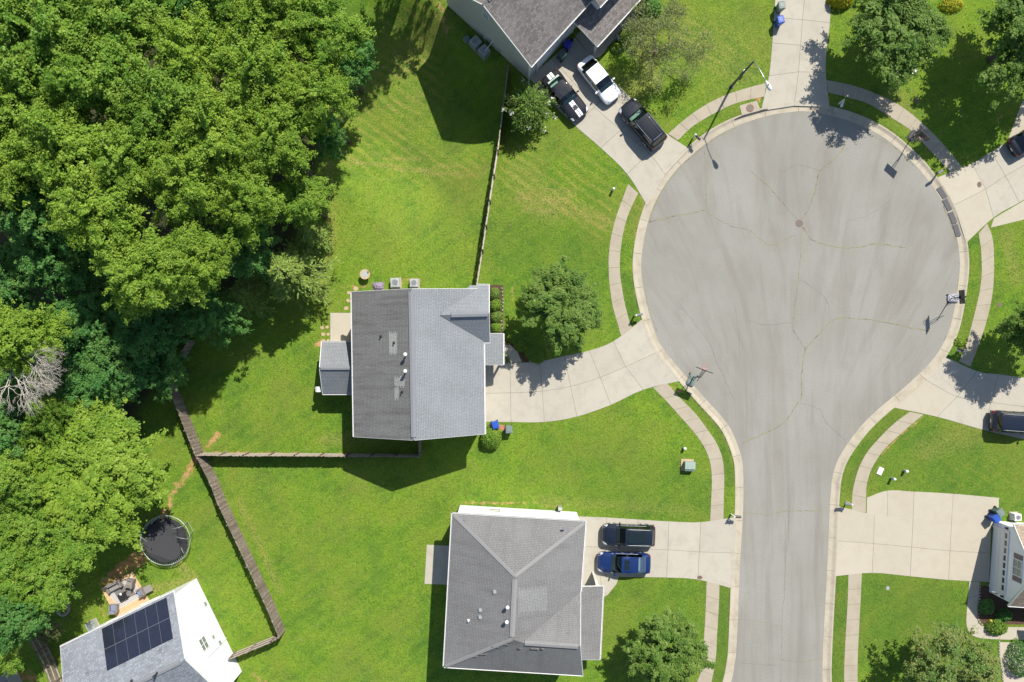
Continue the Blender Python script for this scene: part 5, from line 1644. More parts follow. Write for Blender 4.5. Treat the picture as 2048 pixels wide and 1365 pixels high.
cover(1997, 610, 0.2, 'small brown cover in the lawn beside the right sidewalk', 0.108)

# storm inlet
p = W(1499, 218)
inl = thing('storm_inlet', (p.x, p.y, 0.1), 'concrete storm drain inlet with round iron lid beside the top driveway', 'storm drain')
MB().prism(PW([(1478, 212.5), (1513, 202.5), (1520.5, 222), (1483, 232)]), 0.05, 0.145).build('top_slab', 'concrete_walk', inl)
MB().disc((p.x, p.y, 0.146), 0.30, 0.012, 24).build('lid', 'iron', inl)
MB().ring((p.x, p.y, 0.146), 0.31, 0.36, 0.008, 24).build('lid_rim', 'rust', inl)
a = W(1469, 240.5); b = W(1534, 220.5)
mouth = MB()
L = catmull(PW([(1468, 240.5), (1490, 231.5), (1512, 225), (1535, 219.6)]), 6)
vs = []; fs = []
for k, q in enumerate(L):
    w = 0.10 * math.sin(math.pi * min(1, max(0.0, (k + 1) / (len(L) + 1))) ) + 0.02
    n = Vector((0.34, 0.94, 0))
    vs += [tuple(q - n * w + Vector((0, 0, 0.126))), tuple(q + n * w + Vector((0, 0, 0.142)))]
fs = [(2 * k, 2 * k + 2, 2 * k + 3, 2 * k + 1) for k in range(len(L) - 1)]
mouth.add(vs, fs).build('inlet_mouth', 'black_metal', inl)

# rubber kerb ramps
for (u, v), lab in (((1882.5, 386.5), 'uppermost rubber kerb ramp at the upper right driveway'), ((1893.5, 410.5), 'second rubber kerb ramp from the top'), ((1904, 436.5), 'third rubber kerb ramp from the top'), ((1912.5, 461.5), 'lowest rubber kerb ramp at the upper right driveway')):
    p = W(u, v)
    k = min(range(len(road_line)), key=lambda i: (road_line[i] - Vector((p.x, p.y, 0))).length)
    n = road_n[k]
    t = thing('kerb_ramp', (p.x, p.y, 0.0), lab, 'kerb ramp', 'rubber kerb ramps', math.atan2(n.y, n.x))
    vs = []
    for y in (-0.56, 0.56):
        vs += [(-0.22, y, 0.012), (-0.20, y, 0.05), (0.22, y, 0.15), (0.22, y, 0.012)]
    MB().add(vs, [(0, 1, 2, 3), (7, 6, 5, 4), (0, 4, 5, 1), (1, 5, 6, 2), (2, 6, 7, 3), (3, 7, 4, 0)]).build('wedge', 'ramp_rubber', t, False)
    g = MB()
    for i in range(-3, 4): g.box((0.0, i * 0.15, 0.108), (0.34, 0.05, 0.012), 0)
    tr_ = g.build('tread', 'ramp_rubber', t, False); tr_.rotation_euler = (0, -0.234, 0)

# transformer box
p = W(1376, 931)
tb = thing('transformer_box', (p.x, p.y, 0.1), 'pale green transformer box on a tan pad in the lawn', 'transformer box', None, -0.03)
MB().box((-0.1, 0.06, 0.03), (1.15, 1.05, 0.1)).build('pad', 'stone_tan', tb, False)
vs = []
for x in (-0.42, 0.42):
    vs += [(x, -0.42, 0.08), (x, -0.42, 0.62), (x, -0.2, 0.78), (x, 0.42, 0.82), (x, 0.42, 0.08)]
MB().add(vs, [(0, 1, 2, 3, 4), (9, 8, 7, 6, 5), (0, 5, 6, 1), (1, 6, 7, 2), (2, 7, 8, 3), (3, 8, 9, 4), (4, 9, 5, 0)]).build('cabinet', 'utility_green', tb, False)
l = MB().add([(-0.46, -0.22, 0.79), (0.46, -0.22, 0.79), (0.46, 0.46, 0.835), (-0.46, 0.46, 0.835), (-0.46, -0.22, 0.83), (0.46, -0.22, 0.83), (0.46, 0.46, 0.87), (-0.46, 0.46, 0.87)], [(3, 2, 1, 0), (4, 5, 6, 7), (0, 1, 5, 4), (1, 2, 6, 5), (2, 3, 7, 6), (3, 0, 4, 7)])
l.build('lid', 'utility_green', tb, False)
for x in (-0.2, 0.2):
    MB().box((x, 0.12, 0.853), (0.03, 0.6, 0.02)).build('lid_rib', 'utility_green', tb, False)

# ---------------------------------------------------------------- cars
def car(u, v, head, label, style, paint_, L=4.7, Wd=1.84, H=1.45, extras=(), seat='seat_dark', wind='glass_clear', rearglass='glass_tint'):
    """head: plan direction of the bonnet; (u, v) centre of the body as read at mid height"""
    p = W(u, v, 0.8)
    rz = math.atan2(-head[1], head[0])
    t = thing('parked_car', (p.x, p.y, 0.125), label, 'car', 'cars parked on the driveways', rz)
    hl = L / 2; w = Wd / 2
    # stations from nose to tail: x, width factor, sill z, belt z, top half width, top z, top part, side part
    if style == 'sedan':
        st = [(1.00, .60, .30, .58, .44, .66, 'h', 'p'), (.975, .80, .26, .62, .56, .72, 'h', 'p'), (.92, .93, .22, .68, .64, .78, 'h', 'p'), (.80, 1.0, .2, .76, .70, .86, 'h', 'p'), (.66, 1.0, .2, .84, .73, .93, 'h', 'p'),
              (.53, 1.0, .2, .89, .76, .98, 'h', 'p'), (.50, 1.0, .2, .90, .77, 1.0, 'w', 'p'), (.32, .995, .2, .92, .79, 1.22, 'w', 'g'), (.13, .99, .2, .94, .79, H - .03, 'r', 'g'), (-.06, .99, .2, .96, .80, H, 'r', 'p'), (-.09, .99, .2, .96, .80, H, 'r', 'g'),
              (-.32, .99, .2, .97, .79, H - .01, 'r', 'g'), (-.50, .99, .2, .98, .76, H - .06, 'b', 'g'), (-.65, .99, .2, .99, .76, 1.24, 'b', 'p'), (-.80, .97, .2, 1.0, .72, 1.06, 'h', 'p'),
              (-.87, .95, .22, .99, .66, 1.04, 'h', 'p'), (-.95, .90, .26, .95, .62, 1.01, 'h', 'p'), (-.985, .80, .32, .84, .55, .93, 'h', 'p'), (-1.0, .70, .36, .74, .48, .84, 'h', 'p')]
    elif style == 'coupe':
        st = [(1.00, .66, .30, .62, .50, .70, 'h', 'p'), (.975, .84, .24, .68, .60, .78, 'h', 'p'), (.90, .96, .2, .76, .68, .86, 'h', 'p'), (.76, 1.0, .2, .82, .70, .92, 'h', 'p'), (.56, 1.0, .2, .87, .73, .96, 'h', 'p'),
              (.36, .99, .2, .91, .76, 1.0, 'h', 'p'), (.33, .99, .2, .92, .76, 1.01, 'w', 'p'), (.20, .98, .2, .93, .67, 1.18, 'w', 'g'), (.05, .97, .2, .95, .74, H - .04, 'r', 'g'), (-.08, .97, .2, .95, .74, H - .01, 'r', 'g'),
              (-.26, .97, .2, .97, .74, H, 'r', 'g'), (-.32, .97, .2, .98, .73, H, 'r', 'p'), (-.50, .98, .2, .99, .71, H - .06, 'b', 'p'), (-.63, 1.0, .2, 1.0, .61, 1.2, 'b', 'p'), (-.77, 1.0, .2, 1.0, .64, 1.07, 'h', 'p'),
              (-.87, .98, .22, .99, .66, 1.04, 'h', 'p'), (-.95, .92, .26, .95, .62, 1.03, 'h', 'p'), (-.99, .84, .3, .86, .58, .98, 'h', 'p'), (-1.0, .78, .36, .76, .54, .85, 'h', 'p')]
    else:
        st = [(1.00, .62, .34, .72, .48, .82, 'h', 'p'), (.975, .82, .30, .78, .60, .90, 'h', 'p'), (.91, .95, .26, .86, .68, .98, 'h', 'p'), (.80, 1.0, .25, .94, .73, 1.05, 'h', 'p'), (.66, 1.0, .25, 1.0, .76, 1.10, 'h', 'p'),
              (.53, 1.0, .25, 1.04, .78, 1.14, 'h', 'p'), (.50, 1.0, .25, 1.05, .79, 1.15, 'w', 'p'), (.34, 1.0, .25, 1.07, .80, 1.40, 'w', 'g'), (.17, .99, .25, 1.09, .81, H - .05, 'r', 'g'), (.02, .99, .25, 1.10, .82, H - .01, 'r', 'p'), (-.01, .99, .25, 1.10, .82, H, 'r', 'g'),
              (-.33, .99, .25, 1.12, .81, H, 'r', 'p'), (-.36, .99, .25, 1.12, .81, H, 'r', 'g'), (-.62, .99, .25, 1.13, .80, H - .03, 'r', 'g'), (-.78, .985, .25, 1.14, .77, H - .06, 'r', 'p'), (-.83, .98, .25, 1.14, .74, H - .10, 'b', 'p'),
              (-.91, .96, .27, 1.13, .66, 1.26, 'h', 'p'), (-.955, .92, .3, 1.08, .66, 1.12, 'h', 'p'), (-.985, .86, .34, .95, .62, 1.02, 'h', 'p'), (-1.0, .74, .40, .84, .54, .92, 'h', 'p')]
    secs = []
    for (fx, fw, zs, zb, fy, zt, top, side) in st:
        ww = w * fw; yt = w * fy
        x = fx * hl
        secs.append([(x, ww * .84, zs), (x, ww * .97, zs + .10), (x, ww, (zs + zb) / 2 + .05), (x, ww * .985, zb - .07), (x, ww * .93, zb), (x, yt, zt - .035), (x, yt * .6, zt - .005), (x, 0, zt + .012)])
    rows = []
    for s_ in secs:
        rows.append(s_ + [(x, -y, z) for (x, y, z) in s_[-2::-1]])
    m = len(rows[0])
    groups = {'body': [], 'windshield': [], 'rear_window': [], 'side_window': []}
    for i in range(len(rows) - 1):
        top, side = st[i][6], st[i][7]
        for j in range(m - 1):
            k = j if j < 7 else m - 2 - j
            g = 'body'
            if k in (5, 6):
                g = {'w': 'windshield', 'b': 'rear_window'}.get(top, 'body')
            elif k == 4 and side == 'g':
                g = 'side_window'
            groups[g].append((i, j))
    def part(cells, name, mat, smooth=True, shrink=0.0):
        mb = MB(); ids = {}
        fs = []
        for (i, j) in cells:
            f = []
            for a, b in ((i, j), (i + 1, j), (i + 1, j + 1), (i, j + 1)):
                if (a, b) not in ids:
                    ids[(a, b)] = len(mb.v); mb.v.append(rows[a][b])
                f.append(ids[(a, b)])
            fs.append(f)
        mb.f = fs
        return mb, ids
    mb, ids = part(groups['body'], 'body', paint_)
    for i in (0, len(rows) - 1):
        ring = [ids[(i, j)] for j in range(m)]
        mb.f.append(ring[::-1] if i else ring)
    body = mb.build('body', paint_, t, False, True)
    # split side windows left/right and by pillar
    part(groups['windshield'], '', '')[0].build('windshield', wind, t, False, True)
    part(groups['rear_window'], '', '')[0].build('rear_window', rearglass, t, False, True)
    for half in (0, 1):
        run = []
        cells = sorted([c for c in groups['side_window'] if (c[1] >= 7) == bool(half)])
        for c in cells + [None]:
            if c is None or (run and c[0] != run[-1][0] + 1):
                if run: part(run, '', '')[0].build('side_window', 'glass_tint', t, False, True)
                run = []
            if c is not None: run.append(c)
    # cabin
    xs_w = [s_[0] * hl for s_ in st if s_[6] == 'w']; xc = xs_w[0]
    xr = [s_[0] * hl for s_ in st if s_[6] == 'b'][-1]
    cab = MB().box(((xc + xr) / 2 - .1, 0, .42), (xc - xr + .5, Wd * .95, .1)).build('cabin_floor', 'seat_dark', t, False)
    MB().box((xc - .18, 0, .78), (.42, Wd * .84, .22), 0, .9).build('dashboard', seat, t, False)
    for y in (-.37, .37):
        sx = xc - 1.25
        MB().box((sx, y, .60), (.5, .5, .22), 0, .92).box((sx - .30, y, .92), (.16, .48, .62), 0, .8).box((sx - .33, y, 1.2), (.1, .26, .16)).build('seat', seat, t, False)
    MB().box((xc - 2.25, 0, .60), (.5, Wd * .72, .2), 0, .95).box((xc - 2.5, 0, .88), (.16, Wd * .70, .5), 0, .9).build('rear_seat', seat, t, False)
    sw = MB().torus((xc - .62, .37, .92), .18, .018, 18, 6, (-.9, 0, .45)).build('steering_wheel', 'black_plastic', t, False)
    # wheels
    wr = .33 if style != 'suv' else .37
    for fx in (.60, -.60):
        for sg in (-1, 1):
            c = (fx * hl, sg * (w - .10), wr - 0.0)
            wh = MB().torus(c, wr - .085, .09, 24, 8, (0, 1, 0)).tube([(c[0], c[1] - .07, c[2]), (c[0], c[1] + .07, c[2])], wr - .05, 20).build('wheel', 'rubber', t, False, False)
            rim = MB()
            yo = c[1] + sg * .075
            for k in range(5):
                a = 2 * math.pi * k / 5
                rim.tube([(c[0], yo, c[2]), (c[0] + math.cos(a) * (wr - .12), yo, c[2] + math.sin(a) * (wr - .12))], .03, 5)
            rim.torus((c[0], yo, c[2]), wr - .11, .018, 20, 6, (0, 1, 0))
            rim.build('rim', 'steel', wh, False)
            fd = MB()
            n = 12; vs = []; r0 = wr + .06
            for k in range(n + 1):
                a = math.pi * k / n
                for yy in (w * 0.955, w * 1.008):
                    vs.append((c[0] + r0 * math.cos(a), sg * yy, c[2] + r0 * math.sin(a)))
            fd.add(vs, [(2 * k, 2 * k + 1, 2 * k + 3, 2 * k + 2) for k in range(n)]).build('fender_lip', paint_ if 'clad' not in extras else 'black_plastic', t, False, True)
    # mirrors
    for sg in (-1, 1):
        MB().box((xc - .32, sg * (w + .11), (1.0 if style != 'suv' else 1.15)), (.14, .24, .14), sg * -.25, .85).tube([(xc - .28, sg * (w - .06), .93 if style != 'suv' else 1.06), (xc - .30, sg * (w + .04), 1.0 if style != 'suv' else 1.12)], .03, 6).build('mirror', paint_, t, False)
    # lights
    zf = st[2][3]
    for sg in (-1, 1):
        a = [(hl * .985, sg * w * .60, zf - .08), (hl * .93, sg * w * .90, zf - .05), (hl * .80, sg * w * .965, zf + .06), (hl * .84, sg * w * .80, zf + .105), (hl * .955, sg * w * .62, zf + .05)]
        MB().add([(x + .012, y * 1.012, z + .014) for x, y, z in a], [(0, 1, 2, 3, 4) if sg > 0 else (4, 3, 2, 1, 0)]).build('headlight', 'headlight', t, False)
        zr = st[-3][3]
        b = [(-hl * .995, sg * w * .66, zr - .12), (-hl * .965, sg * w * .90, zr - .12), (-hl * .90, sg * w * .975, zr - .06), (-hl * .91, sg * w * .93, zr - .01), (-hl * .972, sg * w * .70, zr - .01)]
        MB().add([(x - .014, y * 1.012, z + .016) for x, y, z in b], [(0, 1, 2, 3, 4) if sg < 0 else (4, 3, 2, 1, 0)]).build('tail_light', 'tail_red', t, False)
    MB().box((hl * .99, 0, .52), (.05, w * .95, .16), 0).build('grille', 'black_plastic', t, False)
    MB().box((hl * .985, 0, .34), (.06, w * 1.15, .12), 0).build('front_bumper', 'black_plastic' if style == 'suv' else paint_, t, False)
    MB().box((-hl * .992, 0, .44), (.05, w * 1.2, .16), 0).build('rear_bumper', 'black_plastic' if style == 'suv' else paint_, t, False)
    MB().box((-hl * 1.004, 0, .68), (.02, .34, .15), 0).build('number_plate', 'white_plastic', t, False)
    # door handles and a crease line
    for sg in (-1, 1):
        for fx in ((.08, -.26) if style != 'coupe' else (-.12,)):
            MB().box((fx * hl, sg * w * 1.0, (st[8][3]) - .12), (.18, .035, .03)).build('door_handle', paint_ if 'chrome' not in extras else 'steel', t, False)
        ln = [(s_[0] * hl, sg * w * s_[1] * .95, s_[3] + .012) for s_ in st if s_[7] == 'g' or s_[6] == 'w']
        MB().tube(ln, .014, 5).build('window_trim', 'steel' if 'chrome' in extras else 'black_plastic', t, False)
        # bonnet shut line
        lb = [(s_[0] * hl, sg * w * s_[4] * .97, s_[5] - .026) for s_ in st if s_[0] > .52 and s_[6] == 'h'] if style != 'coupe' else [(s_[0] * hl, sg * w * s_[4] * .97, s_[5] - .026) for s_ in st if s_[0] > .35 and s_[6] == 'h']
        MB().tube(lb, .009, 4).build('bonnet_seam', 'black_plastic', t, False)
    # wipers
    for y in (.15, .6):
        MB().tube([(xc + .02, y * w * .7, st[6][5] + .02), (xc - .22, y * w * .7 - .32, st[6][5] + .14)], .010, 4).build('wiper', 'black_plastic', t, False)
    xs = [s_[0] * hl for s_ in st if s_[6] == 'r']
    xf, xb = xs[0], [s_[0] * hl for s_ in st if s_[6] == 'b'][0]
    if 'rails' in extras:
        for sg in (-1, 1):
            MB().tube([(xf - .15, sg * w * .74, H - .03), (xf - .3, sg * w * .74, H + .05), (xb + .3, sg * w * .725, H + .04), (xb + .15, sg * w * .72, H - .05)], .014, 6).build('roof_rail', 'galvanised', t, False)
    if 'ribs' in extras:
        for y in (-.36, -.12, .12, .36):
            MB().box(((xf + xb) / 2, y * w * 1.1, H + .008), (abs(xf - xb) * .8, .03, .018)).build('roof_rib', paint_, t, False)
        MB().tube([(xb + .2, -w * .5, H - .02), (xb + .16, 0, H + .005), (xb + .2, w * .5, H - .02)], .03, 6).build('roof_spoiler', 'steel', t, False)
    if 'pano' in extras:
        MB().box((xf - .62, 0, H + .008), (.72, w * .98, .014)).build('sunroof', 'sunroof_glass', t, False)
        MB().box((xf - 1.42, 0, H + .006), (.72, w * .98, .014)).build('sunroof', 'sunroof_glass', t, False)
    if 'sunroof' in extras:
        MB().box((xf - .48, 0, H + .002), (.46, .86, .016)).build('sunroof', 'sunroof_glass', t, False)
    if 'vents' in extras:
        MB().box((xf - .35, 0, H - .004), (.62, .72, .012)).build('sunroof', 'paint_charcoal', t, False)
    if 'stripes' in extras:
        for sg in (-1, 1):
            y0, y1 = .03, .225
            for lo, hi in ((.33, .99), (-.99, -.76)):
                ss = [s_ for s_ in st if lo <= s_[0] <= hi]
                vs = []; fs = []
                for s_ in ss:
                    x = s_[0] * hl; yt = w * s_[4]; z0 = s_[5] + .012
                    for y in (y0, y1):
                        z = z0 - .017 * (y / (yt * .6)) if y < yt * .6 else z0 - .017 - .03 * (y - yt * .6) / (yt * .4)
                        vs.append((x, sg * y * (1.2 if lo < 0 else 1.0), z + .006))
                fs = [(2 * k, 2 * k + 1, 2 * k + 3, 2 * k + 2) for k in range(len(ss) - 1)]
                MB().add(vs, fs).build('stripe', 'paint_stripe', t, False, True)
        sc = MB().box((hl * .60, 0, .975), (.42, .42, .05), 0, .85)
        sco = sc.build('hood_scoop', 'black_plastic', t, False)
        for k in range(3):
            MB().box((hl * .60 + (k - 1) * .12, 0, 1.002), (.05, .34, .02)).build('scoop_slat', 'paint_charcoal', sco, False)
    if 'brightnose' in extras:
        pts = [(s_[0] * hl, w * s_[1] * .90, s_[3] + .0) for s_ in st[:4]]
        pts = [(x, y, z + .03) for x, y, z in pts[::-1]] + [(x, -y, z + .03) for x, y, z in pts]
        MB().tube(pts, .016, 5).build('nose_trim', 'steel', t, False, True)
    return t
car(1130, 192, (.62, .78), 'black coupe with white bonnet stripes beside the flowering shrub', 'coupe', 'paint_black', 4.8, 1.92, 1.36, ('stripes', 'vents'), 'seat_leather', rearglass='glass_clear')
car(1198, 160, (.627, .779), 'white sedan parked near the front porch at top', 'sedan', 'paint_white', 4.55, 1.80, 1.46, (), 'seat_leather')
car(1285, 249, (-.645, -.764), 'black SUV with ribbed roof parked nearest the road at top', 'suv', 'paint_charcoal', 4.85, 1.93, 1.74, ('ribs', 'rails', 'clad'), 'seat_leather')
car(1257, 1070, (-1, -.03), 'dark SUV with large glass roof at the hip roofed house', 'suv', 'paint_navy', 4.75, 1.9, 1.70, ('pano', 'rails', 'chrome', 'brightnose', 'clad'), 'seat_leather')
car(1248, 1126, (-1, -.03), 'bright blue sedan with small sunroof at the hip roofed house', 'sedan', 'paint_blue', 4.75, 1.84, 1.45, ('sunroof', 'chrome', 'brightnose'), 'seat_leather', rearglass='glass_pale')
car(2066, 272, (.84, -.54), 'dark sedan cut by the right edge on the upper right driveway', 'sedan', 'paint_charcoal', 4.6, 1.82, 1.45, (), 'seat_dark')
car(2036, 845, (1, .055), 'dark SUV cut by the right edge beside tree shade', 'suv', 'paint_navy', 4.9, 1.95, 1.78, ('rails', 'clad'), 'seat_dark')

# ---------------------------------------------------------------- trampoline
p = W(331, 1081, 0.9)
tr_ = thing('trampoline', (p.x, p.y, 0.1), 'round black trampoline with collapsed safety net beside the slanting fence', 'trampoline')
RT = 2.22
MB().torus((0, 0, 0.85), RT, 0.035, 48, 8).build('frame_ring', 'galvanised', tr_, False, True)
def sag_disc(R, z, sag, n=40, rings=8):
    mb = MB(); vs = [(0, 0, z - sag)]; fs = []
    for i in range(1, rings + 1):
        r = R * i / rings
        for k in range(n):
            a = 2 * math.pi * k / n
            vs.append((r * math.cos(a), r * math.sin(a), z - sag * (1 - (r / R) ** 2)))
    for k in range(n): fs.append((0, 1 + k, 1 + (k + 1) % n))
    for i in range(rings - 1):
        for k in range(n):
            a = 1 + i * n + k; b = 1 + i * n + (k + 1) % n
            fs.append((a, a + n, b + n, b))
    return mb.add(vs, fs)
sag_disc(RT - 0.22, 0.84, 0.05).build('mat', 'black_fabric', tr_, False, True)
for k in range(72):
    a = 2 * math.pi * k / 72
    MB().tube([((RT - .2) * math.cos(a), (RT - .2) * math.sin(a), .845), ((RT - .02) * math.cos(a), (RT - .02) * math.sin(a), .86)], .014, 4).build('spring', 'steel', tr_, False)
for k in range(4):
    a = 2 * math.pi * k / 4 + 0.5
    pts = [(RT * math.cos(a - .25), RT * math.sin(a - .25), .85), (RT * 1.02 * math.cos(a - .22), RT * 1.02 * math.sin(a - .22), .05), (RT * 1.02 * math.cos(a + .22), RT * 1.02 * math.sin(a + .22), .05), (RT * math.cos(a + .25), RT * math.sin(a + .25), .85)]
    MB().tube(pts, .025, 6).build('leg', 'galvanised', tr_, False)
tops = []
for k, (ad, out_, hgt) in enumerate(((155, .55, 2.0), (95, .20, 2.4), (38, .35, 1.5), (8, .40, 1.5), (-28, .25, 1.2), (-65, .1, 2.2))):
    a = math.radians(ad)
    b0 = Vector((RT * 1.03 * math.cos(a), RT * 1.03 * math.sin(a), 0.3))
    b1 = Vector(((RT * 1.05) * math.cos(a), (RT * 1.05) * math.sin(a), 0.9 + hgt * .5))
    k_in = RT * (1.05 - out_)
    b2 = Vector((k_in * math.cos(a + .25), k_in * math.sin(a + .25), .95 + hgt * .55))
    MB().tube([b0, b1, b1.lerp(b2, .4) + Vector((0, 0, .12)), b2], .019, 6).build('net_pole', 'galvanised', tr_, False, True)
    tops.append(b2)
# net slumped from the poles onto the mat
rn = random.Random(5)
mb = MB(); n = 48
vs = []
for i in range(7):
    f = i / 6
    for k in range(n):
        a = 2 * math.pi * k / n
        r = RT * (0.90 - 0.34 * f * (0.6 + 0.4 * math.sin(a * 3 + 1.2) + 0.3 * math.sin(a + .8)))
        z = 0.88 + 0.55 * math.sin(math.pi * f) * (0.55 + 0.45 * math.sin(a * 3 + .4)) * (0.8 + .2 * math.sin(a * 7)) + 0.015 * rn.random()
        vs.append((r * math.cos(a), r * math.sin(a), z))
fs = [(i * n + k, i * n + (k + 1) % n, (i + 1) * n + (k + 1) % n, (i + 1) * n + k) for i in range(6) for k in range(n)]
mb.add(vs, fs).build('safety_net', 'net_mesh', tr_, False, True)

# ---------------------------------------------------------------- small patio and its furniture (bottom left)
pa = PW([(203, 1176), (267, 1143), (302, 1202), (236, 1238)])
PAVED.append([(q.x, q.y) for q in pa])
pat = MB().prism(pa, 0.0, 0.13).build('paver_patio', 'joint_dark'); tag(pat, kind='structure')
nx_, ny_ = 7, 7
for i in range(nx_):
    for j in range(ny_):
        def q_(a, b): return pa[0].lerp(pa[1], a / nx_).lerp(pa[3].lerp(pa[2], a / nx_), b / ny_)
        poly = inset([(q_(i, j).x, q_(i, j).y), (q_(i + 1, j).x, q_(i + 1, j).y), (q_(i + 1, j + 1).x, q_(i + 1, j + 1).y), (q_(i, j + 1).x, q_(i, j + 1).y)], .006)
        MB().prism(poly, 0.02, 0.145 + R_.uniform(-.003, .003)).build('paver', 'deck_tan', pat)
pd = (pa[1] - pa[0]).normalized(); pr = math.atan2(pd.y, pd.x)
rg = PW([(214, 1180), (263, 1154), (285, 1193), (237, 1218)], 0.15)
rug = thing('outdoor_rug', (sum(q.x for q in rg) / 4, sum(q.y for q in rg) / 4, 0.15), 'dark outdoor rug with white striped border on the tan patio', 'rug')
def rq(g): return inset([(q.x, q.y) for q in rg], g)
MB().prism(rq(0), 0.148, 0.156).build('border', 'rug_white', rug)
for k, g in enumerate((0.07, 0.19, 0.31)):
    o_, i_ = rq(g), rq(g + 0.05)
    n = 4
    vs = [(x, y, 0.160) for x, y in o_] + [(x, y, 0.160) for x, y in i_]
    MB().add(vs, [(k2, (k2 + 1) % n, n + (k2 + 1) % n, n + k2) for k2 in range(n)]).build('stripe', 'rug_dark', rug)
MB().prism(rq(0.42), 0.15, 0.162).build('field', 'rug_dark', rug)
def chair(u, v, rz, label, cushion, wide=0.75, name='armchair', cat='armchair', grp='wicker patio seats'):
    p = W(u, v, 0.3)
    t = thing(name, (p.x, p.y, 0.16), label, cat, grp, rz)
    MB().box((0, 0, .24), (wide, .72, .14)).build('seat_frame', 'wicker', t, False)
    MB().box((0, .32, .55), (wide, .12, .62), 0, .96).build('backrest', 'wicker', t, False)
    for s in (-1, 1):
        MB().box((s * (wide / 2 - .06), 0, .44), (.12, .70, .34)).build('armrest', 'wicker', t, False)
        for y in (-.3, .3):
            MB().box((s * (wide / 2 - .06), y, .09), (.06, .06, .18)).build('leg', 'wicker', t, False)
    MB().box((0, -.04, .37), (wide - .26, .58, .13), 0, .94).build('seat_cushion', cushion, t, False)
    MB().box((0, .21, .60), (wide - .28, .12, .40), 0, .92).build('back_cushion', cushion, t, False)
    return t
chair(231, 1171, pr, 'grey wicker loveseat on the striped rug', 'cushion_grey', 1.35, 'loveseat', 'loveseat')
chair(263, 1165, pr - 2.2, 'grey wicker armchair at the top corner of the striped rug', 'cushion_grey')
chair(230, 1216, pr + 2.7, 'wicker armchair with blue cushion at the bottom corner of the patio', 'cushion_blue')
chair(285, 1183, pr - 1.6, 'wicker armchair with blue cushion on the right edge of the rug', 'cushion_blue')
p = W(246, 1193, .5)
tb = thing('coffee_table', (p.x, p.y, 0.16), 'low black coffee table with a white bowl on the rug', 'table', None, pr)
MB().box((0, 0, .40), (.75, .62, .05)).build('table_top', 'black_metal', tb, False)
for x in (-.32, .32):
    for y in (-.26, .26): MB().box((x, y, .19), (.06, .06, .38)).build('leg', 'black_metal', tb, False)
q = W(241, 1189, .65)
bw = MB().disc((q.x, q.y, .585), .05, .06, 14, .11).build('bowl', 'white_plastic'); tag(bw, 'small white bowl on the black coffee table', 'bowl')
p = W(298, 1177, .4)
ft = thing('folding_table', (p.x, p.y, 0.1), 'grey topped side table behind the blue cushioned chair at right', 'table', None, pr)
MB().box((0, 0, .55), (.8, .62, .04)).build('table_top', 'cushion_grey', ft, False)
for s in (-1, 1):
    MB().tube([(-.3, s * .26, 0), (.3, s * .26, .54)], .02, 6).build('leg', 'black_metal', ft, False)
    MB().tube([(.3, s * .26, 0), (-.3, s * .26, .54)], .02, 6).build('leg', 'black_metal', ft, False)

# ring of stones under the trees, lower left
p = W(128, 1216)
rg_ = thing('fire_ring', (p.x, p.y, 0.1), 'ring of grey stones on the grass below the trees, lower left', 'fire ring')
for k in range(16):
    a = 2 * math.pi * k / 16
    MB().box((.55 * math.cos(a), .62 * math.sin(a), .09), (.2, .23, .2), a + R_.uniform(-.1, .1), .9).build('stone', 'stone_grey', rg_, False)

# round patio table behind the middle house
p = W(730, 549, .75)
rt_ = thing('round_table', (p.x, p.y, 0.1), 'round tan table with pale blue centre on the back lawn', 'table')
MB().disc((0, 0, .70), .46, .045, 28).build('table_top', 'stone_tan', rt_, False)
MB().disc((0, 0, .745), .30, .008, 24).build('centre_inlay', 'cushion_blue' if False else 'galvanised', rt_, False)
MB().tube([(0, 0, 0), (0, 0, .7)], .05, 10).build('pedestal', 'black_metal', rt_, False)
MB().disc((0, 0, 0), .24, .05, 16, .1).build('foot', 'black_metal', rt_, False)
q = W(736.5, 544.5, .85)
cup = MB().disc((q.x, q.y, .853), .05, .12, 12, .06).build('cup', 'black_plastic'); tag(cup, 'small black cup on the round tan table', 'cup')

# crumpled purple cover
p = W(756, 573, .3)
mb = MB(); rr = random.Random(3); n = 11; vs = []
for i in range(n):
    for j in range(n):
        x, y = (i / (n - 1) - .5) * .95, (j / (n - 1) - .5) * .75
        e = max(0, 1 - (x / .5) ** 2) * max(0, 1 - (y / .4) ** 2)
        vs.append((x + rr.uniform(-.04, .04), y + rr.uniform(-.04, .04), .02 + e * .42 + rr.uniform(-.06, .06) * (e > .05)))
mb.add(vs, [(i * n + j, (i + 1) * n + j, (i + 1) * n + j + 1, i * n + j + 1) for i in range(n - 1) for j in range(n - 1)])
mb.v = [(x + p.x, y + p.y, z + .1) for x, y, z in mb.v]
tag(mb.build('grill_cover', 'purple_tarp'), 'crumpled purple cover beside the air conditioner behind the middle house', 'cover')

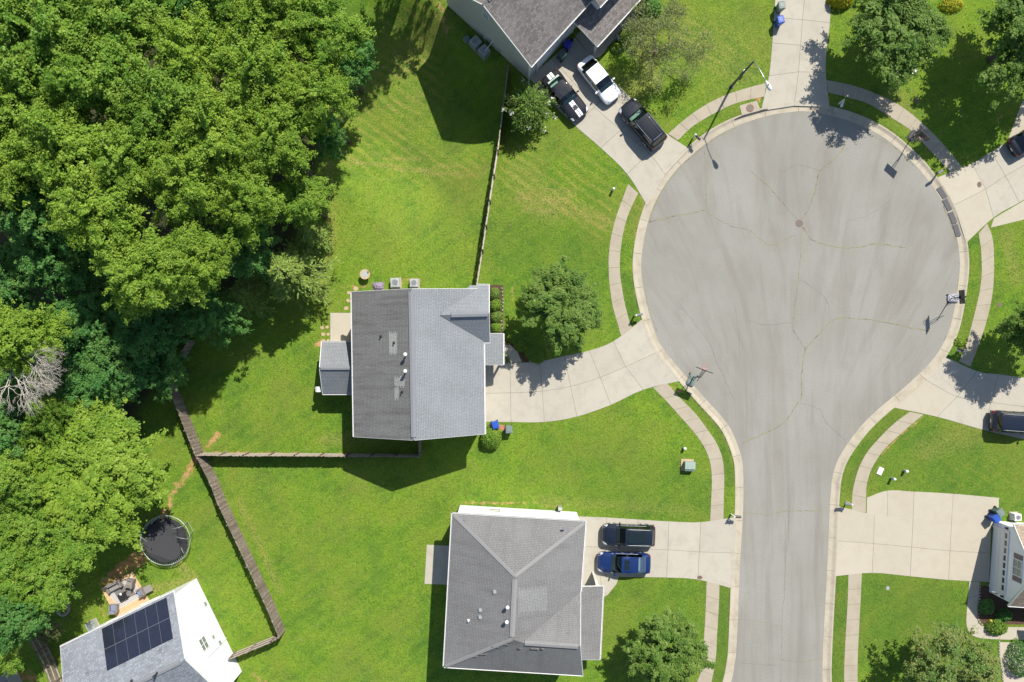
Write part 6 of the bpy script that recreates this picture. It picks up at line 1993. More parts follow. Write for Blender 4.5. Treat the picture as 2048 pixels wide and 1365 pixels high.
# stepping stones
for k, (u, v, s) in enumerate(((712, 578, .9), (698, 586, .7), (697, 602, .75), (693, 617, .85), (645, 656, .7), (655, 655, .6), (647, 669, .75), (657, 669, .65), (648, 682, .7), (657, 681, .55))):
    p = W(u, v); rr = random.Random(k)
    n = 8
    pl = [(p.x + .27 * s * rr.uniform(.8, 1.1) * math.cos(2 * math.pi * i / n), p.y + .24 * s * rr.uniform(.8, 1.1) * math.sin(2 * math.pi * i / n)) for i in range(n)]
    o = MB().prism(pl, .05, .135).build('stepping_stone', 'stone_tan')
    lab = ['tan stepping stone against the top left roof corner, first of its row', 'second tan stepping stone down the back wall row', 'third tan stepping stone down the back wall row', 'larger tan stepping stone lowest in the back wall row',
           'tan stepping stone top left in the cluster beside the patio', 'small tan stepping stone top right in the cluster beside the patio', 'tan stepping stone middle left in the cluster beside the patio',
           'tan stepping stone middle right in the cluster beside the patio', 'tan stepping stone bottom left in the cluster beside the patio', 'smallest tan stepping stone bottom right in the cluster beside the patio'][k]
    tag(o, lab, 'stepping stone', 'stepping stones along the back wall' if k < 4 else 'stepping stones beside the patio')

# white bird house on a pole
p = W(637, 778, 2.5)
bh = thing('bird_house', (p.x, p.y, 0.1), 'white bird house with side perches left of the back room', 'bird house')
MB().tube([(0, 0, 0), (0, 0, 2.3)], .03, 8).build('pole', 'white_plastic', bh, False)
MB().box((0, -.05, 2.45), (.26, .36, .3)).build('box', 'white_plastic', bh, False)
vs = []
for y in (-.27, .2): vs += [(-.22, y, 2.58), (0, y, 2.75), (.22, y, 2.58)]
MB().add(vs, [(0, 1, 4, 3), (1, 2, 5, 4), (0, 2, 1), (3, 4, 5)]).build('roof', 'white_paint', bh, False)
for s in (-1, 1):
    MB().tube([(s * .12, .1, 2.5), (s * .30, .05, 2.55)], .022, 6).build('perch', 'white_plastic', bh, False)

# flags
p = W(1232, 68, 1.2)
gf_ = thing('garden_flag', (p.x, p.y, 0.1), 'small plum coloured garden flag by the porch at top', 'flag')
MB().tube([(0, 0, 0), (0, 0, 1.5)], .015, 6).build('pole', 'black_metal', gf_, False)
MB().add([(0, 0, 1.45), (.35, -.45, 1.35), (.25, -.6, .85), (.02, -.05, .8)], [(0, 1, 2, 3)]).build('cloth', 'flag_plum', gf_, False)
p = fE[0].lerp(fE[1], 0.93) - k2 * .05
fl = thing('house_flag', (p.x, p.y, 2.2), 'red and white striped flag on a slanting pole at the white garage', 'flag')
fd_ = Vector((-1.0, .32, .55)).normalized()
MB().tube([(0, 0, 0), tuple(fd_ * 1.75)], .018, 6).build('pole', 'white_paint', fl, False)
for k in range(7):
    a = fd_ * (.45 + .16 * k); b = fd_ * (.45 + .16 * (k + 1))
    dz = Vector((.08, -.28, -.7))
    MB().add([tuple(a), tuple(b), tuple(b + dz), tuple(a + dz)], [(0, 1, 2, 3)]).build('flag_stripe', 'flag_red' if k % 2 == 0 else 'white_plastic', fl, False)
# pots and small things
for (u, v, m, lab, s) in ((1237, 103, 'pot_blue', 'blue flower pot beside the shrub at the top porch', .22), (1142, 84, 'black_plastic', 'black pot beside the indigo bin', .2)):
    p = W(u, v)
    o = MB().disc((p.x, p.y, .11), s * .75, s * 1.4, 16, s).build('flower_pot', m); tag(o, lab, 'flower pot')
p = W(1004, 856)
o = MB().prism(PW([(996, 849), (1010, 851), (1008, 861), (998, 864)]), .09, .13).build('bin_pad', 'terracotta'); tag(o, 'reddish clay pad between the two bins at the middle house', 'pad')
p = W(1984, 1244, .5)
o = MB().disc((p.x, p.y, .1), .12, .3, 12, .10).disc((p.x, p.y, .4), .13, .15, 12, .03).build('garden_ornament', 'yellow_paint'); tag(o, 'small yellow garden ornament above the round shrub at right', 'ornament')
# shed roof corner, bottom left
p = W(5, 1372, 2)
sh_ = thing('shed', (p.x, p.y, 0.1), 'small grey roofed shed cut by the bottom left corner', 'shed')
MB().box((-.6, -.5, 1.0), (2.2, 2.0, 2.0), .45).build('wall', 'siding_grey', sh_, False)
vs = []
for y in (-1.2, 1.2): vs += [(-1.4, y, 2.0), (0, y, 2.75), (1.4, y, 2.0)]
ro = MB().add(vs, [(0, 1, 4, 3), (1, 2, 5, 4), (0, 2, 1), (3, 4, 5), (0, 3, 5, 2)]).build('roof', 'ridge_cap_grey', sh_, False)
ro.location = (-.6, -.5, 0); ro.rotation_euler = (0, 0, .45)

# stone edging of beds
def edging(label, pts, mat='stone_grey', r=0.10, step=0.26):
    L = catmull(PW(pts), 6); n = int(plen(L) / step)
    L = resample(L, n)
    t = thing('bed_edging', (L[0].x, L[0].y, 0.1), label, 'stone edging', 'stone edging of planting beds')
    for k, q in enumerate(L):
        MB().box((q.x, q.y, .13), (r * R_.uniform(1.6, 2.3), r * R_.uniform(1.4, 1.9), .12), R_.uniform(0, 3), .85).build('stone', mat, t)
edging('rough stones edging the curved bed by the middle front door', [(1010, 667), (1024, 674), (1040, 690), (1056, 706), (1060, 722)])
edging('rough stones edging the foundation shrubs of the middle house', [(1004, 577), (1006, 610), (1003, 640), (1006, 664)], 'stone_grey', .07, .33)
edging('ring of stones round the small bed beside the front door', [(1009, 716), (1014, 712), (1019, 716), (1019, 724), (1012, 727), (1009, 720), (1009, 716)])
edging('grey kerb stones edging the bed at the right house walk', [(1958, 1168), (1957, 1210), (1955, 1238), (1962, 1248)], 'stone_grey', .08)
edging('grey kerb stones edging the pale gravel bed at lower right', [(1996, 1283), (1997, 1310), (2002, 1340), (2005, 1375)], 'stone_grey', .08)
o = MB().prism(PW([(1998, 1284), (2070, 1284), (2070, 1380), (2008, 1380), (2004, 1345), (1999, 1315)]), .05, .125).build('gravel_bed', 'gravel_pale'); tag(o, kind='structure')
PAVED.append([(q.x, q.y) for q in PW([(1998, 1284), (2070, 1284), (2070, 1380), (2008, 1380), (2004, 1345), (1999, 1315)])])
for k, (u, v, s) in enumerate(((2012, 1318, .5), (2024, 1345, .35))):
    p = W(u, v)
    o = MB().disc((p.x, p.y, .1), s, .25, 9, s * .7).build('boulder', 'gravel_pale'); tag(o, ('larger' if k == 0 else 'smaller') + ' pale boulder in the gravel bed at lower right', 'boulder')

# ---------------------------------------------------------------- foliage
rng = np.random.default_rng(11)
def unit(n):
    a = rng.normal(size=(n, 3)); return a / np.linalg.norm(a, axis=1, keepdims=True)
def leaf_quads(c, nrm, size, aspect=0.62, tdir=None, jit=0.3):
    n = len(c)
    t_ = unit(n) if tdir is None else tdir + unit(n) * jit
    t_ = t_ - nrm * (t_ * nrm).sum(1, keepdims=True)
    t_ /= np.linalg.norm(t_, axis=1, keepdims=True) + 1e-9
    b = np.cross(nrm, t_)
    L = (size * rng.uniform(0.65, 1.35, n))[:, None]
    Wd = L * aspect
    bend = nrm * L * rng.uniform(-0.12, 0.18, n)[:, None]
    v = np.stack([c - t_ * L * .5, c + b * Wd * .5 + bend, c + t_ * L * .5, c - b * Wd * .5 + bend], 1).reshape(-1, 3)
    f = np.arange(4 * n).reshape(n, 4)
    return v, f
def crown_mesh(name, mat, R, zc, hz, n_clump, n_sub, n_leaf, size, droop=0.0, irregular=0.25, clump=(.24, .40), low=-0.25):
    """crown of leaf clumps: clump > spray > leaves, hollow inside so that gaps stay dark"""
    d = unit(n_clump * 4)
    d = d[d[:, 2] > low][:n_clump]
    rad = rng.uniform(.30, 1.0, len(d)) ** .55
    ph = rng.uniform(0, 6.28, 3)
    az = np.arctan2(d[:, 1], d[:, 0])
    lob = 1 + irregular * (np.sin(az * 2 + ph[0]) * .5 + np.sin(az * 3 + ph[1]) * .35 + np.sin(az * 5 + ph[2]) * .3)
    cr = rng.uniform(clump[0], clump[1], len(d)) * R
    cc = np.stack([d[:, 0] * R * .78 * rad * lob, d[:, 1] * R * .78 * rad * lob, zc + d[:, 2] * hz * rad * .85], 1)
    # sprays: elongated along the branch, flattened, drooping at the ends
    ax = d * np.array([1, 1, .25]); ax /= np.linalg.norm(ax, axis=1, keepdims=True) + 1e-9
    bx_ = np.stack([-ax[:, 1], ax[:, 0], np.zeros(len(ax))], 1); bx_ /= np.linalg.norm(bx_, axis=1, keepdims=True) + 1e-9
    own = np.repeat(np.arange(len(d)), n_sub)
    al = np.clip(rng.normal(0, .62, len(own)), -1.1, 1.35); si = np.clip(rng.normal(0, .42, len(own)), -.9, .9); up_ = rng.normal(0, .17, len(own))
    crn = cr[own][:, None]
    sc = cc[own] + ax[own] * crn * al[:, None] + bx_[own] * crn * si[:, None]
    sc[:, 2] += cr[own] * (up_ - .22 * al ** 2 - .30 * si ** 2 + .15)
    sr = cr[own] * rng.uniform(.15, .36, len(own)) * (1.15 - .25 * np.abs(al))
    # leaves
    cnt = np.maximum(4, (n_leaf * (sr / sr.mean()) ** 2).astype(int))
    o2 = np.repeat(np.arange(len(sc)), cnt)
    o3 = own[o2]
    q1, q2, q3 = (rng.normal(0, .5, len(o2)) for _ in range(3))
    r_ = sr[o2][:, None]
    lc = sc[o2] + ax[o3] * r_ * (q1 * 1.35)[:, None] + bx_[o3] * r_ * (q2 * 1.0)[:, None]
    lc[:, 2] += sr[o2] * (q3 * .32 - .25 * (q1 ** 2 + q2 ** 2))
    lc[:, 2] -= droop * np.hypot(lc[:, 0], lc[:, 1]) / R
    nrm = np.stack([ax[o3, 0] * q1 * .45 + bx_[o3, 0] * q2 * .45, ax[o3, 1] * q1 * .45 + bx_[o3, 1] * q2 * .45, np.full(len(o2), .95)], 1) + unit(len(o2)) * .52 + d[o3] * .2
    nrm /= np.linalg.norm(nrm, axis=1, keepdims=True)
    v, f = leaf_quads(lc, nrm, size)
    base = rng.uniform(0, 1, len(sc))[o2] * .45 + rng.uniform(0, 1, len(o2)) * .55
    me = np_mesh(name, v, f, mat, {'rnd': ('FACE', base)})
    return me, cc, cr
def trunk_mesh(name, cc, zc, hz, R, r0, n_limb=14, mat='bark', lean=(0, 0)):
    mb = MB()
    top = Vector((lean[0], lean[1], zc + hz * .2))
    mb.tube([(0, 0, -.3), (0.02, 0.01, .4), (lean[0] * .4, lean[1] * .4, zc * .5), tuple(top)], [r0 * 1.5, r0, r0 * .75, r0 * .35], 9)
    order = rng.permutation(len(cc))[:n_limb]
    for k in order:
        c = Vector(cc[k]); s = rng.uniform(.35, .85)
        st_ = Vector((0, 0, zc * .45)).lerp(top, s)
        m1 = st_.lerp(c, .5) + Vector((0, 0, .3))
        mb.tube([tuple(st_), tuple(m1), tuple(c)], [r0 * .32, r0 * .2, r0 * .07], 6)
    me = bpy.data.meshes.new(name)
    me.from_pydata(mb.v, [], mb.f); me.materials.append(M[mat])
    me.polygons.foreach_set('use_smooth', [True] * len(me.polygons))
    return me
KIND = {}
def kind(key, mat, R, zc, hz, nc, ns, nl, size, r0, **kw):
    lst = []
    for q in range(kw.pop('variants', 1)):
        me, cc, cr = crown_mesh('crown', mat, R, zc, hz, nc, ns, nl, size, **kw)
        lst.append((me, trunk_mesh('trunk', cc, zc, hz, R, r0), zc))
    KIND[key] = (lst, R)
kind('tall', 'leaf_mid', 5.0, 11.5, 4.2, 80, 13, 36, .23, .26, variants=3, clump=(.18, .34))
kind('lime', 'leaf_lime', 5.0, 11.5, 3.8, 74, 13, 38, .235, .26, variants=3, clump=(.18, .36))
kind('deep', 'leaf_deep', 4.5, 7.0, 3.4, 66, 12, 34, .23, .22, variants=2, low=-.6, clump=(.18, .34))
kind('oak', 'leaf_lime', 6.4, 8.5, 4.6, 150, 13, 36, .21, .3, variants=1, irregular=.14, clump=(.12, .22))
kind('maple', 'leaf_maple', 3.3, 4.2, 2.4, 72, 12, 56, .165, .13, variants=2, irregular=.13, clump=(.16, .3), low=-.4)
kind('autumn', 'leaf_autumn', 4.4, 4.6, 2.6, 100, 12, 28, .16, .16, variants=1, irregular=.35, clump=(.13, .26))
kind('deepyard', 'leaf_maple', 4.6, 5.4, 3.2, 90, 12, 40, .19, .2, variants=2, irregular=.3, clump=(.15, .28))

tree_no = [0]
def tree(u, v, rpx, zc, key, label, var=None, group='woodland trees', name='broadleaf_tree', cat='tree', mat=None):
    """u, v, rpx: plan reading of the crown; zc its height"""
    lst, R0 = KIND[key]
    q = tree_no[0]; tree_no[0] += 1
    cm, tm, z0 = lst[(q if var is None else var) % len(lst)]
    p = W(u, v, zc)
    g = gz(*( (p.x * S + 1024, 682.5 - p.y * S)))
    r = rpx / S * (CAM_H - zc) / CAM_H
    t = thing(name, (p.x, p.y, g), label, cat, group)
    k = r / R0; kz = (zc - g) / z0
    rz = (q * 2.399) % 6.283
    for nm, me in (('crown', cm), ('trunk', tm)):
        o = bpy.data.objects.new(nm, me); C.objects.link(o); o.parent = t
        o.scale = (k, k, min(kz, k * 1.6) if nm == 'crown' else kz)
        if nm == 'crown' and kz > k * 1.6:
            o.location = (0, 0, zc - g - z0 * k * 1.6)
        o.rotation_euler = (0, 0, rz)
        if mat and nm == 'crown':
            o.material_slots[0].link = 'OBJECT'; o.material_slots[0].material = M[mat]
    return t
WOOD = [
 # crown u, v, apparent radius, height, kind, words
 (95, 70, 125, 14, 'tall', 'large fine leaved tree crown in the top left corner'),
 (-40, 180, 120, 14, 'tall', 'tree crown cut by the left edge below the top left corner'),
 (250, 20, 110, 13.5, 'tall', 'green tree crown on the top edge right of the corner tree'),
 (60, 215, 105, 13, 'tall', 'tree crown below the large corner tree'),
 (215, 150, 105, 13.5, 'tall', 'tree crown amid the upper left wood'),
 (370, 35, 80, 11, 'deep', 'dark tree crown on the top edge of the wood'),
 (470, -10, 85, 12, 'tall', 'tree crown on the top edge left of the wood corner'),
 (560, 50, 95, 12, 'lime', 'yellow green tree crown near the top of the wood'),
 (655, 70, 85, 11, 'tall', 'tree crown at the top right corner of the wood'),
 (688, 125, 62, 5.5, 'deep', 'bluish green crown bulging onto the lawn at the upper wood edge'),
 (400, 120, 92, 13, 'lime', 'yellowish tree crown right of the upper left wood centre'),
 (520, 160, 95, 13, 'lime', 'bright tree crown below the top wood edge'),
 (625, 195, 78, 12, 'lime', 'olive tree crown on the upper right wood edge'),
 (330, 225, 95, 13.5, 'tall', 'tree crown above the wood centre'),
 (430, 260, 90, 14, 'lime', 'tall lime tree crown in the wood centre'),
 (545, 285, 85, 12.5, 'lime', 'lime tree crown right of the wood centre'),
 (645, 265, 45, 7, 'deep', 'small dark crown at the wood edge beside reddish soil'),
 (140, 300, 100, 14, 'lime', 'tall yellow green tree crown left of the wood centre'),
 (20, 330, 95, 13, 'lime', 'yellow green tree crown at the left edge of the upper wood'),
 (255, 330, 92, 14, 'lime', 'broad yellow green tree crown below the wood centre'),
 (380, 360, 82, 14, 'lime', 'bright crown in the lower middle of the wood'),
 (490, 395, 78, 12.5, 'lime', 'bright drooping crown above the feathery conifer'),
 (600, 400, 62, 9, 'tall', 'green crown on the wood edge above the feathery conifer'),
 (200, 420, 95, 14.5, 'lime', 'sunlit lime crown at left centre'),
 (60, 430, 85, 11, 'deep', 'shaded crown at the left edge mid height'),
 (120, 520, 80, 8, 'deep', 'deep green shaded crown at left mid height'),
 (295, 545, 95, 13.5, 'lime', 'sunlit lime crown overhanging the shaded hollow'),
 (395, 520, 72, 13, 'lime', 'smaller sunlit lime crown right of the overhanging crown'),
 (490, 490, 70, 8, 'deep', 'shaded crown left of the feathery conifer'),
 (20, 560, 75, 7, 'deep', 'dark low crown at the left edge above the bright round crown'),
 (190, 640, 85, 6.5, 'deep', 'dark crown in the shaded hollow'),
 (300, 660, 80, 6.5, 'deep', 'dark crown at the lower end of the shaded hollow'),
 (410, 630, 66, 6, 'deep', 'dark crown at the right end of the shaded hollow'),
 (230, 740, 75, 6, 'deep', 'dark crown above the large round tree'),
 (330, 745, 45, 5, 'deep', 'small dark crown hanging over the fence corner'),
 (160, 790, 60, 6, 'deep', 'dark low crown right of the bare dead branches'),
 (130, 700, 70, 6, 'deep', 'dark crown right of the bright round left edge tree'),
 (45, 675, 82, 12, 'lime', 'bright round crown at the left edge behind the bare branches'),
 (15, 870, 70, 8, 'deep', 'shaded crown at the left edge below the bare branches'),
 (105, 830, 50, 8, 'tall', 'small sunlit crown above the large round tree'),
 (5, 790, 55, 5, 'deep', 'low dark crown under the bare branches at the left edge'),
 (10, 960, 70, 9, 'tall', 'green crown at the left edge beside the large round tree'),
 (50, 1050, 80, 7.5, 'tall', 'crown at the left edge below the large round tree'),
 (130, 1080, 85, 6.5, 'tall', 'sunlit crown left of the trampoline'),
 (20, 1130, 75, 7.5, 'tall', 'crown at the left edge above the stone ring'),
 (75, 1165, 75, 7, 'tall', 'crown with light leaf tips above the stone ring'),
 (40, 1230, 62, 8, 'deep', 'crown at the left edge above the pale railed fence'),
 (0, 1300, 55, 7, 'tall', 'small crown at the left edge near the bottom corner'),
 (805, -185, 95, 9, 'deep', 'tree beyond the top edge that shades the upper lawn'),
]
for w_ in WOOD:
    u, v, r, z, k, lab = w_
    tree(u, v, r, z, k, lab)
tree(178, 937, 170, 6.2, 'oak', 'large round dense tree left of the slanting fence', name='broadleaf_tree')
tree(97, 1262, 26, 3.5, 'maple', 'pale small tree beside the rail fence at lower left', group='garden trees', mat='leaf_pale')
tree(1124, 612, 90, 4.4, 'maple', 'round green maple on the lawn in front of the middle house', 0, 'garden trees', 'maple_tree')
tree(1336, 1303, 82, 4.3, 'maple', 'green maple beside the bottom sidewalk', 1, 'garden trees', 'maple_tree', mat='leaf_pale' if False else None)
tree(1785, 55, 112, 4.8, 'deepyard', 'bushy green tree right of the top driveway', 0, 'garden trees')
tree(2068, 66, 136, 6.2, 'deepyard', 'large dark tree at the upper right edge', 1, 'garden trees')
tree(2088, 648, 82, 5.0, 'deepyard', 'dark tree cut by the right edge beside its shade', 0, 'garden trees')
tree(1897, 1354, 110, 4.6, 'autumn', 'tree with reddish leaf tips at the bottom right', 0, 'garden trees')

# shrubs: leaf mounds
def shrub(label, u, v, rx, ry, h, mat, n=1400, size=.13, rz=0.0, name='shrub', cat='shrub', group='garden shrubs', lumps=9, flowers=0, z0=None):
    z0 = gz(u, v) if z0 is None else z0
    p = W(u, v, h * .6)
    k = (CAM_H - h * .6) / CAM_H / S
    rx, ry = rx * k, ry * k
    t = thing(name, (p.x, p.y, z0), label, cat, group, rz)
    d = unit(n); d[:, 2] = np.abs(d[:, 2])
    lc = unit(lumps); lc[:, 2] = np.abs(lc[:, 2])
    bumpy = 1 + .16 * np.max((d @ lc.T) ** 6, axis=1) - .1 + rng.uniform(-.12, .05, n)
    c = d * bumpy[:, None] * np.array([rx, ry, h])
    nrm = d * .7 + unit(n) * .6 + np.array([0, 0, .3]); nrm /= np.linalg.norm(nrm, axis=1, keepdims=True)
    v_, f_ = leaf_quads(c, nrm, size)
    me = np_mesh('foliage', v_, f_, mat, {'rnd': ('FACE', rng.uniform(0, 1, n))})
    o = bpy.data.objects.new('foliage', me); C.objects.link(o); o.parent = t
    mb = MB()
    for q in range(5):
        a = q * 1.26
        mb.tube([(0, 0, 0), (rx * .3 * math.cos(a), ry * .3 * math.sin(a), h * .4), (rx * .7 * math.cos(a), ry * .7 * math.sin(a), h * .7)], [.04, .025, .01], 5)
    mb.build('stems', 'bark', t, False)
    if flowers:
        sel = rng.permutation(n)[:flowers]
        v_, f_ = leaf_quads(np.repeat(c[sel], 8, 0) * 1.02 + rng.normal(0, .07, (flowers * 8, 3)), np.tile(np.array([[0, 0, 1.]]), (flowers * 8, 1)) * .5 + unit(flowers * 8) * .5, .13)
        me = np_mesh('blossoms', v_, f_, 'blossom', {'rnd': ('FACE', rng.uniform(0, 1, flowers * 8))})
        o = bpy.data.objects.new('blossoms', me); C.objects.link(o); o.parent = t
    return t
shrub('round clipped green shrub at the corner of the middle house', 982, 877, 22, 22, 1.5, 'leaf_shrub', 3000, .14)
for k, (u, v, rx, ry, lab) in enumerate(((990, 588, 10, 13, 'topmost foundation shrub of the middle house'), (991, 611, 12, 14, 'second foundation shrub from the top at the middle house'), (992, 634, 11, 13, 'third foundation shrub from the top at the middle house'), (992, 656, 10, 11, 'lowest foundation shrub beside the middle porch'))):
    shrub(lab, u, v, rx, ry, .8, 'leaf_shrub' if k % 2 else 'leaf_maple', 900, .14)
for k, (u, v, rx, ry, lab) in enumerate(((1026, 671, 20, 15, 'upper low hedge mound beside the middle front walk'), (1045, 686, 22, 17, 'middle low hedge mound beside the middle front walk'), (1068, 706, 26, 17, 'lowest hedge mound between maple and driveway'))):
    shrub(lab, u, v, rx, ry, .65, 'leaf_shrub', 2200, .12, rz=-.7)
shrub('yellow shrub on the top edge beside the top driveway', 1684, -4, 26, 17, 1.3, 'leaf_yellow', 1800, .16)
shrub('small yellow plant on the top edge at upper right', 1905, 8, 24, 14, .8, 'leaf_yellow', 500, .16)
shrub('lime green weeds on the right verge above the black mailbox', 1921, 684, 13, 9, .35, 'leaf_yellow', 260, .14, mat if False else 0) if False else shrub('lime green weeds on the right verge above the black mailbox', 1921, 684, 13, 9, .3, 'leaf_lime', 260, .14)
shrub('rounded shrub at the bend of the right house walk', 1996, 1256, 21, 16, .9, 'leaf_shrub', 1500, .13)
shrub('dark clipped shrub at the lower right edge', 2046, 1322, 26, 36, 1.5, 'leaf_deep', 2600, .13)
shrub('dark shaded shrub beside the right house', 1975, 1215, 16, 16, .7, 'leaf_deep', 1000, .14)
shrub('second dark shaded shrub beside the right house wall', 2010, 1232, 16, 13, .7, 'leaf_deep', 900, .14)
shrub('leafy shrub beside the plum garden flag', 1252, 72, 14, 17, 1.4, 'leaf_mid', 800, .17)
shrub('low plant beside the blue pot at top', 1235, 96, 13, 10, .6, 'leaf_mid', 400, .15)
shrub('dark shrub behind the top porch roof', 1300, 12, 26, 22, 1.2, 'leaf_deep', 1500, .17)
shrub('small weedy plant by the upper right sidewalk', 1758, 182, 8, 6, .35, 'leaf_shrub', 180, .12)

# flowering crape myrtle: arching stems
def arching(label, u, v, h, reach, mat, n_st=34, per=55, flowers=26):
    z0 = gz(u, v); p = W(u, v)
    t = thing('flowering_shrub', (p.x, p.y, z0), label, 'shrub', 'garden shrubs')
    mb = MB(); C_, N_, T_ = [], [], []
    tips = []
    for k in range(n_st):
        a = rng.uniform(0, 6.283); rr_ = reach * rng.uniform(.35, 1.0); hh = h * rng.uniform(.6, 1.0)
        e = Vector((math.cos(a) * rr_, math.sin(a) * rr_, hh * .75)); m_ = Vector((math.cos(a) * rr_ * .35, math.sin(a) * rr_ * .35, hh))
        pts = catmull([Vector((0, 0, 0)), m_ * .6, m_ * 1.02, e], 5)
        mb.tube(pts, [.03 * (1 - i / len(pts)) + .006 for i in range(len(pts))], 5)
        q = np.array([list(x) for x in pts]); 
        idx_ = rng.uniform(4, len(pts) - 1.01, per); i0 = idx_.astype(int); fr = (idx_ - i0)[:, None]
        pos_ = q[i0] * (1 - fr) + q[i0 + 1] * fr
        dirn = q[i0 + 1] - q[i0]; dirn /= np.linalg.norm(dirn, axis=1, keepdims=True) + 1e-9
        C_.append(pos_ + rng.normal(0, .11, (per, 3))); nn = unit(per) * .6 + np.array([0, 0, .8]); N_.append(nn / np.linalg.norm(nn, axis=1, keepdims=True)); T_.append(dirn)
        tips.append(q[-1])
    mb.build('stems', 'bark', t, False, True)
    c = np.concatenate(C_); n_ = np.concatenate(N_); td = np.concatenate(T_)
    v_, f_ = leaf_quads(c, n_, .26, .32, td, .45)
    me = np_mesh('foliage', v_, f_, mat, {'rnd': ('FACE', rng.uniform(0, 1, len(c)))})
    o = bpy.data.objects.new('foliage', me); C.objects.link(o); o.parent = t
    tips = np.array(tips)[:flowers]
    fc_ = np.repeat(tips, 14, 0) + rng.normal(0, .09, (len(tips) * 14, 3))
    nn = unit(len(fc_)) * .6 + np.array([0, 0, .7]); nn /= np.linalg.norm(nn, axis=1, keepdims=True)
    v_, f_ = leaf_quads(fc_, nn, .12, .8)
    me = np_mesh('blossoms', v_, f_, 'blossom', {'rnd': ('FACE', rng.uniform(0, 1, len(fc_)))})
    o = bpy.data.objects.new('blossoms', me); C.objects.link(o); o.parent = t
arching('arching shrub with white blossoms between fence and black coupe', 1060, 226, 3.2, 2.45, 'leaf_maple', 120, 110, 34)

# feathery conifer
def conifer(label, u, v, rpx, h):
    zc = h * .55
    p = W(u, v, zc)
    t = thing('conifer_tree', (p.x, p.y, .1), label, 'tree', 'woodland trees')
    R = rpx / S * (CAM_H - zc) / CAM_H
    mb = MB(); mb.tube([(0, 0, -.2), (0, 0, h * .6), (0, 0, h)], [.22, .14, .03], 8)
    C_, N_, T_ = [], [], []
    for k in range(120):
        f = rng.uniform(.12, 1.0) ** .8
        z = h * f; a = k * 2.399 + rng.uniform(-.3, .3)
        r = R * (1.08 - f) ** .75 * rng.uniform(.75, 1.1)
        e = Vector((math.cos(a) * r, math.sin(a) * r, z - .18 * r + .1))
        s = Vector((0, 0, z)); m_ = s.lerp(e, .5) + Vector((0, 0, .18 * r))
        pts = catmull([s, m_, e], 5)
        mb.tube(pts, [.035 * (1 - i / len(pts)) + .008 for i in range(len(pts))], 5)
        for q in range(16):
            g_ = rng.uniform(.25, 1.0); i0 = min(len(pts) - 2, int(g_ * (len(pts) - 1)))
            b0 = pts[i0].lerp(pts[i0 + 1], g_ * (len(pts) - 1) - i0)
            dd = (pts[i0 + 1] - pts[i0]).normalized()
            side = Vector((-dd.y, dd.x, 0)).normalized() * (1 if rng.random() > .5 else -1)
            tw = (dd * rng.uniform(.5, 1.0) + side * rng.uniform(.15, .8) + Vector((0, 0, rng.uniform(-.25, .2)))).normalized()
            ln_ = r * rng.uniform(.10, .26) + .15
            m = 11
            ss = rng.uniform(0, 1, m)[:, None]
            C_.append(np.array([list(b0)]) + ss * np.array([list(tw)]) * ln_ + rng.normal(0, .03, (m, 3)))
            T_.append(np.repeat(np.array([list(tw)]), m, 0))
            nn = unit(m) * .6 + np.array([0, 0, .8]); N_.append(nn / np.linalg.norm(nn, axis=1, keepdims=True))
    mb.build('trunk', 'bark', t, False, True)
    c = np.concatenate(C_); n_ = np.concatenate(N_); td = np.concatenate(T_)
    v_, f_ = leaf_quads(c, n_, .27, .20, td, .35)
    me = np_mesh('crown', v_, f_, 'needle_olive', {'rnd': ('FACE', rng.uniform(0, 1, len(c)))})
    o = bpy.data.objects.new('crown', me); C.objects.link(o); o.parent = t
conifer('feathery olive conifer at the wood edge beside the back patio', 585, 548, 88, 9.0)
conifer('smaller feathery conifer at the wood edge above the larger one', 625, 480, 42, 6.0)
conifer('shaded feathery conifer at the lower wood edge', 500, 590, 56, 6.0)

# bare trees by recursion
def bare(name, label, u, v, h, z_start, mat, seed, spread, depth=5, bias=(0, 0), leaves=None, r0=.16, group='bare trees'):
    rr = random.Random(seed)
    z0 = gz(u, v); p = W(u, v)
    t = thing(name, (p.x, p.y, z0), label, 'tree', group)
    mb = MB(); tips = []
    def grow(a, d, ln, r, lev):
        mid_ = a + d * ln * .5 + Vector((rr.uniform(-1, 1), rr.uniform(-1, 1), rr.uniform(-.6, .6))) * ln * .07
        b = a + d * ln
        mb.tube([a, mid_, b], [r, r * .85, r * .68], 6 if lev < 3 else 4, False)
        if lev >= depth:
            tips.append(b); return
        for k in range(3 if lev < 2 else rr.choice((2, 3))):
            nd = (d * .75 + Vector((rr.uniform(-1, 1) * spread + bias[0] * .22, rr.uniform(-1, 1) * spread + bias[1] * .22, rr.uniform(-.35, .45) * spread))).normalized()
            grow(b if k else a.lerp(b, .9), nd, ln * rr.uniform(.62, .84), r * .62, lev + 1)
    mb.tube([(0, 0, -.2), (0, 0, z_start * .6), (bias[0] * .4, bias[1] * .4, z_start)], [r0 * 1.3, r0 * 1.1, r0], 8)
    s0_ = Vector((bias[0] * .4, bias[1] * .4, z_start))
    for k in range(4):
        a = k * 1.6 + .4
        grow(s0_, Vector((math.cos(a) * .8 + bias[0], math.sin(a) * .8 + bias[1], .75)).normalized(), (h - z_start) * .42, r0 * .7, 0)
    mb.build('branches', mat, t, False, True)
    if leaves:
        tp_ = np.array([list(x) for x in tips]); n = leaves[1]
        c = np.repeat(tp_, n, 0) + rng.normal(0, .22, (len(tp_) * n, 3))
        nn = unit(len(c)) * .7 + np.array([0, 0, .6]); nn /= np.linalg.norm(nn, axis=1, keepdims=True)
        v_, f_ = leaf_quads(c, nn, .13)
        me = np_mesh('foliage', v_, f_, leaves[0], {'rnd': ('FACE', rng.uniform(0, 1, len(c)))})
        o = bpy.data.objects.new('foliage', me); C.objects.link(o); o.parent = t
    return t
pz = W(455, 215, 12)
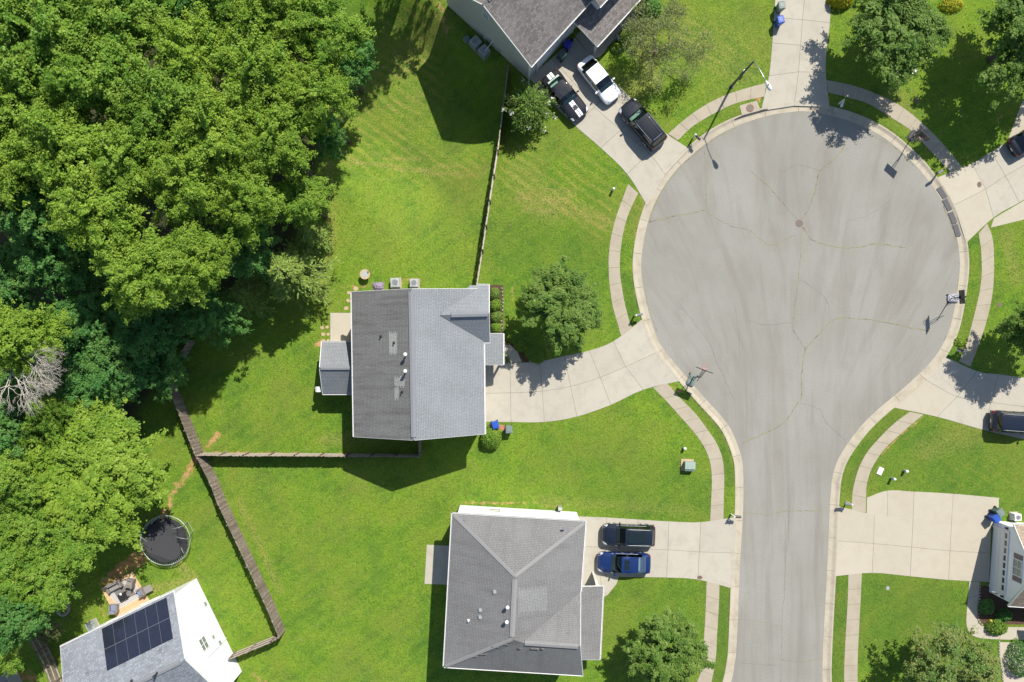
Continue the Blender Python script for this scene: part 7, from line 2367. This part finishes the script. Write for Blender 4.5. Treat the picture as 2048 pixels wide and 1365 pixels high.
bare('dead_tree', 'thin bare grey twigs poking through the upper wood', pz.x * S + 1024, 682.5 - pz.y * S, 14.6, 12.3, 'dead_wood', 31, .6, 4, (.3, -.2), None, .07)
pz = W(238, 400, 12)
bare('dead_tree', 'thin bare grey twigs poking through the left wood centre', pz.x * S + 1024, 682.5 - pz.y * S, 14.9, 12.8, 'dead_wood', 33, .6, 4, (.4, .2), None, .07)
pz = W(12, 712, 12)
bare('dead_tree', 'bare dead tree with pale grey branches at the left edge', pz.x * S + 1024, 682.5 - pz.y * S, 15.2, 11.6, 'dead_wood', 21, .75, 6, (1.0, -.5), None, .10)
bare('young_tree', 'thin twiggy young tree with sparse leaves beside the white sedan', 1308, 110, 4.3, .8, 'twig_brown', 8, .7, 5, (0, 0), ('leaf_pale', 20), .08)

# ---------------------------------------------------------------- grass blades over the lawns
NB = 380000
X = rng.uniform(-47.5, 47.5, NB); Y = rng.uniform(-32.5, 32.5, NB)
keep = np.ones(NB, bool)
for pl in PAVED + FOOT:
    xs_ = [q[0] for q in pl]; ys_ = [q[1] for q in pl]
    bb = (X > min(xs_) - .1) & (X < max(xs_) + .1) & (Y > min(ys_) - .1) & (Y < max(ys_) + .1)
    ii = np.where(bb & keep)[0]
    keep[ii[inside(pl, X[ii], Y[ii])]] = False
cpoly = [(q.x, q.y) for q in curb_poly]
keep &= ~inside(cpoly, X, Y)
X = X[keep]; Y = Y[keep]
dirt, dry, lush, mul, lit, mow = masks(X, Y)
ok = (dirt + rng.uniform(-.25, .25, len(X)) < .45) & (mul < .5) & (lit < .6)
X = X[ok]; Y = Y[ok]; dry = dry[ok]; lush = lush[ok]; mow = mow[ok]
n = len(X)
Z = terrain(X, Y)
nb = 2
base = np.repeat(np.stack([X, Y, Z - .01], 1), nb, 0) + np.concatenate([rng.normal(0, .02, (n * nb, 2)), np.zeros((n * nb, 1))], 1)
a = rng.uniform(0, 6.283, n * nb)
hgt = rng.uniform(.025, .065, n * nb); reach = rng.uniform(.03, .09, n * nb); wid = rng.uniform(.010, .022, n * nb)
dx, dy = np.cos(a), np.sin(a)
v0 = base + np.stack([-dy * wid, dx * wid, np.zeros(n * nb)], 1)
v1 = base + np.stack([dy * wid, -dx * wid, np.zeros(n * nb)], 1)
v2 = base + np.stack([dx * reach, dy * reach, hgt], 1)
vv = np.stack([v0, v1, v2], 1).reshape(-1, 3)
ff = np.arange(len(vv)).reshape(-1, 3)
rep = np.repeat
gme = np_mesh('lawn_grass', vv, ff, 'grass_blade', {'rnd': ('FACE', rng.uniform(0, 1, n * nb)), 'dry': ('POINT', rep(dry, nb * 3)), 'lush': ('POINT', rep(lush, nb * 3)), 'mow': ('POINT', rep(mow, nb * 3))})
go = bpy.data.objects.new('lawn_grass', gme); C.objects.link(go)
tag(go, 'short green lawn grass of the yards and verges', 'grass', kind='stuff')
